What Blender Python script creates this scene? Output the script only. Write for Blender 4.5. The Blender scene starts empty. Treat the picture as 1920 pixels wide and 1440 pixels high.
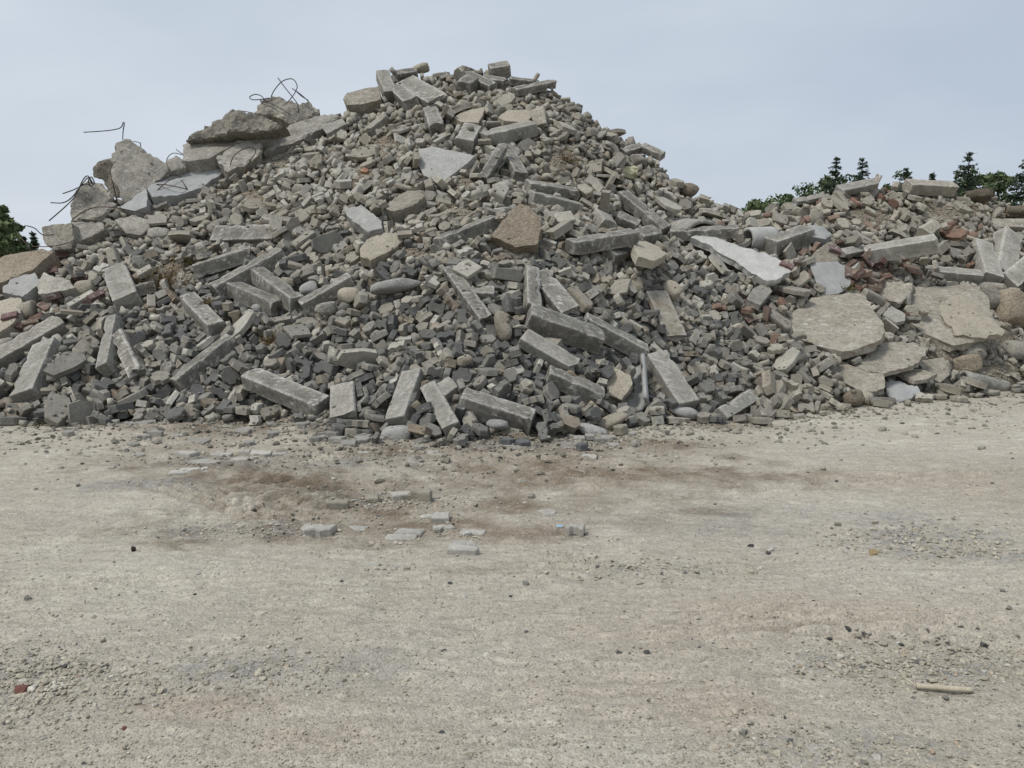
import bpy, bmesh, math, random, zlib, base64
import numpy as np
from mathutils import Vector, Matrix, Quaternion
from mathutils import noise as mn
from mathutils.bvhtree import BVHTree
from mathutils.geometry import delaunay_2d_cdt

random.seed(7)
RNG = np.random.default_rng(11)
SC = bpy.context.scene
COL = SC.collection
R = math.radians

# ------------------------------------------------------------------ camera
F, CX, CY = 1450.0, 960.0, 720.0          # the photograph's focal length and centre, in its pixels
CAM_H = 1.6
PITCH = math.atan(160.0 / F)              # looking slightly down: eye level is at row 560
CAM = Vector((0, 0, CAM_H))
FWD = Vector((0, math.cos(PITCH), -math.sin(PITCH)))
UPV = Vector((0, math.sin(PITCH), math.cos(PITCH)))
cd = bpy.data.cameras.new('camera')
cam = bpy.data.objects.new('camera', cd)
COL.objects.link(cam)
cd.sensor_width = 36.0
cd.lens = 36.0 * F / 1920.0
cd.clip_start, cd.clip_end = 0.1, 3000
cam.location = CAM
cam.rotation_euler = (math.pi / 2 - PITCH, 0, 0)
SC.camera = cam

# ------------------------------------------------------------------ sky, sun, exposure
SUN_EL, SUN_AZ = R(56), R(-128)           # azimuth clockwise from +Y: the light comes from the left, behind the viewer
world = bpy.data.worlds.new('World')
SC.world = world
world.use_nodes = True
nt = world.node_tree
nt.nodes.clear()
N_, L_ = nt.nodes.new, nt.links.new
out = N_('ShaderNodeOutputWorld')
bg = N_('ShaderNodeBackground'); bg.inputs['Strength'].default_value = 0.068
L_(bg.outputs[0], out.inputs[0])
sky = N_('ShaderNodeTexSky'); sky.sky_type = 'NISHITA'; sky.sun_disc = False
sky.sun_elevation = SUN_EL; sky.sun_rotation = SUN_AZ % (2 * math.pi)
sky.dust_density = 3.0; sky.air_density = 1.2
tc = N_('ShaderNodeTexCoord')
sep = N_('ShaderNodeSeparateXYZ'); L_(tc.outputs['Generated'], sep.inputs[0])
mp = N_('ShaderNodeMapping'); mp.inputs['Scale'].default_value = (1.6, 1.6, 4.5)
L_(tc.outputs['Generated'], mp.inputs[0])
nz = N_('ShaderNodeTexNoise'); nz.inputs['Scale'].default_value = 1.3; nz.inputs['Detail'].default_value = 5
nz.inputs['Roughness'].default_value = 0.5
L_(mp.outputs[0], nz.inputs['Vector'])
# thin cloud layer: paler to the left and low, bluer to the right
m1 = N_('ShaderNodeMath'); m1.operation = 'MULTIPLY_ADD'; L_(sep.outputs['X'], m1.inputs[0]); m1.inputs[1].default_value = -0.50; m1.inputs[2].default_value = 0.50
m2 = N_('ShaderNodeMath'); m2.operation = 'MULTIPLY_ADD'; L_(nz.outputs['Fac'], m2.inputs[0]); m2.inputs[1].default_value = 1.5; L_(m1.outputs[0], m2.inputs[2])
m3 = N_('ShaderNodeMath'); m3.operation = 'SUBTRACT'; L_(m2.outputs[0], m3.inputs[0]); m3.inputs[1].default_value = 0.75; m3.use_clamp = True
cr = N_('ShaderNodeValToRGB'); L_(m3.outputs[0], cr.inputs[0])
cr.color_ramp.elements[0].position = 0.1; cr.color_ramp.elements[0].color = (0.48, 0.545, 0.64, 1)
cr.color_ramp.elements[1].position = 0.9; cr.color_ramp.elements[1].color = (0.665, 0.72, 0.785, 1)
sc10 = N_('ShaderNodeVectorMath'); sc10.operation = 'SCALE'; sc10.inputs['Scale'].default_value = 10.0
L_(cr.outputs[0], sc10.inputs[0])
mx = N_('ShaderNodeMix'); mx.data_type = 'RGBA'; mx.inputs[0].default_value = 0.88
L_(sky.outputs[0], mx.inputs[6]); L_(sc10.outputs[0], mx.inputs[7])
L_(mx.outputs[2], bg.inputs['Color'])

sl = bpy.data.lights.new('sun', 'SUN'); sl.energy = 1.5; sl.angle = R(11); sl.color = (1.0, 0.965, 0.91)
sun = bpy.data.objects.new('sun', sl); COL.objects.link(sun)
sdir = Vector((math.sin(SUN_AZ) * math.cos(SUN_EL), math.cos(SUN_AZ) * math.cos(SUN_EL), math.sin(SUN_EL)))
sun.rotation_euler = sdir.to_track_quat('Z', 'Y').to_euler()
sun.location = sdir * 60
SC.view_settings.view_transform = 'Standard'
SC.view_settings.look = 'None'
SC.view_settings.exposure = 0.67
SC.view_settings.gamma = 1.0
SC.view_settings.use_curve_mapping = False

# ------------------------------------------------------------------ helpers
def ray(u, v):
    return (FWD + Vector((1, 0, 0)) * ((u - CX) / F) + UPV * ((CY - v) / F))

def at(u, v, d):
    """point seen at pixel (u, v), d metres ahead (along +Y)"""
    r = ray(u, v)
    return CAM + r * (d / r.y)

def gpt(u, v):
    r = ray(u, v)
    return CAM + r * (-CAM_H / r.z)

def _hash(i, j, k, s):
    n = (i * 73856093) ^ (j * 19349663) ^ (k * 83492791) ^ (s * 2654435761 & 0x7fffffff)
    n = (n ^ (n >> 13)) * 1274126177
    n = n & 0x7fffffff
    n = (n ^ (n >> 16)) * 60493
    return ((n & 0xffffff) / float(0xffffff)) * 2 - 1

def vnoise(x, y, z, s=0):
    xi, yi, zi = np.floor(x).astype(np.int64), np.floor(y).astype(np.int64), np.floor(z).astype(np.int64)
    fx, fy, fz = x - xi, y - yi, z - zi
    fx, fy, fz = [f * f * f * (f * (f * 6 - 15) + 10) for f in (fx, fy, fz)]
    r = 0
    for a in (0, 1):
        wx = fx if a else 1 - fx
        for b in (0, 1):
            wy = fy if b else 1 - fy
            for c in (0, 1):
                wz = fz if c else 1 - fz
                r = r + wx * wy * wz * _hash(xi + a, yi + b, zi + c, s)
    return r

def fbm(x, y, z=None, s=0, octv=4, gain=0.5):
    x = np.asarray(x, float); y = np.asarray(y, float)
    z = np.zeros_like(x) if z is None else np.asarray(z, float)
    t, a = 0, 1.0
    for o in range(octv):
        t = t + a * vnoise(x + 17.3 * o, y - 9.1 * o, z + 3.7 * o, s + o)
        x, y, z, a = x * 2.03, y * 2.03, z * 2.03, a * gain
    return t

def tag(o, label=None, cat=None, group=None, kind=None):
    if label: o['label'] = label
    if cat: o['category'] = cat
    if group: o['group'] = group
    if kind: o['kind'] = kind
    return o

def link(name, me, mat=None, M=None, parent=None):
    o = bpy.data.objects.new(name, me)
    COL.objects.link(o)
    if mat is not None and len(me.materials) == 0:
        me.materials.append(mat)
    if parent is not None: o.parent = parent
    if M is not None: o.matrix_basis = M
    return o

def mesh_np(name, v, f, smooth=False):
    """v (n,3), f (m,3) or (m,4) arrays"""
    me = bpy.data.meshes.new(name)
    v = np.ascontiguousarray(v, dtype=np.float32); f = np.ascontiguousarray(f, dtype=np.int32)
    k = f.shape[1]
    me.vertices.add(len(v)); me.vertices.foreach_set('co', v.ravel())
    me.loops.add(f.size); me.loops.foreach_set('vertex_index', f.ravel())
    me.polygons.add(len(f))
    me.polygons.foreach_set('loop_start', np.arange(0, f.size, k, dtype=np.int32))
    me.polygons.foreach_set('loop_total', np.full(len(f), k, dtype=np.int32))
    me.polygons.foreach_set('use_smooth', np.full(len(f), smooth, dtype=bool))
    me.update(calc_edges=True)
    return me

def mesh_py(name, v, f, smooth=False):
    me = bpy.data.meshes.new(name)
    me.from_pydata([tuple(p) for p in v], [], f)
    if smooth: me.polygons.foreach_set('use_smooth', [True] * len(me.polygons))
    me.update()
    return me

def frame(X, Zhint, P):
    X = X.normalized()
    Z = (Zhint - X * Zhint.dot(X)).normalized()
    Y = Z.cross(X)
    return Matrix(((X.x, Y.x, Z.x, P.x), (X.y, Y.y, Z.y, P.y), (X.z, Y.z, Z.z, P.z), (0, 0, 0, 1)))

# ------------------------------------------------------------------ materials
def new_mat(name):
    m = bpy.data.materials.new(name); m.use_nodes = True
    t = m.node_tree; t.nodes.clear()
    o = t.nodes.new('ShaderNodeOutputMaterial'); b = t.nodes.new('ShaderNodeBsdfPrincipled')
    t.links.new(b.outputs[0], o.inputs[0])
    b.inputs['Roughness'].default_value = 0.9
    b.inputs['Specular IOR Level'].default_value = 0.25
    return m, t, b

def noise_n(t, vec, scale, detail=4, rough=0.55, dist=0.0):
    n = t.nodes.new('ShaderNodeTexNoise'); n.inputs['Scale'].default_value = scale
    n.inputs['Detail'].default_value = detail; n.inputs['Roughness'].default_value = rough
    n.inputs['Distortion'].default_value = dist
    if vec is not None: t.links.new(vec, n.inputs['Vector'])
    return n.outputs['Fac']

def ramp_n(t, fac, p0, p1, c0=(0, 0, 0, 1), c1=(1, 1, 1, 1)):
    r = t.nodes.new('ShaderNodeValToRGB'); t.links.new(fac, r.inputs[0])
    e = r.color_ramp.elements
    e[0].position, e[1].position = p0, p1
    e[0].color, e[1].color = c0, c1
    return r.outputs[0]

def mix_n(t, fac, a, b, mode='MIX'):
    m = t.nodes.new('ShaderNodeMix'); m.data_type = 'RGBA'; m.blend_type = mode
    for sock, val in ((m.inputs[0], fac), (m.inputs[6], a), (m.inputs[7], b)):
        if isinstance(val, (int, float)): sock.default_value = val
        elif isinstance(val, tuple): sock.default_value = val if len(val) == 4 else (*val, 1)
        else: t.links.new(val, sock)
    return m.outputs[2]

def math_n(t, op, a, b=0.0, clamp=False):
    m = t.nodes.new('ShaderNodeMath'); m.operation = op; m.use_clamp = clamp
    for sock, val in ((m.inputs[0], a), (m.inputs[1], b)):
        if isinstance(val, (int, float)): sock.default_value = val
        else: t.links.new(val, sock)
    return m.outputs[0]

def bump_n(t, h, strength, dist, prev=None):
    b = t.nodes.new('ShaderNodeBump'); b.inputs['Strength'].default_value = strength
    b.inputs['Distance'].default_value = dist
    t.links.new(h, b.inputs['Height'])
    if prev is not None: t.links.new(prev, b.inputs['Normal'])
    return b.outputs[0]

def concrete(name, c1, c2, speck=0.35, scrape=0.3, agg=0.0, bump=0.006, stain=0.35, rough=0.92, tint='object', agg_scale=42, agg_cols=None, wear=1.0):
    m, t, b = new_mat(name)
    geo = t.nodes.new('ShaderNodeNewGeometry'); pos = geo.outputs['Position']
    big = noise_n(t, pos, 3.2, 4, 0.6)
    col = mix_n(t, ramp_n(t, big, 0.32, 0.68), (*c1, 1), (*c2, 1))
    med = noise_n(t, pos, 17, 5, 0.65)
    col = mix_n(t, stain, col, ramp_n(t, med, 0.3, 0.7, (0.5, 0.49, 0.47, 1), (1.3, 1.29, 1.26, 1)), 'MULTIPLY')
    fine = noise_n(t, pos, 85, 3, 0.7)
    col = mix_n(t, speck, col, ramp_n(t, fine, 0.33, 0.67, (0.35, 0.35, 0.35, 1), (1.55, 1.55, 1.52, 1)), 'MULTIPLY')
    nrm = None
    if agg > 0:
        vo = t.nodes.new('ShaderNodeTexVoronoi'); vo.inputs['Scale'].default_value = agg_scale
        t.links.new(pos, vo.inputs['Vector'])
        hv = ramp_n(t, vo.outputs['Distance'], 0.15, 0.75, (1, 1, 1, 1), (0, 0, 0, 1))
        sepc = t.nodes.new('ShaderNodeSeparateColor'); t.links.new(vo.outputs['Color'], sepc.inputs[0])
        ac = agg_cols or ((0.20, 0.18, 0.15, 1), (0.55, 0.51, 0.44, 1))
        pc = ramp_n(t, sepc.outputs[0], 0.05, 0.95, ac[0], ac[1])
        col = mix_n(t, math_n(t, 'MULTIPLY', hv, agg), col, pc)
        nrm = bump_n(t, hv, 0.6 * agg, 0.01)
    if scrape > 0:
        # pale scuffs where pieces rubbed against each other
        ma = t.nodes.new('ShaderNodeMapping'); ma.inputs['Scale'].default_value = (9, 34, 14); ma.inputs['Rotation'].default_value = (0.6, 0.4, 0.9)
        t.links.new(pos, ma.inputs[0])
        sc_ = noise_n(t, ma.outputs[0], 1.0, 4, 0.6, 0.6)
        msk = math_n(t, 'MULTIPLY', ramp_n(t, sc_, 0.555, 0.625), ramp_n(t, noise_n(t, pos, 4.5, 2), 0.38, 0.56))
        col = mix_n(t, math_n(t, 'MULTIPLY', msk, scrape), col, (0.50, 0.485, 0.45, 1))
    wa = t.nodes.new('ShaderNodeAttribute'); wa.attribute_name = 'wear'      # rubbed, paler arrises
    wm = math_n(t, 'MULTIPLY', math_n(t, 'POWER', wa.outputs['Fac'], 5.0), ramp_n(t, noise_n(t, pos, 23, 3, .7), .36, .60))
    if wear < 1: col = mix_n(t, math_n(t, 'MULTIPLY', wm, wear), col, mix_n(t, 1.0, col, (1.75, 1.73, 1.68, 1), 'MULTIPLY'))
    else: col = mix_n(t, math_n(t, 'MULTIPLY', wm, .75), col, (0.46, 0.445, 0.41, 1))
    if tint == 'object':
        oi = t.nodes.new('ShaderNodeObjectInfo')
        col = mix_n(t, 1.0, col, oi.outputs['Color'], 'MULTIPLY')
    elif tint == 'attr':
        at_ = t.nodes.new('ShaderNodeAttribute'); at_.attribute_name = 'tint'
        col = mix_n(t, 1.0, col, at_.outputs['Color'], 'MULTIPLY')
    t.links.new(col, b.inputs['Base Color'])
    b.inputs['Roughness'].default_value = rough
    h2 = noise_n(t, pos, 60, 5, 0.7)
    nrm = bump_n(t, h2, 0.55, bump, nrm)
    t.links.new(nrm, b.inputs['Normal'])
    return m

MAT = {}
MAT['kerb'] = concrete('kerb_concrete', (0.135, 0.13, 0.116), (0.255, 0.246, 0.219), scrape=0.7, stain=0.7, bump=0.008)
MAT['kerb_pale'] = concrete('pale_concrete', (0.24, 0.233, 0.205), (0.36, 0.35, 0.315), scrape=0.6, stain=0.55, bump=0.008)
MAT['kerb_dark'] = concrete('dark_concrete', (0.115, 0.112, 0.10), (0.19, 0.182, 0.16), scrape=0.35)
MAT['tan'] = concrete('tan_concrete', (0.27, 0.245, 0.20), (0.40, 0.37, 0.318), speck=0.4, scrape=0.8, stain=0.65, bump=0.014)
MAT['blue'] = concrete('blue_grey_concrete', (0.29, 0.297, 0.298), (0.375, 0.382, 0.378), speck=0.15, scrape=0.35, stain=0.2)
MAT['white'] = concrete('whitish_concrete', (0.38, 0.38, 0.365), (0.50, 0.50, 0.48), speck=0.2, scrape=0.6, stain=0.25)
MAT['rough'] = concrete('broken_concrete', (0.20, 0.192, 0.17), (0.34, 0.327, 0.29), speck=0.45, scrape=0.5, agg=0.45, agg_scale=30, bump=0.012)
MAT['rough_dark'] = concrete('weathered_concrete', (0.13, 0.125, 0.11), (0.26, 0.245, 0.21), speck=0.45, scrape=0.15, agg=0.4, agg_scale=30, bump=0.014, stain=0.55)
MAT['agg'] = concrete('exposed_aggregate', (0.30, 0.27, 0.21), (0.38, 0.345, 0.275), speck=0.4, scrape=0.1, agg=0.8, agg_scale=78, bump=0.01)
MAT['agg_brown'] = concrete('brown_aggregate', (0.185, 0.155, 0.115), (0.255, 0.22, 0.17), speck=0.4, scrape=0.0, agg=0.8, agg_scale=40, bump=0.015, agg_cols=((0.09, 0.073, 0.055, 1), (0.36, 0.315, 0.25, 1)))
MAT['agg_grey'] = concrete('grey_aggregate', (0.31, 0.31, 0.295), (0.40, 0.40, 0.385), speck=0.35, scrape=0.1, agg=0.7, agg_scale=85, bump=0.01, agg_cols=((0.16, 0.16, 0.15, 1), (0.58, 0.57, 0.55, 1)))
MAT['paver'] = concrete('paver_concrete', (0.8, 0.79, 0.76), (1.05, 1.04, 1.0), speck=0.33, scrape=0.0, stain=0.45, bump=0.005, wear=0.9)
MAT['paver_many'] = concrete('paver_concrete_many', (0.8, 0.79, 0.76), (1.05, 1.04, 1.0), speck=0.33, scrape=0.0, stain=0.45, bump=0.005, tint='attr', wear=0.9)
MAT['brick'] = concrete('red_brick', (0.125, 0.078, 0.063), (0.20, 0.135, 0.112), speck=0.35, scrape=0.5, stain=0.4)

def plain(name, col, rough=0.6, spec=0.3, metal=0.0, var=0.3, scale=20):
    m, t, b = new_mat(name)
    geo = t.nodes.new('ShaderNodeNewGeometry')
    n = noise_n(t, geo.outputs['Position'], scale, 4, 0.6)
    c = mix_n(t, n, tuple(x * (1 - var) for x in col), tuple(min(1, x * (1 + var)) for x in col))
    t.links.new(c, b.inputs['Base Color'])
    b.inputs['Roughness'].default_value = rough; b.inputs['Metallic'].default_value = metal
    b.inputs['Specular IOR Level'].default_value = spec
    return m
MAT['rebar'] = plain('rusty_steel', (0.075, 0.048, 0.036), 0.8, 0.3, 0.0, 0.5, 30)
MAT['rebar_grey'] = plain('grey_steel_wire', (0.06, 0.058, 0.06), 0.6, 0.4, 0.0, 0.4, 30)
MAT['weed'] = plain('dry_weed', (0.15, 0.105, 0.05), 0.9, 0.1, 0, 0.5, 40)
MAT['weed_green'] = plain('olive_weed', (0.11, 0.095, 0.04), 0.9, 0.1, 0, 0.5, 40)
MAT['foam'] = plain('yellow_foam', (0.46, 0.44, 0.30), 0.95, 0.1, 0, 0.15, 30)
MAT['plastic'] = plain('blue_plastic', (0.28, 0.42, 0.55), 0.5, 0.4, 0, 0.1, 10)
MAT['wood'] = plain('bleached_wood', (0.42, 0.38, 0.29), 0.9, 0.15, 0, 0.35, 35)
MAT['bark'] = plain('bark', (0.07, 0.055, 0.04), 0.95, 0.1, 0, 0.4, 4)

def leaf_mat(name, c0, c1):
    m, t, b = new_mat(name)
    a = t.nodes.new('ShaderNodeAttribute'); a.attribute_name = 'leaf_tone'
    c = mix_n(t, a.outputs['Fac'], (*c0, 1), (*c1, 1))
    t.links.new(c, b.inputs['Base Color'])
    b.inputs['Roughness'].default_value = 0.75
    return m
MAT['leaf'] = leaf_mat('broad_leaves', (0.045, 0.068, 0.03), (0.13, 0.17, 0.075))
MAT['needle'] = leaf_mat('needles', (0.034, 0.055, 0.039), (0.082, 0.114, 0.074))
# ------------------------------------------------------------------ ground: one sheet to the horizon
def graded(segs):
    a = [segs[0][0]]
    for x0, x1, st0, st1 in segs:
        x, st = x0, st0
        n = max(2, int(round(abs(x1 - x0) / ((st0 + st1) / 2))))
        t = np.linspace(0, 1, n + 1)[1:]
        r = st1 / st0
        w = (r ** t - 1) / (r - 1) if abs(r - 1) > 1e-3 else t
        a.extend(list(x0 + (x1 - x0) * w))
    return np.array(a)

gx_half = graded([(0, 3.2, .03, .032), (3.2, 8.5, .034, .07), (8.5, 20, .08, 1.2), (20, 420, 2, 80)])
gx = np.concatenate([-gx_half[::-1], gx_half[1:]])
gy = graded([(-300, -8, 60, 2), (-8, 1.6, 1.2, .06), (1.6, 6, .012, .016), (6, 10.5, .018, .04), (10.5, 15, .05, .1), (15, 40, .2, 3), (40, 900, 5, 120)])
GX, GY = np.meshgrid(gx, gy)
X, Y = GX.ravel(), GY.ravel()

def px_mask(X, Y, u, v, ru, rv, soft=1.0, rot=0.0):
    """soft elliptical patch on the ground, given where the photograph shows it"""
    c = gpt(u, v); a = (gpt(u + ru, v) - c).length
    b = abs(gpt(u, v - rv).y - gpt(u, v + rv).y) / 2
    dx, dy = X - c.x, Y - c.y
    cs, sn = math.cos(rot), math.sin(rot)
    q = ((dx * cs + dy * sn) / a) ** 2 + ((-dx * sn + dy * cs) / b) ** 2
    return np.exp(-q * soft)

def patch_sum(spec):
    t = np.zeros_like(X)
    for s in spec: t = np.maximum(t, s[4] * px_mask(X, Y, *s[:4]))
    return t

wob = fbm(X * .9, Y * .9, None, 3, 4)
wob2 = fbm(X * 3.1, Y * 3.1, None, 5, 4)
brown = patch_sum([(560, 905, 260, 40, 1), (900, 850, 300, 25, .9), (700, 985, 420, 25, .8), (1000, 940, 200, 20, .7), (420, 880, 170, 16, .95),
                   (1280, 880, 130, 14, .7), (1190, 835, 170, 18, .8), (350, 1010, 150, 16, .55), (900, 1075, 170, 14, .35), (1330, 960, 90, 10, .6),
                   (1480, 895, 180, 14, .7), (1330, 800, 120, 14, .8), (420, 815, 240, 24, .75), (620, 815, 120, 20, .8), (1000, 880, 420, 46, .75), (640, 930, 330, 50, .85), (300, 870, 200, 24, .5), (760, 830, 200, 20, .6), (430, 800, 260, 30, .6), (1230, 830, 90, 14, .7)])
white = patch_sum([(360, 945, 190, 24, 1), (40, 870, 130, 34, .9), (120, 1010, 170, 30, .6), (1620, 790, 260, 10, 1), (1460, 815, 130, 10, .9), (1850, 800, 200, 26, .6),
                   (700, 890, 160, 9, .7), (850, 870, 130, 7, .5), (1300, 815, 50, 9, .9), (700, 1100, 380, 36, .45), (250, 1090, 320, 50, .4), (1600, 830, 90, 8, .8), (1380, 935, 260, 18, .35)])
gravelm = patch_sum([(1700, 1010, 150, 22, 1), (1800, 1040, 110, 14, .8), (1240, 1065, 150, 14, .7), (1760, 1245, 130, 34, 1), (1600, 1240, 90, 24, .6), (100, 1270, 130, 42, 1), (20, 1310, 90, 30, .8),
                     (480, 1260, 160, 34, .6), (1550, 1400, 200, 30, .5), (740, 1250, 100, 26, .5), (250, 915, 130, 12, .6), (1450, 975, 300, 30, .4), (960, 835, 160, 10, .8), (560, 870, 260, 12, .5), (740, 925, 130, 12, .6), (450, 985, 130, 14, .6)])
pink = patch_sum([(390, 1325, 150, 26, 1), (1350, 1330, 170, 50, .7), (1130, 1290, 220, 60, .5), (1500, 1140, 420, 36, .6), (1720, 900, 200, 24, .5), (600, 1390, 220, 40, .5), (1200, 1180, 300, 50, .4), (950, 990, 160, 14, .4)])

# relief: soft undulation, churned earth, tyre and track prints
H = .018 * wob + .007 * fbm(X * 4.5, Y * 4.5, None, 9, 4) + .0055 * fbm(X * 11, Y * 18, None, 13, 3) + .004 * fbm(X * 34, Y * 50, None, 15, 2)
H += .012 * np.clip((Y - 4.5) / 2, 0, 1) * fbm(X * 1.3, Y * 9, None, 61, 3) + .005 * fbm(X * 3.5, Y * 17, None, 63, 3)
H += -.05 * px_mask(X, Y, 640, 960, 420, 70) + .03 * px_mask(X, Y, 1150, 900, 300, 30)
H += .07 * px_mask(X, Y, 430, 818, 230, 22) + .06 * px_mask(X, Y, 600, 822, 110, 18) + .05 * px_mask(X, Y, 1250, 812, 90, 14) + .05 * px_mask(X, Y, 240, 812, 120, 14)
churn = np.clip(brown + .25 * wob2, 0, 1)
H += churn * (.034 * np.abs(fbm(X * 7, Y * 9, None, 21, 3)) + .011 * fbm(X * 16, Y * 30, None, 23, 2))
H += gravelm * .004 * fbm(X * 60, Y * 60, None, 25, 2)
TRACK_SHADE = np.zeros_like(X)  # hollows of the prints, later darkened as painted shade
# lug prints in arcs where a machine turned
for (u, v, ru, rv, cu, cv, per, amp) in ((560, 915, 130, 34, 560, 1060, .16, .045), (980, 865, 170, 26, 700, 1000, .17, .03), (1090, 900, 120, 22, 1000, 1100, .15, .03), (620, 850, 110, 12, 300, 1000, .16, .03), (1040, 1060, 130, 24, 900, 1300, .12, .016)):
    c = gpt(cu, cv); rr = np.hypot(X - c.x, Y - c.y) + .05 * wob2
    m = np.clip(px_mask(X, Y, u, v, ru, rv) * 1.6 - .25, 0, 1)
    TRACK_SHADE = np.maximum(TRACK_SHADE, m * np.clip(-np.sin(rr * 2 * math.pi / per), 0, 1))
    H += amp * m * np.tanh(2.2 * np.sin(rr * 2 * math.pi / per)) * (.6 + .4 * np.clip(1 + fbm(X * 6, Y * 6, None, 31, 2), 0, 1))
# long parallel tyre grooves
for (u0, v0, u1, v1, half, n, amp) in ((1240, 1140, 2000, 1196, .24, 4, .018), (1100, 1200, 1700, 1150, .10, 2, .012), (-100, 1120, 600, 1060, .12, 3, .012), (1350, 925, 2000, 870, .14, 3, .02), (200, 900, 700, 985, .2, 4, .02), (880, 1000, 1300, 1100, .12, 3, .014)):
    A, B = gpt(u0, v0), gpt(u1, v1); D = (B - A); Ld = D.length; D /= Ld
    s = (X - A.x) * D.x + (Y - A.y) * D.y; q = -(X - A.x) * D.y + (Y - A.y) * D.x + .05 * fbm(X * .7, Y * .7, None, 41, 2)
    m = np.clip((half - np.abs(q)) / .06, 0, 1) * np.clip(s / .6, 0, 1) * np.clip((Ld - s) / .6, 0, 1)
    lug = .5 + .5 * np.tanh(3 * np.sin(s * 2 * math.pi / .055))
    TRACK_SHADE = np.maximum(TRACK_SHADE, m * np.clip(-np.sin(q / half * math.pi * n), 0, 1) * (.55 + .45 * lug))
    H += m * amp * (np.sin(q / half * math.pi * n) + .35 * lug * np.sign(np.sin(q / half * math.pi * n)))
near = np.clip((30 - np.hypot(X, Y - 6)) / 15, 0, 1)
H *= near
nxg, nyg = len(gx), len(gy)
idx = np.arange(nxg * nyg).reshape(nyg, nxg)
quads = np.stack([idx[:-1, :-1], idx[:-1, 1:], idx[1:, 1:], idx[1:, :-1]], -1).reshape(-1, 4)
me = mesh_np('ground', np.stack([X, Y, H], 1), quads, True)
for nm, arr in (('brown', np.clip(brown * 1.0 + .42 * wob2 * (brown > .12), 0, 1)), ('white', np.clip(white + .5 * wob2 * (white > .1), 0, 1)), ('gravel', np.clip(gravelm + .4 * wob2 * (gravelm > .1), 0, 1)), ('pink', pink), ('track', TRACK_SHADE ** 2.2 * np.clip(.85 + .5 * wob2, 0, 1))):
    a = me.attributes.new(nm, 'FLOAT', 'POINT'); a.data.foreach_set('value', arr.astype(np.float32))

def ground_mat():
    m, t, b = new_mat('dusty_gravel_ground')
    geo = t.nodes.new('ShaderNodeNewGeometry'); pos = geo.outputs['Position']
    def att(n):
        a = t.nodes.new('ShaderNodeAttribute'); a.attribute_name = n; return a.outputs['Fac']
    big = noise_n(t, pos, .55, 5, .6)
    col = mix_n(t, ramp_n(t, big, .35, .65), (.410, .376, .316, 1), (.485, .453, .392, 1))
    n2 = noise_n(t, pos, 5.5, 6, .65)
    br = math_n(t, 'MULTIPLY', att('brown'), ramp_n(t, n2, .20, .48))
    col = mix_n(t, br, col, (.192, .155, .115, 1))
    col = mix_n(t, math_n(t, 'MULTIPLY', att('pink'), .55), col, (.40, .325, .265, 1))
    gm = math_n(t, 'MULTIPLY', att('gravel'), ramp_n(t, noise_n(t, pos, 9, 4), .3, .6))
    col = mix_n(t, gm, col, (.285, .285, .275, 1))
    col = mix_n(t, math_n(t, 'MULTIPLY', att('white'), ramp_n(t, noise_n(t, pos, 4, 5, .7), .38, .66)), col, (.54, .515, .445, 1))
    stretch = t.nodes.new('ShaderNodeMapping'); stretch.inputs['Scale'].default_value = (5, 15, 9); t.links.new(pos, stretch.inputs[0])
    streak = noise_n(t, stretch.outputs[0], 1.0, 6, .7, .5)       # noise drawn out sideways, varies the ground's tone and bumps
    col = mix_n(t, .4, col, ramp_n(t, streak, .32, .68, (.55, .53, .5, 1), (1.3, 1.29, 1.27, 1)), 'MULTIPLY')
    col = mix_n(t, .4, col, ramp_n(t, noise_n(t, pos, 26, 5, .7), .3, .7, (.55, .53, .5, 1), (1.3, 1.3, 1.28, 1)), 'MULTIPLY')
    col = mix_n(t, math_n(t, 'MULTIPLY', att('track'), .95, True), col, mix_n(t, 1.0, col, (.46, .42, .37, 1), 'MULTIPLY'))      # shade of the print grooves put into the ground colour
    vo = t.nodes.new('ShaderNodeTexVoronoi'); vo.inputs['Scale'].default_value = 105; t.links.new(pos, vo.inputs['Vector'])
    sc = t.nodes.new('ShaderNodeSeparateColor'); t.links.new(vo.outputs['Color'], sc.inputs[0])
    grit = ramp_n(t, sc.outputs[0], .0, 1.0, (.68, .67, .66, 1), (1.24, 1.24, 1.23, 1))
    col = mix_n(t, .55, col, grit, 'MULTIPLY')
    t.links.new(col, b.inputs['Base Color'])
    b.inputs['Roughness'].default_value = .97; b.inputs['Specular IOR Level'].default_value = .12
    h = ramp_n(t, vo.outputs['Distance'], .1, .8, (1, 1, 1, 1), (0, 0, 0, 1))
    nrm = bump_n(t, h, .45, .007)
    nrm = bump_n(t, noise_n(t, pos, 34, 5, .7), .6, .016, nrm)
    nrm = bump_n(t, streak, .6, .03, nrm)
    t.links.new(nrm, b.inputs['Normal'])
    return m
MAT['ground'] = ground_mat()
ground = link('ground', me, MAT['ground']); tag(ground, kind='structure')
GH = H.reshape(nyg, nxg)
def gz(x, y):
    i = int(np.clip(np.searchsorted(gx, x), 1, nxg - 1)); j = int(np.clip(np.searchsorted(gy, y), 1, nyg - 1))
    return float(GH[j, i])

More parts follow.
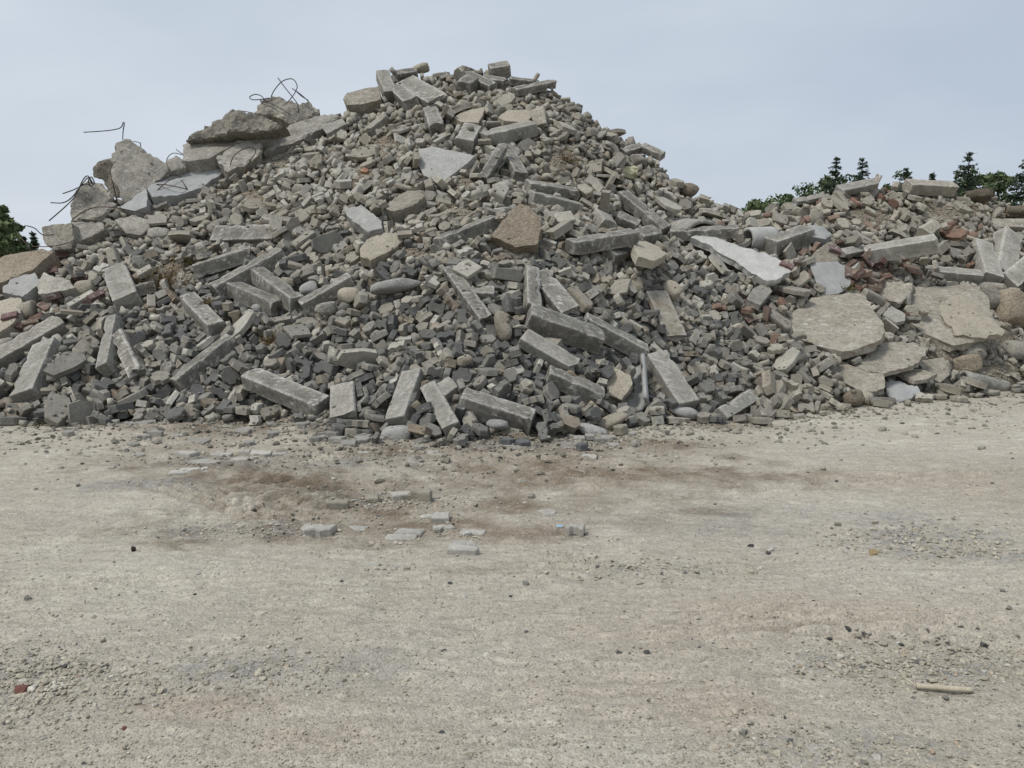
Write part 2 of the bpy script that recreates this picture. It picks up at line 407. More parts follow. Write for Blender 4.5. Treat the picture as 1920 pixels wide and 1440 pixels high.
# ------------------------------------------------------------------ the heap
CTRL = np.array([
 (-800, 790, 600, 12.5), (-300, 790, 560, 13.0), (0, 792, 502, 13.2), (70, 795, 474, 13.5), (130, 797, 436, 13.9), (220, 800, 398, 14.3),
 (330, 805, 342, 15.0), (450, 812, 296, 15.8), (590, 822, 234, 16.8), (650, 826, 198, 17.1), (710, 830, 170, 17.4), (780, 834, 137, 17.6),
 (860, 838, 130, 17.7), (950, 836, 140, 17.7), (1040, 828, 162, 17.6), (1100, 822, 204, 17.4), (1160, 812, 258, 17.1), (1240, 802, 300, 16.6),
 (1300, 795, 360, 15.8), (1400, 788, 396, 15.6), (1480, 780, 378, 16.2), (1560, 770, 358, 16.6), (1650, 758, 348, 17.0), (1800, 742, 355, 17.6),
 (1920, 732, 380, 18.2), (2200, 722, 425, 18.5), (2700, 715, 470, 19.0)], float)
NF, NB = 120, 36
ucols = np.arange(-780, 2690, 11.0)
def smooth_interp(u, k):
    y = np.interp(ucols, CTRL[:, 0], CTRL[:, k])
    ker = np.array([1, 2, 3, 2, 1.]) / 9
    yp = np.pad(y, 2, mode='edge')
    return np.convolve(yp, ker, 'valid')
tv, rv_, rd = smooth_interp(ucols, 1), smooth_interp(ucols, 2), smooth_interp(ucols, 3)
SURF = np.zeros((NF + NB, len(ucols), 3))
for c, u in enumerate(ucols):
    T = np.array(gpt(u, tv[c])); T[2] = -.06
    P = np.array(at(u, rv_[c], rd[c]))
    s = np.linspace(0, 1, NF)
    def gb(u0, s0, su, ss, a): return a * np.exp(-((u - u0) / su) ** 2 - ((s - s0) / ss) ** 2)
    bump = (gb(1180, .40, 260, .13, .30) + gb(1130, .62, 260, .12, -.22) + gb(650, .52, 220, .16, .22) + gb(250, .3, 200, .2, .15) + gb(1000, .25, 260, .14, .12)
            + gb(1570, .40, 160, .18, -.18) + gb(1800, .3, 160, .2, .15) + gb(600, .12, 200, .1, -.1))
    bump = bump * np.sin(np.pi * np.clip(s, 0, 1)) ** .5
    line = T[None] + (P - T)[None] * s[:, None]
    line += bump[:, None] * np.array([0, -.6, .8])[None]
    SURF[:NF, c] = line
    q = np.linspace(0, 1, NB + 1)[1:]
    dist = q * 10.0
    drop = np.where(dist < .8, .12 * dist, .096 + .72 * (dist - .8))
    SURF[NF:, c, 0] = P[0] + (P[0] / P[1]) * dist * .3
    SURF[NF:, c, 1] = P[1] + dist
    SURF[NF:, c, 2] = np.maximum(P[2] - drop, -.4)
nr, nc = SURF.shape[:2]
jj = np.arange(nr * nc).reshape(nr, nc)
HQ = np.stack([jj[:-1, :-1], jj[:-1, 1:], jj[1:, 1:], jj[1:, :-1]], -1).reshape(-1, 4)
flat = SURF.reshape(-1, 3)
NOM = BVHTree.FromPolygons([Vector(p) for p in flat], [tuple(q) for q in HQ.tolist()])
# vertex normals of the nominal surface
du = np.gradient(SURF, axis=1); dv = np.gradient(SURF, axis=0)
nrmS = np.cross(du, dv); nrmS /= np.linalg.norm(nrmS, axis=2, keepdims=True) + 1e-9

def hit(u, v):
    r = ray(u, v); r.normalize()
    h = NOM.ray_cast(CAM, r, 200)
    return (h[0], h[1], h[0].y) if h[0] is not None else None

def hitd(u, v):
    """heap point at the pixel; above the crest the depth of the crest just below is used"""
    for k in range(60):
        h = hit(u, v + 5 * k)
        if h is not None:
            if k == 0: return h
            d = h[2]
            return (at(u, v, d), Vector((0, -.6, .8)), d)
    g = gpt(u, v)
    return (g, Vector((0, 0, 1)), g.y)

# earth showing between the stones: patches where the heap is more soil than stone
PATCH = [(520, 300, 60, 30), (690, 320, 40, 22), (760, 480, 60, 26), (1060, 300, 46, 26), (1620, 405, 70, 22), (1770, 400, 70, 20), (880, 345, 40, 14), (1850, 640, 80, 40), (1780, 660, 60, 30),
         (330, 500, 40, 18), (720, 265, 30, 22), (560, 800, 80, 34), (430, 805, 130, 30), (270, 805, 120, 24), (640, 822, 80, 18), (120, 800, 90, 14), (500, 640, 20, 12), (860, 395, 40, 12), (1250, 800, 70, 14), (1880, 700, 60, 30), (600, 775, 40, 20), (820, 455, 40, 14), (470, 365, 40, 14), (1000, 820, 150, 12)]
def patch_val(u, v):
    t = 0
    for (a, b, ra, rb) in PATCH: t = max(t, math.exp(-((u - a) / ra) ** 2 - ((v - b) / rb) ** 2))
    return t
def project(P):
    q = Vector(P) - CAM
    z = q.dot(FWD)
    return (CX + F * q.x / z, CY - F * q.dot(UPV) / z)
pv = np.zeros((nr, nc))
for i in range(0, nr):
    for c in range(nc):
        if SURF[i, c, 1] > 5 and i < NF:
            u, v = project(SURF[i, c]); pv[i, c] = patch_val(u, v)
fx, fy, fz = SURF[..., 0], SURF[..., 1], SURF[..., 2]
low = -.135 + .13 * np.clip(pv * 1.4, 0, 1) + .035 * fbm(fx * 2.2, fy * 2.2, fz * 2.2, 51, 3) + .012 * fbm(fx * 9, fy * 9, fz * 9, 57, 3)
BASE = SURF + nrmS * low[..., None]
me = mesh_np('rubble_mound', BASE.reshape(-1, 3), HQ, True)
def earth_mat():
    m, t, b = new_mat('rubble_earth')
    geo = t.nodes.new('ShaderNodeNewGeometry'); pos = geo.outputs['Position']
    col = mix_n(t, ramp_n(t, noise_n(t, pos, 1.6, 5, .65), .35, .65), (.20, .165, .125, 1), (.295, .265, .215, 1))
    col = mix_n(t, .55, col, ramp_n(t, noise_n(t, pos, 38, 5, .7), .3, .7, (.45, .44, .43, 1), (1.4, 1.38, 1.35, 1)), 'MULTIPLY')
    vo = t.nodes.new('ShaderNodeTexVoronoi'); vo.inputs['Scale'].default_value = 34; t.links.new(pos, vo.inputs['Vector'])
    sc = t.nodes.new('ShaderNodeSeparateColor'); t.links.new(vo.outputs['Color'], sc.inputs[0])
    col = mix_n(t, .8, col, ramp_n(t, sc.outputs[0], 0, 1, (.6, .6, .6, 1), (1.35, 1.35, 1.35, 1)), 'MULTIPLY')
    t.links.new(col, b.inputs['Base Color']); b.inputs['Roughness'].default_value = .97; b.inputs['Specular IOR Level'].default_value = .1
    nrm = bump_n(t, ramp_n(t, vo.outputs['Distance'], .1, .8, (1, 1, 1, 1), (0, 0, 0, 1)), .8, .02)
    nrm = bump_n(t, noise_n(t, pos, 30, 5, .7), .7, .02, nrm)
    t.links.new(nrm, b.inputs['Normal'])
    return m
MAT['earth'] = earth_mat()
mound = link('rubble_mound', me, MAT['earth']); tag(mound, kind='structure')
# ------------------------------------------------------------------ big pieces: kerb stones, slabs, boulders
BIG = []
def kerb_mesh(L, w, h, seed, cham=.03, rough=.004, broken=0.0):
    rs = random.Random(seed)
    n = max(6, int(L / .075))
    e = .008
    c = min(cham, .4 * w, .4 * h)
    y, z = w / 2, h / 2
    sec = [(-y + e, -z), (0, -z), (y - e, -z), (y, -z + e), (y, 0), (y, z - c * .9), (y - c * .4, z - c * .25), (y - c, z), (0, z), (-y + e, z), (-y, z - e), (-y, 0), (-y, -z + e)]
    k = len(sec)
    corner = {0, 2, 3, 5, 6, 7, 9, 10, 12}
    V, Fc = [], []
    off = Vector((rs.uniform(0, 90), rs.uniform(0, 90), rs.uniform(0, 90)))
    xs = [-L / 2, -L / 2 + .008] + [-L / 2 + L * i / n for i in range(1, n)] + [L / 2 - .008, L / 2]
    for i, x in enumerate(xs):
        end = i in (0, len(xs) - 1)
        for j, (a, b) in enumerate(sec):
            p = Vector((x, a, b))
            if end: p.y *= 1 - .016 / w; p.z *= 1 - .016 / h
            q = p * 6 + off
            p += mn.noise_vector(q) * rough
            if j in corner:
                t = mn.noise(p * 7.3 + off * 1.7)
                if t > .22:
                    f = min(.024, (t - .22) * .10)
                    p.y -= math.copysign(f, p.y); p.z -= math.copysign(f, p.z)
            if broken and i >= len(xs) - 3: 
                p.x -= (broken * (.5 + mn.noise(Vector((a * 9, b * 9, 3)) + off))) * (i - len(xs) + 4) / 3
            V.append(p)
    m = len(xs)
    for i in range(m - 1):
        for j in range(k):
            j2 = (j + 1) % k
            Fc.append((i * k + j, i * k + j2, (i + 1) * k + j2, (i + 1) * k + j))
    for i, s in ((0, -1), (m - 1, 1)):
        ctr = len(V); V.append(sum((V[i * k + j] for j in range(k)), Vector()) / k + Vector((s * rs.uniform(-.006, .004), 0, 0)))
        for j in range(k):
            a, b = i * k + j, i * k + (j + 1) % k
            Fc.append((ctr, b, a) if s < 0 else (ctr, a, b))
    me = mesh_py('kerb_stone', V, Fc)
    wv = np.zeros(len(V), np.float32)
    for i in range(m):
        for j in range(k):
            if j in corner or i < 2 or i > m - 3: wv[i * k + j] = 1
    a = me.attributes.new('wear', 'FLOAT', 'POINT'); a.data.foreach_set('value', wv)
    return me

_seed = [100]
def kerb(u1, v1, u2, v2, wpx, hr, label, roll=0, lift=.05, mat='kerb', tint=1.0, Lmax=1.22, lean=None, name='kerb_stone', cat='kerb stone', cham=.03, rough=.006, broken=None, wm=None, z_off=0.0):
    _seed[0] += 1
    if u1 > u2: u1, v1, u2, v2 = u2, v2, u1, v1
    ends = []
    for (u, v) in ((u1, v1), (u2, v2)):
        p, nrm, d = hitd(u, v); ends.append([u, v, Vector(p), nrm, d])
    for e in ends:
        if e[3].y > .05 or e[3].z < .1: e[3] = Vector((0, -.6, .8))
        e[2] = at(e[0], e[1], (e[2] + e[3] * lift).y)
    lo, hi = (0, 1) if v1 > v2 else (1, 0)
    P, Q = ends[lo][2], ends[hi][2]
    if (Q - P).length > Lmax:
        # stands up from the slope: bring its upper end forward along its line of sight
        r = ray(ends[hi][0], ends[hi][1]); r.normalize()
        w_ = CAM - P; b = w_.dot(r); c = w_.dot(w_) - Lmax * Lmax
        disc = b * b - c
        if disc > 0:
            t0 = (Q - CAM).length
            Q = CAM + r * min((-b + math.sqrt(disc), -b - math.sqrt(disc)), key=lambda t: abs(t - t0))
    if lean is not None:
        r = ray(ends[hi][0], ends[hi][1]); Q = at(ends[hi][0], ends[hi][1], Q.y + lean)
    A, B = (P, Q) if lo == 0 else (Q, P)
    L = (B - A).length
    mid = (A + B) / 2
    w = wm or wpx / F * mid.y
    h = w * hr
    Nn = (ends[0][3] + ends[1][3]) / 2
    Xa = (B - A).normalized()
    Z = (Nn - Xa * Nn.dot(Xa)).normalized()
    Z = Quaternion(Xa, R(roll)) @ Z
    if broken is None: broken = (0, .09, 0, .04, .13)[_seed[0] % 5]
    me = kerb_mesh(L, w, h, _seed[0], cham, rough, broken)
    o = link(name, me, MAT[mat], frame(Xa, Z, mid + Vector((0, 0, z_off))))
    o.color = (tint, tint * .995, tint * .985, 1)
    tag(o, label, cat, 'kerb stones in the rubble heap' if name == 'kerb_stone' else None)
    BIG.append(o)
    return o

def clean_poly(pts):
    out_ = []
    for p in pts:
        if not out_ or (Vector(p) - Vector(out_[-1])).length > 1e-4: out_.append(p)
    return out_

def slab_mesh(poly2, thick, seed, rough=.008, edge=.02, under=.0, step=None):
    rs = random.Random(seed)
    off = Vector((rs.uniform(0, 90), rs.uniform(0, 90), rs.uniform(0, 90)))
    area = abs(sum(poly2[i][0] * poly2[(i + 1) % len(poly2)][1] - poly2[(i + 1) % len(poly2)][0] * poly2[i][1] for i in range(len(poly2)))) / 2
    sgn = sum(poly2[i][0] * poly2[(i + 1) % len(poly2)][1] - poly2[(i + 1) % len(poly2)][0] * poly2[i][1] for i in range(len(poly2)))
    if sgn < 0: poly2 = poly2[::-1]
    st = step or max(.035, math.sqrt(area) / 14)
    ring = []
    for i in range(len(poly2)):
        a, b = Vector(poly2[i]), Vector(poly2[(i + 1) % len(poly2)])
        m = max(1, int((b - a).length / st))
        for k in range(m):
            p = a.lerp(b, k / m)
            if k: 
                d = (b - a).normalized(); nn = Vector((d.y, -d.x))
                q = Vector((p.x * 9, p.y * 9, 0)) + off
                p = p + nn * ((mn.noise(q) + .55 * mn.noise(q * 3.1)) * edge)
            ring.append(p)
    nR = len(ring)
    xs = [p.x for p in ring]; ys = [p.y for p in ring]
    pts = list(ring)
    def inside(x, y):
        c = False
        for i in range(nR):
            a, b = ring[i], ring[i - 1]
            if (a.y > y) != (b.y > y) and x < (b.x - a.x) * (y - a.y) / (b.y - a.y + 1e-12) + a.x: c = not c
        return c
    y = min(ys) + st * .7
    while y < max(ys):
        x = min(xs) + st * .5
        while x < max(xs):
            px, py = x + rs.uniform(-.3, .3) * st, y + rs.uniform(-.3, .3) * st
            if inside(px, py) and min((Vector((px, py)) - p).length for p in ring) > st * .55: pts.append(Vector((px, py)))
            x += st
        y += st
    vo, ed, fa, ov, oe, of_ = delaunay_2d_cdt([Vector(p) for p in pts], [], [list(range(nR))], 1, 1e-6)
    top, bot = [], []
    src = [(o_[0] if o_ else -1) for o_ in ov]
    ringset = {}
    V, Fc = [], []
    for i, p in enumerate(vo):
        q = Vector((p.x, p.y, 0))
        z = (mn.noise(q * 2.5 + off) * 1.3 + mn.noise(q * 7 + off) * .7 + mn.noise(q * 19 + off) * .35) * rough
        if src[i] < nR and src[i] >= 0:
            ringset[src[i]] = i; z -= abs(mn.noise(q * 11 + off)) * rough * 2.2
        V.append(Vector((p.x, p.y, z)))
    nt_ = len(V)
    for f in fa: Fc.append(tuple(f))
    cx = sum(xs) / nR; cy = sum(ys) / nR
    mid0 = len(V)
    for i in range(nR):
        p = V[ringset[i]]; q = Vector((p.x, p.y, 1)) * 8 + off
        k = edge * mn.noise(q) - edge * .1
        d = Vector((p.x - cx, p.y - cy)); d.normalize()
        V.append(Vector((p.x + d.x * k, p.y + d.y * k, -thick * (.42 + .25 * mn.noise(q * 1.7)))))
    bot0 = len(V)
    for i in range(nR):
        p = V[ringset[i]]; q = Vector((p.x, p.y, 5)) * 6 + off
        d = Vector((p.x - cx, p.y - cy)); dl = d.length; d.normalize()
        k = -under * dl + edge * 1.2 * mn.noise(q)
        V.append(Vector((p.x + d.x * k, p.y + d.y * k, -thick + .1 * thick * mn.noise(q * 2))))
    cb = len(V); V.append(Vector((cx, cy, -thick)))
    for i in range(nR):
        j = (i + 1) % nR
        Fc.append((ringset[i], mid0 + i, mid0 + j, ringset[j])); Fc.append((mid0 + i, bot0 + i, bot0 + j, mid0 + j)); Fc.append((bot0 + i, cb, bot0 + j))
    me = mesh_py('concrete_slab', V, Fc)
    bm = bmesh.new(); bm.from_mesh(me); bmesh.ops.recalc_face_normals(bm, faces=bm.faces)
    bm.to_mesh(me); bm.free()
    return me

def slab(pts, thick, label, mat='tan', nrm=None, anchor=None, lift=.04, tint=1.0, rough=.008, edge=.02, under=0.0, name='concrete_slab', cat='concrete slab', mix=0.0, group=None, d=None):
    _seed[0] += 1
    cu = sum(p[0] for p in pts) / len(pts); cv = sum(p[1] for p in pts) / len(pts)
    P, N0, dd = hitd(*(anchor or (cu, cv)))
    Nn = Vector(N0)
    if Nn.y > 0 or Nn.z < .1: Nn = Vector((0, -.6, .8))
    if nrm is not None: Nn = Vector(nrm).normalized()
    if d: P = at(*(anchor or (cu, cv)), d)
    P = Vector(P) + Nn * lift
    Xa = Vector((1, 0, 0)); 
    if abs(Nn.x) > .9: Xa = Vector((0, 1, 0))
    Xa = (Xa - Nn * Xa.dot(Nn)).normalized(); Ya = Nn.cross(Xa)
    W = []
    for (u, v) in pts:
        r = ray(u, v); den = r.dot(Nn)
        t = (P - CAM).dot(Nn) / den
        W.append(CAM + r * t)
    C = sum(W, Vector()) / len(W)
    poly2 = clean_poly([((w - C).dot(Xa), (w - C).dot(Ya)) for w in W])
    me = slab_mesh(poly2, thick, _seed[0], rough, edge, under)
    o = link(name, me, MAT[mat], frame(Xa, Nn, C))
    o.color = (tint, tint * .995, tint * .985, 1)
    tag(o, label, cat, group)
    BIG.append(o)
    return o

def boulder_mesh(a, b, c, seed, pw=.75, rough=.08, sub=3, cuts=5, smooth=True):
    rs = random.Random(seed)
    bm = bmesh.new(); bmesh.ops.create_icosphere(bm, subdivisions=sub, radius=1)
    off = Vector((rs.uniform(0, 90), rs.uniform(0, 90), rs.uniform(0, 90)))
    planes = []
    for _ in range(cuts):
        d = Vector((rs.gauss(0, 1), rs.gauss(0, 1), rs.gauss(0, 1))).normalized(); planes.append((d, rs.uniform(.62, .92)))
    for v in bm.verts:
        p = v.co.copy()
        p = Vector([math.copysign(abs(x) ** pw, x) for x in p])
        for d, k in planes:
            t = p.dot(d)
            if t > k: p -= d * (t - k) * .9
        p *= 1 + rough * (1.2 * mn.noise(p * 1.7 + off) + .6 * mn.noise(p * 4.5 + off) + .35 * mn.noise(p * 11 + off))
        v.co = Vector((p.x * a, p.y * b, p.z * c))
    me = bpy.data.meshes.new('boulder'); bm.to_mesh(me); bm.free()
    if smooth: me.polygons.foreach_set('use_smooth', [True] * len(me.polygons))
    return me

def boulder(u, v, ru, rv, ang, label, mat='rough', depth=.8, lift=.05, tint=1.0, pw=.75, rough=.08, cuts=5, name='concrete_chunk', cat='concrete chunk', smooth=True, ground_=False, group=None, sub=3):
    _seed[0] += 1
    if ground_:
        P = gpt(u, v); Nn = Vector((0, 0, 1)); d = P.y
    else:
        P, Nn, d = hitd(u, v)
        if Nn.y > 0: Nn = Vector((0, -.6, .8))
    a, b = ru / F * d, rv / F * d
    P = at(u, v, (Vector(P) + Nn * lift).y)
    c, s = math.cos(R(ang)), math.sin(R(ang))
    Xa = Vector((1, 0, 0)) * c + UPV * s
    Ya = UPV * c - Vector((1, 0, 0)) * s
    Z = Xa.cross(Ya)
    me = boulder_mesh(a, b, max(.5 * b, depth * (a + b) / 2), _seed[0], pw, rough, sub, cuts, smooth)
    o = link(name, me, MAT[mat], Matrix(((Xa.x, Ya.x, Z.x, P.x), (Xa.y, Ya.y, Z.y, P.y), (Xa.z, Ya.z, Z.z, P.z), (0, 0, 0, 1))))
    o.color = (tint, tint * .995, tint * .985, 1)
    tag(o, label, cat, group); BIG.append(o)
    return o

def tube_mesh(pts, r, k=6, name='rod'):
    pts = [Vector(p) for p in pts]
    # Catmull-Rom through the points
    P = []
    ext = [pts[0] * 2 - pts[1]] + pts + [pts[-1] * 2 - pts[-2]]
    for i in range(1, len(ext) - 2):
        for j in range(5):
            t = j / 5
            a, b, c, d = ext[i - 1:i + 3]
            P.append(.5 * ((2 * b) + (c - a) * t + (2 * a - 5 * b + 4 * c - d) * t * t + (3 * b - a - 3 * c + d) * t ** 3))
    P.append(pts[-1])
    V, Fc = [], []
    up = Vector((.3, .8, .52))
    for i, p in enumerate(P):
        T = (P[min(i + 1, len(P) - 1)] - P[max(i - 1, 0)]).normalized()
        A = T.cross(up)
        if A.length < .05: A = T.cross(Vector((1, 0, 0)))
        A.normalize(); B = T.cross(A)
        for j in range(k):
            V.append(p + (A * math.cos(2 * math.pi * j / k) + B * math.sin(2 * math.pi * j / k)) * r)
    for i in range(len(P) - 1):
        for j in range(k):
            Fc.append((i * k + j, i * k + (j + 1) % k, (i + 1) * k + (j + 1) % k, (i + 1) * k + j))
    Fc.append(tuple(range(k - 1, -1, -1))); Fc.append(tuple((len(P) - 1) * k + j for j in range(k)))
    return mesh_py(name, V, Fc, True)

def rebar(parent, uvd, r=.012, mat='rebar'):
    """bent reinforcing bar sticking out of the piece: pixels plus depth offsets from the piece's own depth"""
    d0 = parent.matrix_basis.translation.y
    inv = parent.matrix_basis.inverted()
    pts = [inv @ at(u, v, d0 + dd) for (u, v, dd) in uvd]
    o = link('reinforcing_bar', tube_mesh(pts, r, 6, 'reinforcing_bar'), MAT[mat], None, parent)
    return o

def shell_mesh(L, r, t, a0, a1, n=16, m=10, seed=1):
    """part of a pipe: arc a0..a1 (degrees) round local X"""
    V, Fc = [], []
    off = Vector((seed, seed * 2.1, 0))
    full = abs(a1 - a0) >= 359
    for i in range(m + 1):
        x = -L / 2 + L * i / m
        for j in range(n + 1):
            a = R(a0 + (a1 - a0) * j / n)
            e = 0 if full else (mn.noise(Vector((x * 6, j, 0)) + off) * .03 if j in (0, n) else 0)
            xx = x + (mn.noise(Vector((j * .7, i, 2)) + off) * .03 if i in (0, m) else 0)
            for rr in (r, r - t):
                V.append(Vector((xx, rr * math.cos(a + e), rr * math.sin(a + e))))
    w = (n + 1) * 2
    for i in range(m):
        for j in range(n):
            p = i * w + j * 2
            Fc.append((p, p + 2, p + w + 2, p + w)); Fc.append((p + 1, p + w + 1, p + w + 3, p + 3))
        if not full:
            p = i * w; Fc.append((p, p + w, p + w + 1, p + 1)); q = i * w + n * 2; Fc.append((q, q + 1, q + w + 1, q + w))
    for i in (0, m):
        for j in range(n):
            p = i * w + j * 2
            Fc.append((p, p + 1, p + 3, p + 2) if i == 0 else (p, p + 2, p + 3, p + 1))
    me = mesh_py('pipe', V, Fc)
    bm = bmesh.new(); bm.from_mesh(me); bmesh.ops.remove_doubles(bm, verts=bm.verts, dist=1e-5); bmesh.ops.recalc_face_normals(bm, faces=bm.faces); bm.to_mesh(me); bm.free()
    me.polygons.foreach_set('use_smooth', [True] * len(me.polygons))
    return me

def pipe(u1, v1, u2, v2, rpx, t, a0, a1, label, mat='kerb_pale', lift=.04, up=None, name='concrete_pipe', cat='pipe', tint=1.0):
    _seed[0] += 1
    (p1, n1, d1), (p2, n2, d2) = hitd(u1, v1), hitd(u2, v2)
    A = at(u1, v1, (Vector(p1) + n1 * lift).y); B = at(u2, v2, (Vector(p2) + n2 * lift).y)
    mid = (A + B) / 2; r = rpx / F * mid.y
    me = shell_mesh((B - A).length, r, min(t, r * .8), a0, a1, seed=_seed[0])
    o = link(name, me, MAT[mat], frame(B - A, Vector(up or (0, -.5, .85)), mid))
    o.color = (tint, tint, tint, 1)
    tag(o, label, cat); BIG.append(o)
    return o

def shell_at(P, axis, L, r, t, a0, a1, up, label, mat, name='broken_pipe', tint=1.0):
    me = shell_mesh(L, r, t, a0, a1, 20, 10, 9)
    o = link(name, me, MAT[mat], frame(Vector(axis), Vector(up), P)); o.color = (tint, tint, tint, 1)
    tag(o, label, 'pipe'); BIG.append(o); return o
# ------------------------------------------------------------------ kerb stones and blocks, where the photograph shows them
K = kerb
# left flank
K(-32, 690, 121, 602, 34, .8, 'long rough kerb stone with a crumbling lower side at the far left edge', mat='rough', Lmax=1.5, rough=.01, roll=15)
K(90, 648, 48, 745, 52, .55, 'wide pale grey kerb stone sloping down to the foot at far left', mat='kerb_pale', tint=.88, roll=-8)
K(217, 600, 199, 694, 26, 1.1, 'narrow upright kerb stone leaning steeply, forming left leg of a tent shape', mat='kerb_pale', tint=.85, roll=-15)
K(226, 630, 262, 706, 27, 1.0, 'narrow kerb stone leaning as right leg of a tent shape, left part of heap', tint=1.1, roll=20)
K(220, 512, 243, 572, 44, .8, 'stubby square grey block below the dry weeds at left', mat='kerb_pale', tint=.85, name='concrete_block', cat='concrete block', broken=.05)
K(254, 546, 299, 534, 24, .9, 'short block with dark shaded underside beside the brown dry weed', mat='kerb', name='concrete_block', cat='concrete block', roll=-20)
K(354, 562, 407, 618, 32, .9, 'kerb stone pointing down right with a small weed tuft on its upper end', tint=1.1, roll=-10)
K(438, 637, 330, 722, 30, 1.0, 'long kerb stone rising to the right, pale worn edge, left lower slope', tint=.95, roll=-18, cham=.02)
K(366, 508, 480, 472, 34, .75, 'clean grey kerb stone topmost of the crossed kerb stones at left centre', tint=1.05, lift=.18, roll=-20, mat='kerb')
K(404, 548, 530, 478, 36, .85, 'olive kerb stone lying beneath the clean grey kerb stone at left centre', tint=.92, lift=.06, roll=-14)
K(434, 540, 522, 578, 30, 1.0, 'kerb stone slanting into the dark gap below the crossed kerb stones', tint=.9, lift=.03, roll=-24)
K(480, 512, 558, 570, 30, .95, 'kerb stone descending right from the crossing point, forming a V', tint=1.0, lift=.10, roll=-24)
K(566, 577, 661, 523, 28, .9, 'thin kerb stone rising right from the tip of the V', tint=1.05, lift=.05, roll=-10)
K(402, 441, 525, 438, 36, .45, 'flat broad kerb stone lying level on left slope above the crossed stones', tint=1.0, lift=.22, roll=20)
K(468, 708, 606, 764, 40, .8, 'long worn kerb stone with white scratches near the foot left of centre', mat='kerb', tint=1.08, lift=.12, roll=-12, cham=.015)
K(644, 726, 646, 790, 48, .5, 'square upright slab end with a white splash at the foot', mat='rough', tint=.9, name='concrete_block', cat='concrete block', roll=0, lift=.1)
K(776, 702, 744, 792, 44, .62, 'broad clean kerb stone leaning left at the foot of the heap, centre', mat='kerb_pale', tint=.86, lift=.12, roll=-10)
K(806, 728, 850, 808, 34, .9, 'kerb stone leaning right at the foot, right of the broad clean one', mat='kerb_pale', tint=.84, lift=.12, roll=10)
K(822, 740, 858, 716, 40, .5, 'short five sided block resting behind the two leaning stones at the foot', mat='kerb_pale', tint=.88, name='concrete_block', cat='concrete block', lift=.02)
K(866, 748, 999, 790, 42, .9, 'long stepped kerb stone lying across the foot of the heap, centre', mat='kerb', tint=.95, lift=.14, roll=-8, cham=.05)
# centre
K(842, 505, 914, 604, 27, .7, 'slim kerb stone lying diagonally on the mid slope left of the upside down V', tint=.92, roll=-5)
K(884, 548, 927, 550, 24, .8, 'short grey block half hidden behind the slim diagonal kerb stone', tint=1.05, name='concrete_block', cat='concrete block', lift=.0)
K(996, 508, 1000, 584, 29, .9, 'upright kerb stone, left leg of the upside down V at centre', tint=1.1, lift=.16, roll=-8, cham=.045)
K(1008, 515, 1074, 594, 42, .55, 'kerb stone, right leg of the upside down V at centre', tint=1.12, lift=.08, roll=10)
K(990, 592, 1126, 640, 46, .8, 'thick dark kerb stone lying across the base of the upside down V', tint=.88, lift=.22, roll=-10)
K(980, 632, 1082, 690, 40, .55, 'pale dusty kerb stone lying flat below the thick dark one', mat='kerb_pale', tint=.9, lift=.06, roll=0)
K(1094, 602, 1208, 662, 32, .9, 'kerb stone with a jagged pale top running right from the thick dark one', mat='kerb', tint=1.12, lift=.08, roll=-16, rough=.009)
K(1026, 702, 1130, 744, 36, .8, 'kerb stone with clean square end near the foot, below the pale dusty one', tint=.98, lift=.12, roll=-12)
K(1230, 548, 1270, 638, 46, .25, 'smooth tan flat slab lying upright on the slope right of centre', mat='tan', tint=.84, lift=.1, name='paving_slab', cat='paving slab', rough=.003, roll=5)
K(1228, 670, 1288, 764, 46, .75, 'broad scuffed kerb stone slanting down right to the foot, right of centre', mat='kerb_pale', tint=.9, lift=.14, roll=12)
K(1349, 781, 1410, 744, 28, .9, 'wedge of kerb stone with its point on the ground at the foot, right', mat='kerb_pale', tint=.88, lift=.06, roll=10, broken=.06)
K(1165, 366, 1247, 434, 27, .8, 'brown grey kerb stone slanting on the shoulder right of the summit', tint=.92, lift=.2, roll=-5)
K(1256, 440, 1385, 433, 22, .9, 'long kerb stone lying level above the big white slab', tint=.98, lift=.12, roll=-14)
K(1068, 463, 1191, 443, 32, .8, 'dusty kerb stone lying level on the right mid slope', tint=.98, lift=.12, roll=-18)
K(1192, 447, 1229, 439, 32, .8, 'short kerb end butting against the dusty level kerb stone', tint=.92, lift=.12, name='concrete_block', cat='concrete block')
K(1122, 408, 1140, 430, 36, .8, 'pale standing block on the shoulder beside the slanting kerb stone', mat='rough', tint=1.05, name='concrete_block', cat='concrete block', lift=.1)
K(1155, 410, 1195, 428, 28, .9, 'dark squared block lying under the slanting brown kerb stone', tint=.9, name='concrete_block', cat='concrete block', lift=.06)
K(1140, 482, 1186, 470, 28, .9, 'dark block with tan top next to the tan gravelly boulder', tint=.8, name='concrete_block', cat='concrete block', lift=.06)
K(988, 348, 1084, 364, 24, .8, 'upper of two parallel kerb stones on the upper right slope', tint=1.05, lift=.22, roll=-10)
K(994, 370, 1085, 392, 26, .9, 'lower paler one of two parallel kerb stones on the upper right slope', mat='kerb_pale', tint=.92, lift=.08, roll=-8)
K(820, 458, 931, 414, 30, .8, 'kerb stone with a pale edge rising to the brown gravelly slab', tint=1.0, lift=.08, roll=-20)
K(904, 262, 1000, 240, 30, .8, 'long pale kerb stone high on the heap below the summit', mat='kerb_pale', tint=.9, lift=.14, roll=-14)
K(869, 274, 886, 244, 34, .8, 'pale block standing left of the long pale kerb stone near the summit', mat='kerb_pale', tint=.95, lift=.1, name='concrete_block', cat='concrete block')
K(762, 158, 824, 194, 40, .5, 'thick kerb stone lying on the summit, pointing down right', mat='kerb', tint=1.15, lift=.14, Lmax=1.5, roll=5)
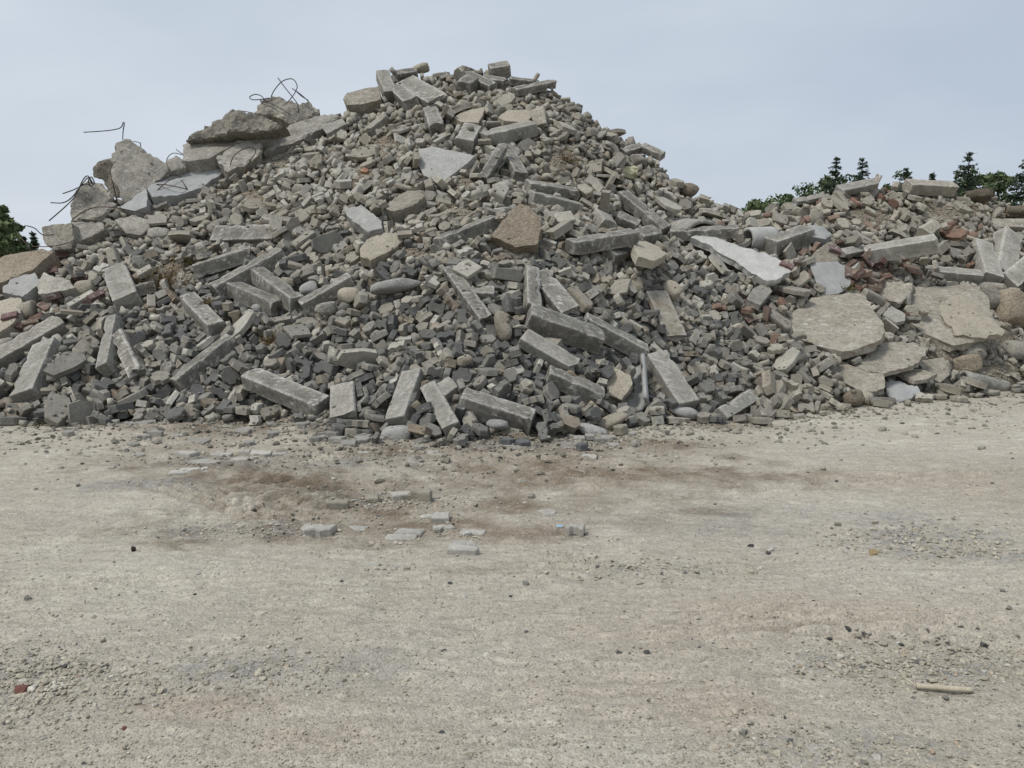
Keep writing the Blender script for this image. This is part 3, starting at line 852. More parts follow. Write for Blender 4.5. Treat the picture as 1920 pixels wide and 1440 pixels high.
K(717, 140, 732, 180, 24, .9, 'pale kerb stone standing almost upright at the left end of the summit', mat='kerb_pale', tint=.9, lift=.2, roll=-10)
K(742, 168, 774, 197, 26, .8, 'dark smooth kerb stone wedged under the thick summit stone', mat='kerb_dark', tint=1.25, lift=.12)
K(741, 143, 782, 137, 22, .7, 'square ended block on the summit skyline behind the thick stone', mat='kerb', tint=.85, lift=.18, name='concrete_block', cat='concrete block')
K(873, 141, 926, 166, 20, .8, 'dark grey kerb stone lying on the skyline at the summit', mat='kerb_dark', tint=1.2, lift=.16, roll=10)
K(868, 165, 886, 153, 30, .8, 'rounded dark block just below the dark skyline kerb stone', mat='kerb', tint=.85, lift=.12, name='concrete_block', cat='concrete block', cham=.06)
K(918, 136, 955, 129, 26, .9, 'highest block of the heap, a corner piece on the skyline', mat='kerb', tint=1.0, lift=.22, name='concrete_block', cat='concrete block')
K(905, 151, 950, 158, 20, .9, 'block carrying the highest corner piece at the summit', mat='kerb', tint=1.0, lift=.2, name='concrete_block', cat='concrete block')
K(955, 151, 1010, 158, 14, .9, 'thin kerb stone on the skyline right of the highest block', tint=1.05, lift=.14)
K(965, 172, 1040, 156, 15, .9, 'long kerb stone jutting out to the right at the summit skyline', tint=1.1, lift=.16, rough=.007)
K(808, 212, 820, 246, 28, .9, 'olive block standing on the slope under the summit', tint=1.05, lift=.12, name='concrete_block', cat='concrete block')
K(690, 248, 722, 222, 20, .8, 'rounded tan kerb piece on the slope below the left summit', mat='tan', tint=.8, lift=.1, cham=.06)
K(904, 338, 944, 274, 18, .9, 'narrow kerb stone propped steeply on upper slope right of the pebbled slab', tint=.85, lift=.18, Lmax=1.1)
K(928, 318, 952, 296, 15, .9, 'thin sliver of kerb beside the narrow propped stone', tint=.9, lift=.1, name='concrete_block', cat='concrete block')
K(952, 290, 976, 334, 28, .8, 'kerb stone end facing out with pavers on its top, upper slope', tint=1.0, lift=.2, roll=-5)
K(1166, 286, 1206, 274, 16, .8, 'flat kerb piece on the right skyline', tint=1.1, lift=.1, roll=5)
K(1204, 276, 1243, 293, 16, .9, 'kerb piece jutting from the right skyline, pointing down right', tint=1.05, lift=.14, roll=5)
# right wing
K(1441, 463, 1513, 438, 34, .9, 'thick brown grey kerb stone above the big white slab, right', mat='kerb', tint=1.1, lift=.16, roll=-14, cham=.05)
K(1620, 478, 1755, 456, 34, .8, 'long whitish kerb stone above the red bricks', mat='kerb_pale', tint=1.05, lift=.16, roll=-20)
K(1578, 476, 1622, 468, 18, .8, 'small flat kerb piece left of the long whitish kerb stone', mat='kerb_pale', tint=.95, lift=.12)
K(1731, 510, 1841, 520, 26, .8, 'kerb stone with clean white top on the right wing', mat='kerb_pale', tint=1.0, lift=.16, roll=-12)
K(1836, 462, 1856, 526, 38, .8, 'whitish kerb stone standing steep near the right edge, left one of two', mat='kerb_pale', tint=1.08, lift=.14, roll=5)
K(1891, 438, 1876, 516, 40, .7, 'whitish kerb stone standing steep near the right edge, right one of two', mat='kerb_pale', tint=1.08, lift=.14, roll=5)
K(1884, 532, 1945, 484, 36, .8, 'whitish kerb stone cut off by the right edge of the view', mat='kerb_pale', tint=1.08, lift=.14, roll=10)
K(1846, 424, 1945, 424, 22, .9, 'thick level slab end near the right edge with two pavers on it', mat='tan', tint=.95, lift=.12, roll=5)
K(1728, 440, 1752, 424, 26, .9, 'rounded pale block on the right wing above the whitish kerb stone', mat='tan', tint=.95, lift=.12, name='concrete_block', cat='concrete block', cham=.07)
K(1700, 350, 1786, 354, 24, .9, 'broad pale block on the skyline of the right wing', mat='tan', tint=.95, lift=.14, name='concrete_block', cat='concrete block')
K(1640, 346, 1650, 326, 10, .9, 'small stone standing upright on the right skyline', mat='tan', tint=.95, lift=.16, name='concrete_block', cat='concrete block')
K(1572, 358, 1640, 344, 22, .6, 'flat pale slab rising on the skyline of the right wing', mat='kerb_pale', tint=.85, lift=.16)
K(1490, 378, 1545, 368, 16, .5, 'thin flat slab on the left shoulder of the right wing', mat='kerb_pale', tint=.8, lift=.12)
K(1310, 372, 1334, 380, 16, .9, 'small tilted block on the saddle between both heaps', mat='tan', tint=.9, lift=.12, name='concrete_block', cat='concrete block')

# ------------------------------------------------------------------ slabs
S = slab
upr = (0.15, -.9, .42)
pA = S([(207, 320), (209, 295), (217, 267), (235, 259), (250, 267), (272, 285), (295, 295), (314, 310), (316, 320), (292, 338), (282, 350), (246, 371), (232, 385), (226, 378), (225, 360), (212, 340)], .32,
       'large slab standing on edge on the left shoulder with a bent bar on top', 'rough', (.12, -.93, .35), (285, 372), .05, .95, .02, .06, name='concrete_slab')
rebar(pA, [(230, 262, .1), (231, 245, .1), (233, 232, .1), (231, 230, .1), (225, 240, .1), (200, 245, .1), (157, 248, .1)], .010, 'rebar_grey')
rebar(pA, [(250, 265, .05), (262, 268, 0), (264, 276, 0)], .008, 'rebar_grey')
pB = S([(174, 317), (180, 306), (192, 300), (212, 298), (217, 320), (228, 345), (232, 370), (215, 371), (200, 357), (190, 337), (175, 332)], .5,
       'rounded dark block hanging behind the upright slab on the left shoulder', 'rough_dark', (-.5, -.75, -.35), (225, 372), .1, .9, .03, .03, name='concrete_chunk', cat='concrete chunk', d=15.3)
rebar(pB, [(206, 320, -.35), (212, 345, -.4), (218, 372, -.3), (219, 388, -.2)], .009)
rebar(pB, [(210, 338, -.35), (235, 352, -.5), (252, 370, -.5), (268, 382, -.4), (285, 372, -.4)], .009)
pC = S([(131, 397), (140, 365), (155, 347), (175, 340), (192, 342), (205, 357), (220, 387), (190, 412), (132, 414)], .45,
       'pitted block with drooping bars left of the upright slab', 'rough_dark', (.25, -.85, .45), (180, 412), .08, 1.25, .04, .06, name='concrete_chunk', cat='concrete chunk')
for q in ([(172, 345, 0), (165, 330, -.05), (155, 338, -.1), (143, 365, -.15), (125, 385, -.2), (92, 414, -.2)], [(175, 347, 0), (166, 333, 0), (150, 350, -.1), (135, 370, -.1), (118, 380, -.1), (95, 380, -.1)],
          [(173, 350, 0), (160, 345, -.05), (140, 355, -.1), (118, 363, -.1)], [(170, 352, .1), (166, 338, 0), (172, 332, 0), (178, 345, 0)]):
    rebar(pC, q, .0105, 'rebar_grey')
rebar(pC, [(135, 412, -.5), (160, 395, -.5), (185, 388, -.5), (220, 390, -.4), (255, 397, -.3), (290, 403, -.2)], .009)
pD = S([(276, 352), (290, 340), (312, 327), (350, 307), (367, 306), (375, 315), (402, 304), (422, 320), (390, 342), (375, 352), (332, 366), (285, 368)], .4,
       'smooth pale grey slab lying across the left shoulder', 'blue', (.1, -.62, .78), (350, 345), .1, .95, .012, .05)
for q in ([(340, 330, -.1), (318, 338, -.3), (300, 352, -.4), (290, 365, -.45), (280, 388, -.4), (300, 365, -.5)], [(286, 346, -.2), (308, 346, -.4), (330, 350, -.45), (352, 355, -.3)], [(340, 338, -.2), (346, 346, -.3), (350, 354, -.3)]):
    rebar(pD, q, .009)
pD2 = S([(222, 390), (250, 370), (274, 353), (277, 372), (274, 387), (250, 397)], .3, 'triangular pale slab end between upright slab and smooth slab', 'blue', (-.1, -.75, .62), (250, 392), .1, 1.02, .006, .015)
pE = S([(349, 266), (360, 252), (380, 240), (402, 225), (432, 207), (447, 206), (490, 215), (532, 236), (517, 242), (465, 245), (405, 254)], .42,
       'dark weathered slab on top of the left skyline stack', 'rough_dark', (-.1, -.96, .22), (430, 256), .3, .95, .05, .045, d=15.55)
pF = S([(342, 272), (355, 265), (400, 255), (447, 250), (490, 242), (525, 242), (512, 257), (450, 270), (405, 290), (372, 300), (345, 301)], .5,
       'thick grey slab beneath the dark weathered slab at the left skyline', 'rough', (.0, -.62, .78), (400, 300), .2, .9, .025, .06)
rebar(pF, [(345, 290, 0), (335, 284, 0), (330, 280, 0)], .008, 'rebar_grey')
rebar(pF, [(348, 292, -.1), (328, 287, -.1), (318, 291, -.1), (312, 300, -.1)], .008, 'rebar_grey')
rebar(pF, [(440, 272, -.4), (415, 285, -.45), (390, 300, -.4), (370, 308, -.3)], .009)
rebar(pF, [(450, 268, -.3), (420, 272, -.4), (395, 272, -.35)], .008)
pG = S([(405, 295), (422, 280), (450, 262), (485, 265), (492, 272), (487, 290), (460, 310), (427, 322)], .4,
       'blunt pale chunk with a looped rusty bar on the left shoulder', 'rough', (.15, -.75, .65), (450, 305), .35, 1.1, .035, .06, name='concrete_chunk', cat='concrete chunk')
rebar(pG, [(429, 320, -.2), (437, 295, -.35), (455, 280, -.4), (473, 276, -.4), (479, 286, -.4), (470, 300, -.35), (458, 325, -.3)], .009)
rebar(pG, [(490, 280, -.2), (480, 300, -.3), (465, 318, -.3), (458, 328, -.25)], .008)
pH = S([(491, 272), (520, 250), (552, 230), (590, 216), (627, 214), (635, 220), (602, 240), (565, 260), (525, 275), (495, 290)], .4,
       'long flat slab running up to the saddle left of the summit', 'rough', (.05, -.7, .7), (560, 262), .15, .95, .03, .06)
pI = S([(475, 205), (490, 190), (510, 181), (530, 182), (555, 190), (577, 187), (590, 200), (600, 212), (580, 220), (557, 225), (537, 230), (520, 222), (490, 214)], .6,
       'top chunk of left skyline stack with looping wires sticking up', 'rough_dark', (.1, -.85, .5), (550, 240), .25, 1.15, .06, .08, name='concrete_chunk', cat='concrete chunk', d=16.7)
for q in ([(508, 182, 0), (515, 168, 0), (530, 152, 0), (548, 148, 0), (557, 160, 0), (554, 172, 0), (545, 185, -.1), (535, 196, -.2)], [(521, 146, 0), (535, 165, -.1), (550, 184, -.2), (558, 196, -.25), (560, 212, -.25)],
          [(548, 166, 0), (560, 174, -.05), (572, 184, -.05), (580, 192, -.05)], [(552, 168, 0), (565, 180, 0), (578, 188, 0)],
          [(498, 190, 0), (490, 180, 0), (478, 177, 0), (468, 182, 0), (474, 187, 0), (492, 186, 0), (505, 184, 0), (512, 188, 0)], [(510, 188, -.1), (500, 190, -.1), (492, 186, -.1), (488, 190, -.1)], [(488, 190, 0), (505, 193, -.1), (520, 200, -.15), (545, 215, -.2)]):
    rebar(pI, q, .0105, 'rebar_grey')
rebar(pI, [(455, 208, -.2), (490, 215, -.3), (520, 222, -.3), (540, 235, -.2)], .008)
pJ = S([(77, 425), (105, 420), (132, 417), (137, 442), (132, 465), (100, 469), (82, 455)], .45, 'dark pitted block end at the far left skyline', 'rough_dark', (-.1, -.92, .3), (110, 468), .15, 1.15, .02, .025, name='concrete_chunk', cat='concrete chunk')
rebar(pJ, [(100, 440, -.1), (80, 440, -.2), (65, 428, -.2), (50, 423, -.2)], .009, 'rebar_grey')
rebar(pJ, [(38, 445, 0), (50, 458, -.1), (58, 470, -.1), (62, 490, -.1)], .008)
rebar(pJ, [(60, 462, -.2), (95, 462, -.35), (130, 455, -.3)], .008)
S([(132, 417), (190, 416), (196, 430), (175, 440), (150, 452), (136, 455)], .35, 'low grey block right of the dark pitted block end', 'rough', (0, -.8, .6), (160, 445), .12, .95, .015, .025, name='concrete_chunk', cat='concrete chunk')
S([(215, 412), (250, 402), (277, 410), (282, 427), (262, 440), (235, 435)], .3, 'angular grey chunk below the triangular pale slab', 'rough', (.1, -.75, .65), None, .12, 1.0, .02, .02, name='concrete_chunk', cat='concrete chunk')
S([(-30, 490), (0, 483), (75, 465), (100, 470), (60, 505), (0, 532), (-30, 540)], .35, 'brownish sloping slab at the far left edge of the heap', 'agg_brown', (-.15, -.6, .78), None, .12, 1.15, .02, .02)
S([(5, 540), (28, 515), (65, 510), (77, 530), (42, 556), (5, 548)], .25, 'whitish broken slab below the brownish slab at far left', 'white', None, None, .12, .72, .015, .02)
S([(70, 525), (80, 507), (105, 520), (130, 525), (140, 540), (110, 546), (90, 550), (72, 550)], .22, 'rounded pale chunk above the red bricks at far left', 'rough', None, None, .12, 1.15, .02, .02, name='concrete_chunk', cat='concrete chunk')
S([(-20, 570), (20, 555), (40, 560), (38, 585), (25, 605), (-5, 624), (-20, 620)], .35, 'pale gravelly slab cut by the left edge of the view', 'agg', None, None, .14, 1.1, .015, .02)
S([(784, 279), (815, 275), (890, 292), (880, 302), (830, 342), (795, 329), (786, 312)], .16, 'grey pebbled slab shaped like a fan on the upper centre slope', 'agg_grey', (-.1, -.72, .68), None, .14, 1.0, .006, .012)
S([(851, 220), (868, 208), (910, 200), (905, 215), (897, 230), (865, 228)], .14, 'small flat tan slab just under the summit', 'agg', None, None, .1, 1.05, .006, .015)
S([(934, 219), (950, 207), (990, 205), (1000, 216), (985, 231), (945, 226)], .14, 'second small tan slab under the summit, right of the first', 'agg', None, None, .1, 1.1, .006, .015)
S([(992, 208), (1020, 196), (1024, 230), (1003, 236)], .10, 'smooth thin slab leaning at the right under the summit', 'tan', (-.35, -.8, .48), (1005, 238), .1, .95, .004, .008)
S([(643, 186), (650, 175), (680, 165), (710, 162), (714, 185), (680, 196), (650, 196)], .4, 'rounded slab nose jutting out left of the summit', 'tan', (-.1, -.75, .65), (690, 205), .18, .82, .012, .02)
S([(921, 442), (937, 420), (972, 382), (992, 385), (1012, 405), (1015, 425), (1007, 458), (965, 462)], .2, 'brown gravelly slab standing in the middle of the heap', 'agg_brown', (-.05, -.8, .6), (965, 455), .16, 1.0, .015, .02)
S([(675, 467), (690, 447), (720, 436), (747, 437), (756, 450), (740, 465), (695, 487), (675, 480)], .17, 'tan gravelly slab on the left centre slope', 'agg', (.05, -.7, .72), None, .18, 1.05, .012, .02)
S([(644, 388), (677, 382), (715, 412), (716, 427), (690, 435), (652, 405)], .2, 'whitish crumbling slab on the mid slope left of centre', 'agg_grey', None, None, .14, .95, .02, .025)
S([(724, 392), (730, 377), (765, 356), (790, 357), (796, 367), (777, 382), (740, 396)], .2, 'smooth tan boulder shaped slab on the upper mid slope', 'tan', None, None, .1, .78, .015, .015)
S([(1187, 456), (1210, 450), (1237, 462), (1251, 476), (1230, 488), (1197, 481)], .14, 'tan gravelly boulder like slab on the right mid slope', 'agg', None, None, .16, 1.1, .01, .02)
S([(1295, 446), (1315, 435), (1335, 440), (1372, 455), (1440, 477), (1484, 496), (1485, 507), (1455, 525), (1440, 527), (1410, 512), (1385, 492), (1345, 470), (1325, 455)], .13, 'big white broken slab slanting down right above the pavers', 'white', (.05, -.62, .78), (1390, 500), .26, 1.0, .014, .05)
S([(1505, 428), (1520, 420), (1545, 425), (1560, 440), (1548, 449), (1520, 443)], .14, 'small blue grey chunk above the brown triangular slab', 'blue', None, None, .12, .85, .015, .02)
S([(1515, 493), (1525, 475), (1550, 455), (1565, 450), (1570, 470), (1573, 492)], .1, 'brown triangular slab leaning behind the blue grey slab', 'tan', (0, -.85, .5), (1545, 492), .06, .72, .008, .015)
S([(1518, 495), (1525, 492), (1570, 490), (1592, 505), (1595, 530), (1590, 541), (1570, 551), (1540, 554)], .09, 'smooth blue grey slab standing left of the red bricks', 'blue', (-.05, -.85, .5), (1560, 548), .14, .95, .004, .012)
S([(1477, 587), (1507, 575), (1522, 557), (1565, 552), (1617, 549), (1627, 562), (1657, 607), (1660, 620), (1645, 640), (1620, 648), (1580, 658), (1545, 651), (1510, 638), (1480, 622)], .16, 'largest tan slab on the right wing, left one of two big slabs', 'tan', (-.03, -.52, .85), None, .2, .93, .024, .055)
S([(1645, 547), (1650, 532), (1665, 527), (1712, 530), (1710, 545), (1690, 567), (1670, 563)], .12, 'medium tan slab wedged between the two big slabs', 'tan', (0, -.65, .75), None, .16, .98, .02, .02)
S([(1714, 537), (1837, 534), (1852, 555), (1867, 600), (1860, 620), (1825, 640), (1787, 647), (1752, 631), (1722, 616), (1704, 602)], .16, 'big tan slab at the right carrying a smaller slab on it', 'tan', (.03, -.58, .8), None, .14, .92, .024, .055)
S([(1760, 571), (1790, 552), (1815, 556), (1830, 570), (1885, 622), (1880, 628), (1835, 632), (1790, 628), (1785, 612), (1767, 592)], .11, 'ochre stained slab lying on top of the right big slab', 'agg', (.03, -.58, .8), None, .26, 1.0, .025, .07)
S([(1602, 685), (1625, 665), (1662, 640), (1712, 642), (1740, 655), (1737, 666), (1715, 681), (1680, 693), (1655, 700), (1620, 693)], .08, 'warm tan slab tilted over smaller slabs at the foot, right', 'tan', (.05, -.45, .88), (1670, 690), .2, .92, .014, .05)
S([(1565, 680), (1580, 675), (1602, 687), (1630, 697), (1657, 702), (1660, 725), (1645, 733), (1610, 732), (1585, 718), (1570, 700)], .12, 'tan slab partly under the warm tan slab at the foot, right', 'tan', (-.05, -.6, .78), None, .06, .92, .01, .02)
S([(1720, 677), (1770, 669), (1781, 702), (1762, 717), (1752, 711), (1757, 700), (1730, 692)], .07, 'smooth square cornered slab right of the warm tan slab', 'tan', (.1, -.6, .78), None, .08, .88, .003, .006)
S([(1675, 695), (1690, 691), (1727, 692), (1757, 701), (1740, 710), (1715, 713)], .07, 'thin tan slab lying in front of the smooth square cornered one', 'tan', (0, -.35, .93), None, .14, .98, .006, .012)
S([(1657, 717), (1670, 710), (1720, 722), (1727, 735), (1705, 748), (1685, 753), (1667, 743)], .12, 'blue grey chunk low at the foot on the right', 'blue', (0, -.6, .8), None, .12, .98, .02, .02, name='concrete_chunk', cat='concrete chunk')
S([(1655, 590), (1670, 572), (1697, 587), (1698, 600), (1680, 604)], .07, 'pale wedge of slab in the gap between the big slabs', 'kerb_pale', (0, -.4, .9), None, .1, 1.05, .006, .01)
S([(1135, 702), (1150, 688), (1183, 705), (1186, 720), (1165, 749), (1140, 740)], .14, 'gravelly tan block beside the broken pipe near the foot', 'agg', (-.15, -.8, .55), None, .16, 1.05, .01, .015, name='concrete_chunk', cat='concrete chunk')
S([(310, 302), (328, 291), (346, 299), (348, 314), (318, 322)], .35, 'small chunk between upright slab and left skyline stack', 'rough', (.1, -.8, .6), (330, 318), .1, .95, .03, .03, name='concrete_chunk', cat='concrete chunk')
S([(600, 235), (640, 222), (650, 232), (612, 250)], .12, 'flat grey slab on the saddle left of the summit', 'kerb_pale', None, None, .08, .85, .01, .015)
S([(1400, 560), (1412, 540), (1440, 528), (1448, 545), (1425, 572)], .1, 'small grey slab below the tip of the big white slab', 'kerb_pale', None, None, .1, .85, .006, .01)

# ------------------------------------------------------------------ boulders and lumps
B_ = boulder
B_(298, 438, 20, 12, 10, 'round pale lump below the angular grey chunk, far left', 'rough', tint=1.1)
B_(162, 542, 20, 17, 0, 'round brownish lump right of the red bricks at left', 'agg', tint=.95)
B_(52, 583, 19, 22, 0, 'round gravelly lump beside the bricks at far left', 'agg', tint=.95)
B_(10, 650, 22, 16, 15, 'dark rounded lump at the far left edge above the long rough kerb', 'rough_dark', tint=1.2)
B_(742, 536, 49, 13, 10, 'long pitted boulder lying level on the left centre slope', 'agg_grey', tint=.82, lift=.14, pw=.8)
B_(1262, 545, 21, 15, -40, 'pale gravelly boulder above the smooth tan flat slab', 'agg', tint=1.15, lift=.12)
B_(943, 611, 15, 29, 12, 'upright oval gravelly boulder left of the thick dark kerb', 'agg', tint=.85, lift=.14)
B_(872, 676, 16, 11, 20, 'small tan gravelly boulder low on the centre slope', 'agg', tint=1.0, lift=.1)
B_(1148, 791, 32, 15, 20, 'oval gravelly boulder tilted at the foot, right of centre', 'agg', tint=.9, lift=.12, pw=.8)
B_(1113, 811, 34, 14, -18, 'pale gravelly boulder spilled in front of the oval one at the foot', 'agg_grey', tint=1.0, lift=.1)
B_(1281, 773, 30, 12, -14, 'smooth flat oval boulder on the ground at the foot, right', 'agg_grey', tint=.95, lift=.1, pw=.85)
B_(765, 833, 21, 9, -6, 'brown speckled cobble lying in front of the foot, centre', 'agg', tint=.9, lift=.06, pw=.85)
B_(748, 815, 34, 18, 0, 'pale crumbled lump half buried at the foot, centre', 'agg_grey', tint=1.0, lift=.0)
B_(933, 797, 21, 11, -5, 'pebbly lump under the long stepped kerb stone', 'agg_grey', tint=.8, lift=.12)
B_(1293, 356, 17, 12, -10, 'dark rounded boulder on the right skyline above the saddle', 'agg_brown', tint=.95, lift=.2)
B_(1897, 580, 34, 40, 0, 'big brown weathered boulder at the right edge', 'agg_brown', tint=1.3, lift=.2, rough=.16, pw=.65)
B_(1858, 560, 20, 34, 10, 'narrow brown grey boulder left of the big weathered one', 'rough', tint=.85, lift=.08)
B_(1822, 663, 34, 22, -10, 'lumpy grey boulder half sunk in earth at right foot', 'rough', tint=.95, lift=.08, rough=.14)
B_(1903, 657, 26, 20, 0, 'grey boulder at right edge low on the heap', 'rough', tint=.9, lift=.1)
B_(1812, 683, 30, 18, 10, 'earthy tan boulder above the lying concrete post', 'agg_brown', tint=1.3, lift=.06, rough=.14)
B_(1598, 748, 20, 17, 25, 'brown boulder at the foot below the tan slabs, right', 'agg_brown', tint=.85, lift=.1, rough=.12)
B_(1625, 748, 18, 14, -20, 'tan boulder beside the brown boulder at the foot, right', 'agg', tint=1.0, lift=.08)
B_(1502, 766, 22, 11, 10, 'pinkish tan rock at the foot, lowest on the right', 'agg', tint=1.0, lift=.06, smooth=False, rough=.14)
B_(1548, 765, 14, 9, 0, 'small tan rock right of the pinkish tan rock', 'agg', tint=.9, lift=.06, smooth=False)
B_(480, 578, 10, 8, 0, 'small rounded stone below the V of kerbs', 'agg_grey', tint=.9)
B_(540, 530, 14, 10, -10, 'mossy lump inside the V of kerbs', 'agg', tint=.8, lift=.1)
B_(580, 542, 18, 13, 25, 'pebbly boulder right of the V of kerbs', 'agg_grey', tint=.95, lift=.14)
B_(655, 555, 22, 16, 0, 'pale crumbly lump beside the thin rising kerb', 'agg', tint=1.1, lift=.05)
B_(610, 578, 22, 15, 10, 'faceted dark lump with a pale top under the thin rising kerb', 'rough', tint=.9, lift=.16, smooth=False, cuts=9)
B_(790, 128, 16, 8, 10, 'rounded rock on the summit skyline', 'agg', tint=.95, lift=.2)
B_(1195, 300, 18, 10, 0, 'flat pale rock on the right upper slope', 'rough', tint=1.0, lift=.1)
B_(1905, 398, 22, 11, 0, 'earthy brown lump on the right skyline', 'agg_brown', tint=.7, lift=.06, rough=.25)
B_(1835, 368, 26, 12, 8, 'brown root like lump of earth on the right skyline', 'agg_brown', tint=.5, lift=.06, rough=.35)
B_(1700, 565, 10, 16, 0, 'small pale rock in the gap beside the right big slab', 'rough', tint=1.1, lift=.08)

# ------------------------------------------------------------------ pipes, shells, foam
pipe(1806, 708, 1886, 728, 14, .05, 0, 360, 'round grey concrete post lying at the foot, far right', 'kerb_pale', .1, tint=.88)
pipe(1402, 448, 1448, 446, 21, .06, 0, 360, 'short smooth pale pipe behind the big white slab', 'white', .1, tint=.85)
pipe(1186, 674, 1190, 756, 26, .05, 0, 165, 'broken half of a pale pipe standing open near the foot', 'white', .14, up=(.6, .75, .15), name='broken_pipe', tint=.72)
shell_at(Vector(hitd(1292, 428)[0]) + Vector((0, .25, -.32)), (-.35, .9, .12), 1.1, .52, .07, 42, 138, (0, -.1, 1), 'arched broken pipe shell on the saddle at right', 'kerb_pale')
o = boulder(1180, 322, 16, 12, -15, 'crumpled pale yellow foam lump on the right upper slope', 'foam', lift=.16, name='foam_lump', cat='foam', rough=.25, smooth=False)
# ------------------------------------------------------------------ loose stones: prototype shapes
STONE_SCALE = 1.06
def prism(poly, t, seed, ch=.009, jit=.004):
    rs = random.Random(seed)
    n = len(poly); cx = sum(p[0] for p in poly) / n; cy = sum(p[1] for p in poly) / n
    P = [((p[0] - cx) + rs.uniform(-jit, jit), (p[1] - cy) + rs.uniform(-jit, jit)) for p in poly]
    V = []
    for x, y in P: V.append((x * (1 + rs.uniform(-.03, .0)), y * (1 + rs.uniform(-.03, 0)), -t / 2 + rs.uniform(-.004, .003)))
    for x, y in P: V.append((x, y, t / 2 - ch + rs.uniform(-.003, .002)))
    for x, y in P:
        r = math.hypot(x, y); k = max(.3, 1 - ch / max(r, .02))
        V.append((x * k, y * k, t / 2 + rs.uniform(-.001, .001)))
    Fc = [tuple(range(n - 1, -1, -1)), tuple(range(2 * n, 3 * n))]
    for i in range(n):
        j = (i + 1) % n
        Fc.append((i, j, n + j, n + i)); Fc.append((n + i, n + j, 2 * n + j, 2 * n + i))
    return V, Fc

def shard(a, b, t, seed, n=6):
    rs = random.Random(seed)
    poly = []
    for i in range(n):
        th = 2 * math.pi * (i + rs.uniform(-.3, .3)) / n
        k = rs.uniform(.75, 1.1) / max(abs(math.cos(th)), abs(math.sin(th))) ** .5
        poly.append((a * k * math.cos(th), b * k * math.sin(th)))
    return prism(poly, t, seed + 500, .006, .006)

def rock(a, b, c, seed, n=13):
    rs = random.Random(seed)
    bm = bmesh.new()
    for _ in range(n):
        d = Vector((rs.gauss(0, 1), rs.gauss(0, 1), rs.gauss(0, 1))).normalized()
        m = max(abs(d.x), abs(d.y), abs(d.z))
        d = d / (m ** .55)
        bm.verts.new((d.x * a * rs.uniform(.85, 1.05), d.y * b * rs.uniform(.85, 1.05), d.z * c * rs.uniform(.85, 1.05)))
    r = bmesh.ops.convex_hull(bm, input=bm.verts)
    bmesh.ops.delete(bm, geom=[g for g in r['geom_interior'] if isinstance(g, bmesh.types.BMVert)], context='VERTS')
    bmesh.ops.dissolve_limit(bm, angle_limit=R(14), verts=bm.verts, edges=bm.edges)
    bm.verts.index_update()
    V = [tuple(v.co) for v in bm.verts]; Fc = [tuple(v.index for v in f.verts) for f in bm.faces]
    bm.free()
    return V, Fc

BONE = [(-.10, -.075), (-.06, -.075), (-.035, -.05), (.035, -.05), (.06, -.075), (.10, -.075), (.10, .075), (.06, .075), (.035, .05), (-.035, .05), (-.06, .075), (-.10, .075)]
WAVE = [(-.112, -.052), (-.058, -.078), (0, -.048), (.056, -.074), (.112, -.046), (.112, .050), (.056, .024), (0, .052), (-.058, .026), (-.112, .054)]
CROSS = [(-.115, -.045), (-.07, -.06), (-.05, -.11), (.05, -.11), (.07, -.06), (.115, -.045), (.115, .045), (.07, .06), (.05, .11), (-.05, .11), (-.07, .06), (-.115, .045)]
HEXA = [(-.115, 0), (-.065, -.062), (.065, -.062), (.115, 0), (.065, .062), (-.065, .062)]
NUT = [(-.09, 0), (-.045, -.075), (.045, -.075), (.09, 0), (.045, .075), (-.045, .075)]
RECT = [(-.10, -.05), (.10, -.05), (.10, .05), (-.10, .05)]
CUBE = [(-.052, -.05), (.05, -.052), (.052, .05), (-.05, .052)]
HALFW = [(-.06, -.05), (0, -.075), (.055, -.045), (.06, .048), (.01, .03), (-.055, .055)]
HALFX = [(-.06, -.06), (.05, -.06), (.085, -.005), (.05, .06), (-.05, .055), (-.035, 0)]
LSH = [(-.09, -.06), (.09, -.06), (.09, 0), (.02, .01), (-.01, .075), (-.09, .07)]
KINDS = [('interlocking_paver', 'paving stone', 'grey zigzag or bone shaped paving stone lying loose in the rubble heap', 'interlocking pavers tipped on the heap'),
         ('hexagonal_paver', 'paving stone', 'grey six sided paving stone lying loose in the rubble heap', 'six sided pavers tipped on the heap'),
         ('rectangular_paver', 'paving stone', 'small square cornered paving block lying loose in the rubble heap', 'square cornered paving blocks tipped on the heap'),
         ('concrete_fragment', 'concrete fragment', 'irregular broken concrete fragment lying loose in the rubble heap', 'broken concrete fragments in the heap')]
MANY = ['interlocking_pavers', 'hexagonal_pavers', 'rectangular_pavers', 'concrete_fragments']
PROTO = []                                   # (kind, verts, faces, weight)
def pr(kind, vf, w): PROTO.append((kind, vf[0], vf[1], w))
pr(0, prism(BONE, .07, 1), 7); pr(0, prism(WAVE, .07, 2), 9); pr(0, prism(WAVE, .068, 3, .006, .007), 6); pr(0, prism(CROSS, .07, 4), 2.5); pr(0, prism(LSH, .07, 5), 4); pr(0, prism(HALFW, .08, 6), 6)
pr(1, prism(HEXA, .07, 7), 9); pr(1, prism(NUT, .085, 8), 5); pr(1, prism(HALFX, .08, 9), 6); pr(1, prism([(x * .92, y * 1.12) for x, y in HEXA], .07, 10, .007, .006), 5)
pr(2, prism(RECT, .07, 11), 8); pr(2, prism(CUBE, .10, 12), 7); pr(2, prism([(x * 1.12, y * 1.25) for x, y in RECT], .085, 13), 4); pr(2, prism([(x * .6, y) for x, y in RECT], .08, 14), 6)
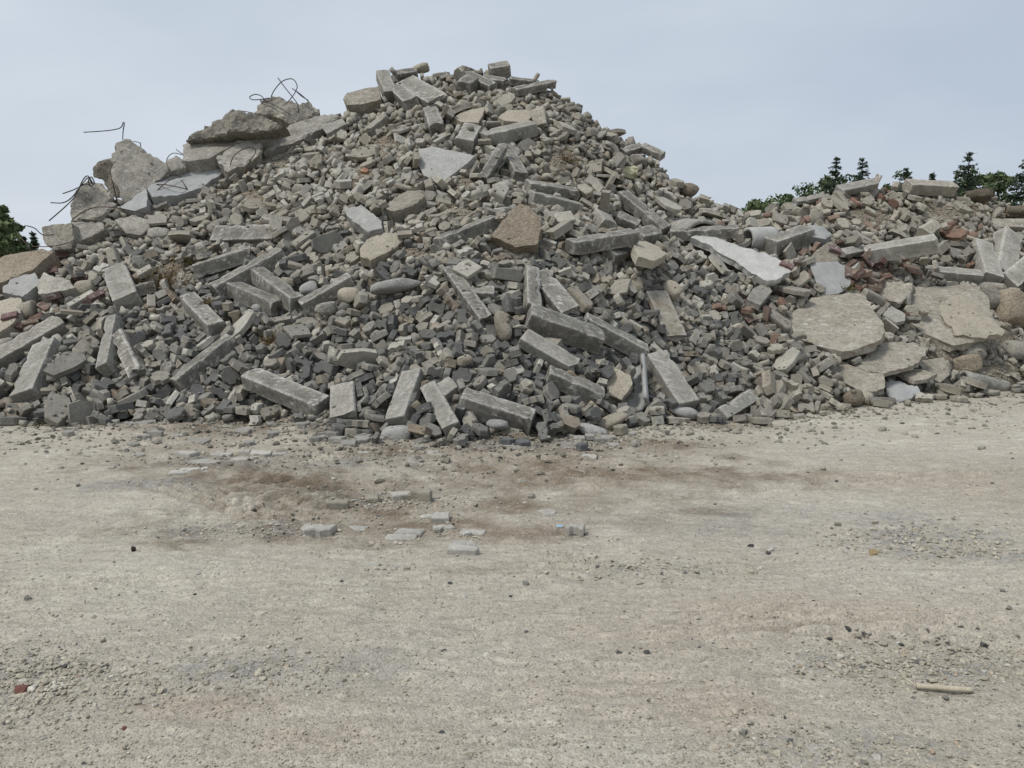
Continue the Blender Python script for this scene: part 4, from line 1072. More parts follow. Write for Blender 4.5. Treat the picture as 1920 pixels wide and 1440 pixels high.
pr(3, shard(.12, .085, .06, 15), 4); pr(3, shard(.085, .065, .05, 16, 5), 6); pr(3, shard(.16, .12, .075, 17, 7), 2.2); pr(3, rock(.075, .06, .05, 18, 9), 5); pr(3, shard(.22, .15, .085, 19, 7), 1.0); pr(3, shard(.12, .05, .05, 20, 5), 4); pr(3, rock(.11, .08, .07, 21, 10), 2); pr(3, shard(.07, .055, .045, 22, 5), 5)
pr(3, shard(.26, .17, .075, 23, 8), .9); pr(3, prism([(-.14, -.14), (.14, -.15), (.15, .11), (.02, .15), (-.14, .13)], .045, 24, .005, .012), 1.3); pr(3, prism([(-.2, -.075), (.17, -.08), (.21, -.02), (.18, .075), (-.19, .08)], .125, 25, .02, .012), 1.1); pr(3, shard(.19, .09, .11, 26, 6), 1.2)
PROTO = [(k, [(x * STONE_SCALE, y * STONE_SCALE, z * STONE_SCALE) for x, y, z in V], Fc, w) for k, V, Fc, w in PROTO]
SHAPE = ['bone shaped', 'zigzag edged', 'worn zigzag edged', 'cross shaped', 'L shaped', 'half zigzag', 'long six sided', 'stubby six sided', 'broken six sided', 'thin six sided', 'brick sized', 'cube shaped', 'large square cornered', 'narrow square cornered', 'flat angular', 'small angular', 'broad angular', 'lumpy', 'largest flat angular', 'sliver like', 'blocky', 'tiny angular', 'broad broken slab', 'thin plate', 'half kerb', 'wedge like']
def wear_attr(me, n3):
    w = np.zeros(len(me.vertices), np.float32)
    if n3: w[n3:2 * n3] = 1
    a = me.attributes.new('wear', 'FLOAT', 'POINT'); a.data.foreach_set('value', w)
PMESH = []
for k, V, Fc, w in PROTO:
    me = mesh_py(KINDS[k][0], V, Fc); me.materials.append(MAT['paver']); PMESH.append(me)
    wear_attr(me, len(V) // 3 if len(Fc[0]) * 3 == len(V) else 0)

def stone_tint(P, kind, rnd):
    """colour of one loose stone by the load it was tipped with: dark blue-grey pavers low down, dusty tan rubble higher up"""
    u, v = project(P)
    a, b, c = rnd
    lo = min(1, max(0, (v - 430) / 200 + .25 * (a - .5)))
    ctr = math.exp(-((u - 900) / 520) ** 2)
    dark = Vector((.108, .110, .112)); mid = Vector((.215, .211, .199)); tan = Vector((.305, .282, .24)); pale = Vector((.42, .41, .38)); brn = Vector((.215, .18, .145))
    if b < .16 + .34 * lo * (.4 + .6 * ctr): col = dark.lerp(mid, c * .7)
    elif b < .62: col = mid.lerp(tan, c * (1 - .45 * lo))
    elif b < .78: col = tan.lerp(pale, c) if lo < .6 else mid.lerp(tan, .3 + .6 * c)
    elif b < .93: col = pale.lerp(tan, c * .6)
    else: col = brn.lerp(tan, c * .5)
    if v < 430: col = col.lerp(tan, .35)
    if u > 1380: col = col.lerp(tan * 1.12, .35)
    pl = max(math.exp(-((u - 640) / 190) ** 2 - ((v - 345) / 60) ** 2), math.exp(-((u - 1230) / 190) ** 2 - ((v - 400) / 32) ** 2), .6 * math.exp(-((u - 1000) / 260) ** 2 - ((v - 370) / 30) ** 2))
    if c < .75 * pl: col = col.lerp(pale, .75)
    if kind == 3: col = col.lerp(Vector((.33, .315, .28)), .35)
    if b > .91 and u > 1350 and v < 600: col = Vector((.19, .12, .095)).lerp(Vector((.26, .2, .165)), c)
    return col

def qmats(q):
    w, x, y, z = q.T
    return np.stack([1 - 2 * (y * y + z * z), 2 * (x * y - z * w), 2 * (x * z + y * w), 2 * (x * y + z * w), 1 - 2 * (x * x + z * z), 2 * (y * z - x * w), 2 * (x * z - y * w), 2 * (y * z + x * w), 1 - 2 * (x * x + y * y)], 1).reshape(-1, 3, 3)
# resting places of the loose stones, largest in view first: shape, x, y, z in centimetres, turns about X, Y, Z in steps of five degrees
STONES = [
22,-195,985,83,12,36,4,22,-602,1045,73,-8,31,7,22,-286,1210,244,-19,-3,7,22,-576,973,22,-3,7,-14,24,96,1081,157,2,8,-7,23,-551,976,17,19,-1,-25,24,-3,1076,192,18,1,4,22,407,1147,67,0,-7,8,23,-62,1075,202,6,-6,8,22,-382,1086,118,-29,-9,1,
24,430,1240,122,8,7,-6,24,75,1187,265,-35,-6,7,3,-60,932,65,-23,1,-3,22,-266,1450,425,-11,3,-34,23,155,1129,175,-9,1,29,23,-289,1051,116,1,5,-9,24,359,1074,40,24,6,-21,3,-11,899,53,6,-24,22,18,391,1088,28,7,-2,3,3,-401,951,18,-1,14,-22,
16,47,925,49,-10,6,-19,3,-367,1004,61,22,15,5,22,-549,1314,262,6,-36,-4,2,35,858,11,3,9,-16,12,-293,935,22,-27,-1,9,24,165,1396,326,4,12,19,18,282,1338,226,6,-5,31,22,294,1473,333,-4,-6,30,6,6,837,7,-16,1,33,3,-307,1044,104,9,9,-5,
9,68,879,18,-9,-32,-2,12,-101,839,16,31,1,-7,16,22,924,42,-7,32,12,23,638,1319,109,11,29,-14,22,481,1319,173,-2,-2,29,1,-94,929,72,-19,-3,-29,3,-412,938,19,-6,-3,26,22,28,1505,445,-25,-5,12,7,18,907,57,-10,-4,-33,24,-654,1286,219,10,12,-9,
0,44,879,24,-24,4,10,25,-210,1080,158,16,-5,-12,16,-594,1085,96,-14,33,3,16,264,1042,40,7,-4,12,3,-251,1012,69,-1,7,-22,3,-284,1035,91,19,-24,9,0,-68,958,96,5,-29,-14,0,61,900,24,-22,9,-13,3,-464,1016,56,-4,-32,-6,6,-36,853,15,-1,-3,27,
22,355,1350,221,31,7,-15,6,-89,850,14,-10,-5,34,0,31,916,43,5,-7,17,12,-184,1107,195,-10,-27,1,23,507,1370,194,-7,28,-3,6,-31,983,108,9,0,0,16,-30,936,72,0,0,-9,1,47,872,13,8,3,-35,22,-452,1376,321,3,-31,-18,24,639,1382,165,-5,-5,-35,
12,247,1049,50,-29,-6,-8,16,-355,1274,276,-15,-13,2,0,-100,1033,148,-18,3,-1,3,-154,900,41,8,-4,-15,6,-29,955,81,11,24,1,12,-242,1055,116,-24,1,11,9,121,984,66,-26,-6,7,24,-16,1264,329,5,-6,16,0,135,1036,80,16,-26,-7,24,500,1384,212,3,29,12,
24,-325,1237,253,4,-7,9,1,114,938,29,1,-7,-31,14,-48,871,23,-14,-28,-9,23,81,1232,285,-7,2,-35,1,-147,994,99,-28,-3,-4,2,-154,883,13,14,-1,12,14,-2,926,68,4,-26,-19,6,97,908,25,14,-2,9,12,-6,1037,150,15,12,-15,24,645,1486,268,-25,-1,-13,
25,352,1223,158,-10,-4,-28,12,-234,992,71,-16,-2,26,10,-60,877,29,29,-11,-14,22,-13,1619,558,-8,7,-30,0,-66,1018,136,1,-12,23,6,-108,999,114,12,1,0,1,-13,980,100,-11,-1,-28,23,-76,1105,211,-32,0,0,23,156,1520,409,-2,-9,17,
7,-195,862,14,2,-2,25,3,-173,1075,145,0,8,-23,6,-38,914,61,-2,-6,12,2,-144,941,56,24,-10,1,25,131,1414,352,9,6,-7,2,-123,975,93,-34,4,-10,16,-241,1186,220,-4,-29,-16,6,-55,818,9,35,-2,16,23,512,1442,241,-18,8,-28,6,-96,862,23,-15,8,29,
7,159,937,13,-5,-30,-3,1,-173,1031,126,-16,1,28,16,318,980,5,-1,-1,-11,25,-379,1259,279,5,-25,-18,1,-85,993,112,-29,-2,0,18,630,1420,205,-32,-1,-5,22,905,1597,290,28,-2,21,23,-616,1371,297,-2,-29,-13,9,30,896,15,-3,9,-17,
0,280,1029,30,-22,-8,23,0,408,1064,9,-10,36,-2,23,-568,1009,27,-9,7,-9,16,-344,1296,295,-13,-4,30,7,-99,866,37,33,-4,4,16,305,1061,33,4,4,32,3,-43,996,121,9,-9,29,6,-161,982,79,6,7,3,1,-144,964,76,-2,-12,7,1,-175,862,20,35,1,3,
1,24,890,43,4,1,-28,0,-80,1033,154,-4,-8,-36,24,471,1173,57,6,5,-31,12,356,1177,111,-10,7,3,0,69,1142,214,21,-26,-4,18,-693,1273,193,9,1,-3,25,-287,1352,355,-32,-1,3,24,-46,1468,434,15,-5,26,24,200,1637,489,11,-3,25,1,-93,978,99,32,11,-8,
7,127,892,8,34,-1,18,2,-185,960,60,4,32,4,3,-357,1005,73,-35,7,2,12,354,1125,55,16,-3,28,0,-174,1015,96,14,-6,2,2,-459,1009,36,-20,29,-1,10,-262,1049,107,26,-6,-1,24,153,1465,372,2,-28,-9,1,-379,992,39,13,6,2,6,-266,993,64,3,26,19,
25,112,1098,167,3,30,5,23,166,1585,457,-9,34,1,3,397,1165,85,-4,-2,25,2,392,1085,40,13,-5,27,2,-145,1107,199,12,5,-6,1,332,1092,48,-11,-20,-17,10,-114,1024,133,10,30,5,1,227,1081,77,9,-5,-34,1,-274,1009,77,-9,-31,1,10,182,1010,28,23,5,-1,
9,-141,1021,120,-17,2,-23,18,-112,1720,635,10,29,-15,9,-191,1040,121,2,-8,10,22,183,1480,375,-7,11,29,18,-493,997,32,-2,5,35,9,-157,1028,129,-15,11,-19,18,-250,1326,340,-35,-8,-1,24,813,1600,311,11,25,13,23,205,1557,429,-11,-5,23,
4,6,998,111,16,16,-14,2,-343,979,42,-15,4,-19,12,4,952,69,-8,2,-29,1,-465,955,15,-34,5,-15,12,2,1071,178,1,-35,-8,1,259,1060,62,17,-7,22,0,318,1103,57,13,24,-8,12,387,1199,111,1,-10,24,0,-542,1024,45,-31,-4,16,1,-349,1047,82,9,1,9,
7,-178,855,11,-2,-1,-11,6,-39,1143,231,-6,10,5,2,-21,1070,176,-28,3,-3,12,-493,968,24,2,1,-24,3,-13,1279,314,-14,-3,32,13,2,911,44,-2,-11,-8,12,-28,1005,117,-2,8,-16,6,180,952,22,-3,1,25,6,-291,1014,71,-13,16,-4,1,-383,1045,80,1,-7,9,
10,0,863,11,-2,1,-5,10,-317,1083,129,26,-2,-1,10,-150,899,24,-10,-33,7,6,357,1042,18,-10,26,-8,3,-147,923,46,20,-5,21,16,-329,942,24,-1,0,-13,0,-486,1096,116,-4,-8,19,18,106,1567,494,-31,5,-1,1,-177,970,74,3,2,12,9,-287,1092,127,8,0,1,
0,259,1159,130,29,5,0,12,-174,1020,111,3,5,36,6,-315,1010,75,-9,1,30,3,-221,1322,343,-14,25,9,23,521,1524,313,-4,8,-21,4,203,989,26,-4,1,-33,1,-68,1121,226,-32,-4,7,9,-405,990,41,-7,-27,-6,7,247,983,8,-33,2,-14,7,-79,959,91,9,3,6,
22,660,1587,348,1,-28,-13,9,331,1144,91,17,2,-33,10,-338,978,27,-17,35,1,3,-356,1252,253,-25,-5,10,7,159,1011,80,27,-15,10,25,701,1221,16,36,3,-6,10,-232,1061,128,-7,-3,29,12,4,967,94,-33,2,-18,7,294,1114,80,-22,4,25,0,-392,1102,132,22,15,7,
6,-84,1028,135,6,-8,6,4,-121,1082,173,23,9,-21,16,334,1519,340,-22,6,-10,10,-66,991,109,12,-10,17,8,-255,913,18,-5,35,2,3,185,1148,160,-11,4,23,12,-572,1218,202,9,-6,2,10,56,1176,242,13,-32,-4,3,296,1227,172,1,-7,26,1,283,1107,73,-31,5,-1,
9,-157,1019,110,10,10,-26,3,-421,1061,99,-3,29,1,0,-492,1110,130,-11,-2,-28,19,-156,880,24,-1,-2,35,10,-300,1144,198,-13,4,-36,6,-168,1132,205,-10,11,-33,6,-481,1056,82,-23,7,-3,16,-368,1249,265,5,5,-26,4,-446,952,13,-22,7,4,
4,-377,960,19,9,29,0,1,196,1155,155,-17,-22,-14,1,-194,1012,99,11,1,-8,6,130,1114,154,14,5,-8,0,-345,1086,132,33,7,-5,6,158,1079,117,21,29,2,0,-52,979,103,2,2,17,25,-255,1291,331,5,8,-21,12,52,1004,102,-30,1,-6,8,-18,969,89,-6,7,9,
13,145,927,11,9,1,-29,10,-101,964,79,-8,5,-32,3,-213,1363,377,-3,27,19,2,-584,1075,86,-33,-11,-7,6,-519,1074,106,-17,30,3,7,-101,1188,267,-11,-32,-5,2,-511,1146,144,22,-5,6,10,-129,976,84,3,-3,23,0,-452,1069,97,11,-14,1,
4,-106,1073,182,-30,-6,13,1,-266,1210,239,-24,-5,8,6,378,1170,96,-8,-3,32,6,32,965,66,-9,-32,2,6,-54,1129,220,23,-6,8,2,230,1207,187,26,0,6,4,77,1118,196,14,32,0,6,-314,1031,86,-1,30,4,16,412,1193,100,-33,0,-16,16,-240,1270,319,-1,-29,-4,
1,-577,1052,51,18,-1,33,7,417,1088,17,9,34,-8,25,-366,1483,414,22,27,2,10,-80,1148,237,9,5,-27,18,759,1267,23,34,3,-12,6,-193,961,65,31,-4,5,7,360,1147,75,-5,-10,-23,10,-434,981,32,-9,-9,12,1,340,1024,8,-8,-33,-9,2,-285,1255,270,-9,-2,-3,
2,212,1114,116,-18,2,22,0,-164,1141,224,8,0,-11,9,-23,1033,145,-9,-5,32,10,-160,1170,255,-8,35,2,12,-324,1185,221,-3,34,-4,16,583,1573,329,13,8,29,5,-310,922,13,0,23,16,7,-532,1001,33,16,28,-9,4,-392,1007,53,-8,10,-29,
6,-218,1079,141,-33,2,5,10,-63,973,91,-10,34,6,10,-251,1142,194,-20,-31,2,1,-186,941,46,14,-8,22,14,-103,1131,221,-28,-12,5,0,-286,1274,302,-7,9,-17,16,647,1539,306,6,8,-11,7,-190,1081,148,19,-4,-21,0,345,1203,129,8,14,-15,
22,-104,1567,526,33,-5,8,18,971,1702,356,-29,6,-3,1,269,1139,104,-23,-10,9,2,201,1126,139,2,-1,-4,24,-660,1189,153,14,29,7,10,362,1028,6,-22,1,2,9,-132,1270,325,-18,1,-4,1,73,1118,187,5,2,4,6,286,1145,102,-23,2,-7,7,-624,985,19,8,-3,-18,
1,-508,1061,88,33,10,6,18,-168,1379,398,17,0,-15,12,431,1134,46,1,-10,29,12,105,1118,175,-23,0,11,1,202,1075,89,-5,-28,-5,19,-252,1025,83,-12,-32,3,7,153,1110,158,0,-12,32,6,123,1149,188,6,28,20,9,313,1199,133,-10,-29,-6,
11,44,902,35,18,-30,-3,1,72,931,37,-5,35,-8,7,340,1118,65,-7,2,6,25,-117,1290,348,-8,5,-12,22,390,1515,319,2,-33,1,7,295,988,6,33,-1,0,10,-537,985,6,17,-1,12,6,336,1162,105,-4,24,4,3,-469,1336,292,21,31,-1,11,-51,848,15,-5,9,1,
0,-54,1140,240,29,-7,13,11,-76,948,80,33,-3,-13,6,-263,1236,260,-9,-2,1,5,-102,975,89,19,-1,12,9,-538,996,22,-17,4,-8,11,6,1029,156,-19,3,-26,6,-70,1196,276,-7,10,-34,6,-40,961,82,-4,1,-27,14,-65,827,12,-13,3,18,14,418,1128,42,-20,7,-7,
23,-204,1483,452,5,-28,-15,11,-239,966,59,-18,4,27,8,-175,948,48,-23,11,-4,13,179,941,11,21,0,-30,1,139,1148,186,-27,1,-11,2,638,1186,8,-28,0,-9,10,-523,1166,167,-25,-5,9,1,396,1070,23,30,9,15,0,-485,1050,69,6,35,-1,6,374,1224,131,-16,36,0,
16,-546,1370,295,-31,-3,5,5,-312,937,26,-15,19,-18,1,261,973,7,1,-2,-27,0,32,894,30,-6,-33,15,7,-26,925,59,-1,31,3,10,-196,1111,181,15,-5,29,16,-300,1041,87,-3,30,2,9,-218,1016,97,-36,-1,4,0,-276,1301,323,-8,29,14,3,310,1247,182,1,-5,9,
2,-621,1145,131,7,28,9,1,-149,958,58,-8,-34,-9,4,-2,958,80,-33,-2,-13,6,462,1134,38,20,-30,-1,25,326,1562,387,-2,-4,26,6,-380,965,29,-7,-2,-29,3,674,1313,94,10,-6,-6,15,-97,827,7,4,34,2,10,-358,952,26,1,-31,-20,16,-51,1263,324,0,32,5,
0,0,1059,166,-4,36,-10,10,-325,1171,209,-6,-3,-33,7,113,1148,201,12,3,7,11,-210,1036,112,-13,9,14,0,454,1224,101,-4,3,34,5,20,945,67,-35,4,12,10,37,1110,207,13,4,6,6,-320,1076,115,19,-16,16,16,240,1512,369,-24,9,17,0,-462,1087,106,-29,4,-7,
22,-380,1443,373,-35,1,-17,25,481,1513,302,-11,34,-2,3,-281,1524,462,-1,-13,20,16,632,1583,351,4,9,-13,14,32,956,75,-7,12,29,0,264,1205,160,0,-8,26,2,-135,964,73,-11,-6,19,1,-152,1281,339,18,-6,10,9,-215,1240,299,-5,6,17,
7,-684,1052,55,-9,22,-9,7,322,1087,40,18,-10,23,16,-21,1581,528,-14,3,13,6,154,997,66,25,6,15,24,852,1644,351,-5,4,-17,10,102,998,74,-10,-5,-31,16,474,1536,323,-7,-34,-11,16,-257,1416,398,-1,6,-26,16,454,1488,303,-13,4,-26,
10,198,955,9,-35,-1,-16,0,187,1084,105,3,-28,-6,7,-94,1059,172,-4,-7,9,19,-11,1113,210,-7,2,-34,2,-346,950,25,0,-1,17,0,-650,995,9,-1,-8,25,7,-108,873,22,-6,-13,0,3,-600,1256,218,-7,5,-17,9,-26,1101,202,2,10,-17,23,-177,1288,341,-3,-3,-35,
24,-218,1401,404,7,1,-17,0,370,1221,142,-34,-3,12,0,283,1273,202,24,3,-14,12,-518,1248,224,-6,2,31,4,-625,1037,38,-7,-36,5,7,-144,1074,156,8,0,-6,6,76,1161,225,36,6,1,1,323,1206,146,-4,3,7,1,-235,1018,88,16,3,-11,7,-209,1118,194,8,-1,13,
0,-422,1117,151,-2,-2,25,6,-597,1052,57,5,29,20,12,-365,1396,349,21,25,5,6,347,1075,32,7,-4,13,10,-15,1181,281,-26,0,-10,9,-505,1104,120,33,6,-8,12,-435,1419,343,-8,29,5,6,-166,864,10,-1,0,-12,1,-566,1033,42,5,-6,17,10,253,1001,12,-5,10,-32,
7,101,983,66,-10,1,-27,6,-376,1002,45,5,-29,2,16,-336,1576,480,-2,-9,23,9,331,1295,194,19,-4,3,13,148,1002,77,11,-10,29,7,304,1104,66,34,5,-11,7,-355,1224,243,11,4,11,10,-634,1114,97,6,-2,5,4,-143,1183,265,-6,33,0,10,70,910,31,2,1,-7,
13,-31,964,95,17,6,25,9,-505,1071,96,-7,0,32,0,309,1383,247,-12,4,-36,18,-638,970,6,1,-35,6,25,-47,1388,399,13,5,-22,9,-170,924,37,-8,2,29,8,-200,1052,132,5,-4,15,14,127,1193,224,-27,-2,9,1,126,1239,269,-16,-4,-31,1,-270,1134,180,-16,-7,-25,
24,844,1544,257,-16,31,7,25,94,1442,372,3,33,8,10,544,1129,7,-17,-1,31,16,-183,1382,394,-9,8,25,1,-302,1196,221,-27,6,-10,22,530,1411,226,31,1,20,1,-213,1300,330,-14,1,11,12,-135,1285,344,-4,-7,21,5,-39,1117,208,-5,-7,-15,
0,-58,910,53,-24,10,14,8,279,1131,95,-14,10,-27,7,-262,1184,221,5,-31,-17,12,-474,989,23,2,32,-17,10,-130,1041,143,-25,-1,14,6,-104,1102,195,-4,33,13,0,-62,1248,307,6,1,-13,2,369,1304,190,-14,27,-8,4,205,1122,127,10,0,-15,
9,470,1317,157,14,30,-10,9,11,902,40,-13,10,27,6,392,1127,48,-5,-32,-2,0,287,1247,187,-6,5,-30,1,-126,1100,194,-10,-12,13,4,-504,953,9,0,0,-8,1,287,1092,56,-8,-8,17,18,780,1576,297,-27,2,-17,5,-108,980,100,-2,1,18,23,760,1483,215,-3,31,16,
0,-179,1350,366,-22,0,-6,15,9,1024,134,-27,-3,2,10,-270,1036,89,-9,-34,10,8,-131,1021,119,18,-8,-24,6,371,1293,175,-12,-12,20,1,-459,993,28,-5,-1,-12,3,-315,1286,301,-36,0,10,16,-94,1281,328,-28,-3,22,10,466,1211,81,-22,-2,0,
1,-505,1160,163,30,7,-8,1,421,1110,32,-33,-1,0,7,-701,1087,61,-15,33,-2,2,-561,1220,192,-13,36,-3,6,-339,1045,93,4,2,-12,1,270,1353,244,-19,4,-6,10,259,1234,189,-11,29,5,23,-650,1150,140,1,-35,-12,7,244,1264,207,-4,6,-19,
6,-607,989,14,3,-1,3,6,-32,1215,293,-5,-33,3,12,-487,1240,228,34,-2,14,18,-382,1511,430,-4,36,-4,1,-533,1336,276,-8,-6,1,15,-117,1010,124,-23,-5,1,10,-144,1174,248,-8,3,-10,1,-110,1261,316,-23,2,4,16,-44,1588,534,23,6,-22,
0,-446,1147,158,-31,5,-8,14,311,1137,81,-14,30,6,11,6,925,51,9,1,3,1,213,1081,95,8,3,13,20,65,925,38,11,6,20,20,-461,1040,67,1,15,-36,13,-335,1063,111,15,-20,11,6,191,1124,129,3,35,-14,13,-16,949,75,-25,8,-1,8,151,1098,136,2,4,30,
10,-347,1340,324,-11,27,-1,25,-126,1188,258,2,-4,5,9,-42,1075,179,-4,31,11,16,983,1718,370,-15,6,-8,6,-120,960,71,-8,-4,25,16,798,1601,331,11,25,15,25,563,1606,344,-11,-36,3,10,317,1120,74,5,36,7,14,276,1182,137,9,4,5,
10,-589,1275,230,22,4,-27,8,-346,954,16,-1,35,12,12,-320,1284,283,15,3,-10,5,-342,1038,70,14,12,-27,8,270,1026,18,-17,-4,28,0,458,1149,36,27,-4,-5,20,-330,1085,114,17,-4,17,16,-594,1126,119,-13,10,-14,4,-142,1224,282,-14,-9,9,
2,465,1095,10,-3,6,-7,6,-644,1177,146,19,0,8,25,532,1611,343,-20,6,23,23,882,1556,248,-10,-1,-30,15,347,1037,17,-18,10,-9,4,50,1164,230,-26,3,-1,11,106,1139,190,27,5,1,1,-400,1397,338,-11,-34,2,3,625,1293,97,-3,-4,21,16,729,1615,357,-9,32,5,
2,84,1007,82,-8,-1,-30,12,186,1119,119,9,3,2,7,139,949,20,-31,0,-14,12,-306,1017,72,-1,-9,14,16,94,1548,472,7,-5,-1,6,-149,984,85,-25,1,-24,0,540,1220,62,5,-2,-15,1,-611,1110,109,-21,-4,-4,23,-208,1512,478,-35,-5,10,9,175,1151,174,2,-26,-12,
9,-118,1052,155,-3,29,-9,6,327,1009,8,17,-1,-16,1,-129,1065,160,-1,-1,17,10,-462,1062,91,14,2,-9,9,-338,1250,266,-27,-4,15,10,-521,971,11,-4,5,-1,11,285,1071,50,-2,-23,-11,2,695,1345,124,7,-1,35,3,-420,1370,320,-32,-3,17,
16,-311,1345,329,11,-9,24,10,129,1384,327,4,-30,2,10,-584,1064,69,-8,27,9,1,-113,1105,202,-8,7,23,5,-510,1007,35,-28,0,-20,4,63,1212,276,-13,3,15,0,-615,989,5,-35,1,-5,1,-231,1352,368,6,15,-11,13,-229,1046,115,-34,2,1,
0,-287,1202,222,9,-1,-4,2,279,1411,263,-14,7,-6,2,136,1171,197,10,-5,11,6,534,1353,178,-15,-7,27,5,9,1028,146,3,-2,1,10,-146,1001,94,-5,28,4,11,-405,1108,149,-18,3,-21,0,-253,1543,482,12,-4,0,11,-342,1171,211,15,10,16,
11,-154,1165,242,1,5,-18,1,-354,1053,93,1,-2,-21,1,-253,1199,234,-2,6,35,3,-361,1463,399,32,0,-10,16,-154,1484,455,33,9,-8,8,-85,1191,269,-16,10,24,2,151,1115,143,2,-6,3,1,-440,1044,76,9,-32,-6,8,260,1154,119,14,4,24,
16,128,1081,142,0,-2,-34,16,810,1665,371,15,3,-9,14,-186,1060,137,5,1,14,9,-229,997,81,-3,-1,-22,1,-217,1130,182,-26,-9,-5,14,-213,1063,128,35,-5,-12,7,-569,1357,291,-17,-7,-6,13,-480,1125,130,-10,33,2,6,-398,1082,113,8,-10,1,
0,-563,1451,355,6,-27,-16,10,-534,1151,156,-2,11,-13,10,-201,1083,147,27,-5,16,6,-101,1025,129,14,27,10,12,-230,1162,203,-8,-3,-1,9,-481,1010,26,10,0,-3,19,50,1146,223,16,8,-12,0,-698,1053,44,-6,-6,-17,11,-349,1167,198,29,8,-1,
0,-23,1253,311,-1,8,-11,9,-37,1257,307,4,-2,12,19,148,1184,207,6,15,-14,18,100,1205,254,2,-5,-35,9,-430,1354,307,-15,6,-29,0,698,1198,5,0,0,-16,2,36,1288,309,-20,-4,27,23,179,1635,493,1,7,-24,16,-527,1383,321,15,-7,26,
1,-307,1422,391,9,23,19,1,355,1284,174,-7,29,13,21,-149,836,9,-13,-5,13,9,120,1479,393,-32,-13,5,6,-121,1034,139,-3,30,-8,0,-292,992,59,8,4,35,2,255,1106,81,2,-36,-4,6,673,1251,21,-13,-11,16,6,-148,1198,274,6,1,-5,1,-460,1261,239,-3,12,-7,
10,295,1112,61,-2,30,19,2,13,966,80,14,-30,-5,16,-141,1571,535,27,1,-14,0,-513,1105,116,-6,-3,-25,6,360,1166,91,-9,5,-25,0,-409,1435,363,-5,6,-17,12,-229,1199,251,12,1,-13,2,-226,1038,105,35,1,13,0,285,1168,123,31,4,4,7,-170,1469,447,8,-1,2,
5,-602,1037,47,25,10,-10,2,-718,1407,294,-11,-5,34,1,-495,1243,218,-4,-26,0,14,-697,1070,41,-5,7,-26,10,-10,1130,220,9,0,12,0,-734,1336,244,-2,-4,-10,6,75,1180,239,16,3,-24,0,-406,1598,477,16,-29,7,11,-146,1059,147,-19,-9,-8,
7,-473,1108,115,7,-5,8,13,-213,1033,101,5,8,14,14,426,1070,8,-21,23,9,23,541,1530,305,0,-5,11,1,-509,1464,364,15,9,-29,17,-74,814,7,-1,1,-33,6,-61,1332,365,-1,0,-5,3,-196,1369,381,9,-25,-11,2,-522,1232,224,-5,-31,-16,
0,-522,1497,383,12,-27,8,7,263,1272,208,-7,-2,29,11,252,1022,28,25,0,4,3,-369,1289,287,4,3,0,9,-281,981,56,-7,0,12,9,-79,938,67,-16,-7,16,2,-634,1127,113,-3,-2,-8,0,-485,1486,387,5,-32,-3,9,460,1125,28,4,-31,-5,10,-498,1462,367,-19,-23,11,
19,-182,920,31,-14,3,-17,5,-67,1010,122,27,0,5,1,-51,1463,447,-30,-1,2,6,-668,1257,187,-5,26,9,7,-1,1031,129,-3,7,-21,15,89,1146,203,-15,6,-8,10,-558,1134,135,-4,5,34,10,-675,1170,136,-13,-3,4,6,705,1373,142,-18,1,33,
2,-641,1316,239,-21,10,-4,25,159,1621,494,-2,-2,11,11,-526,1050,57,-7,-10,-21,10,-462,1058,79,-21,1,-10,20,11,1002,121,11,6,-8,4,-618,1159,145,18,1,-1,5,-436,964,19,-14,-36,2,17,-176,917,40,28,-3,17,8,354,1099,42,-18,-10,-6,
19,216,978,6,0,1,2,7,-390,978,34,2,-5,5,3,771,1264,8,29,3,21,12,188,1444,314,0,0,-32,10,12,941,59,9,-32,2,6,-517,1152,155,-2,5,34,6,-289,1411,385,-23,3,-1,1,-534,1424,335,-21,-2,1,6,177,1122,135,2,-5,-3,20,-487,1071,91,24,4,8,
1,197,1179,186,-6,1,-16,9,121,1003,72,6,30,-14,1,216,1181,173,-6,2,32,19,-488,988,15,9,9,-6,1,-536,1445,346,16,1,-23,8,-168,970,62,-23,5,18,12,452,1149,50,-14,-3,-22,0,154,1448,347,2,32,-14,23,-67,1355,378,-24,0,-17,7,491,1321,153,21,7,13,
8,-272,1095,133,12,5,20,9,-172,988,70,-7,7,-32,1,294,1560,382,-5,2,6,10,294,1183,130,13,0,-28,10,-89,1010,123,13,5,-30,2,-495,1241,235,-35,-3,1,0,326,1033,8,-18,-1,-22,6,315,1088,52,2,-1,-27,8,-432,1043,86,4,-35,-6,0,103,935,25,8,-6,28,
5,-374,1064,103,24,1,-13,9,-193,1107,164,-4,7,-27,5,-273,1269,285,-9,1,-5,19,-165,1034,119,-14,-10,27,7,-587,1035,37,24,-12,15,14,45,1481,431,-10,34,4,7,-186,1136,206,-31,3,5,6,-358,1083,125,-9,29,-9,8,-114,1142,232,4,13,8,
14,-605,1152,137,26,0,18,5,-317,1155,188,12,-4,21,15,106,973,69,33,3,12,6,136,1544,449,2,-29,4,1,746,1303,30,2,-8,4,4,64,1129,197,-29,5,-3,0,-664,1265,208,-4,30,11,1,-700,1254,192,22,-6,9,12,-440,1073,90,3,-5,29,11,444,1277,142,1,28,24,
19,-437,988,22,-22,2,-29,5,334,1136,67,-19,9,-10,3,-336,1477,418,-7,7,31,8,4,1014,125,-5,-28,-12,24,840,1725,404,15,1,-26,14,-81,1353,372,6,33,-14,22,192,1525,401,32,5,-12,11,-356,1070,104,-17,-9,4,10,-133,1457,448,-4,6,-31,
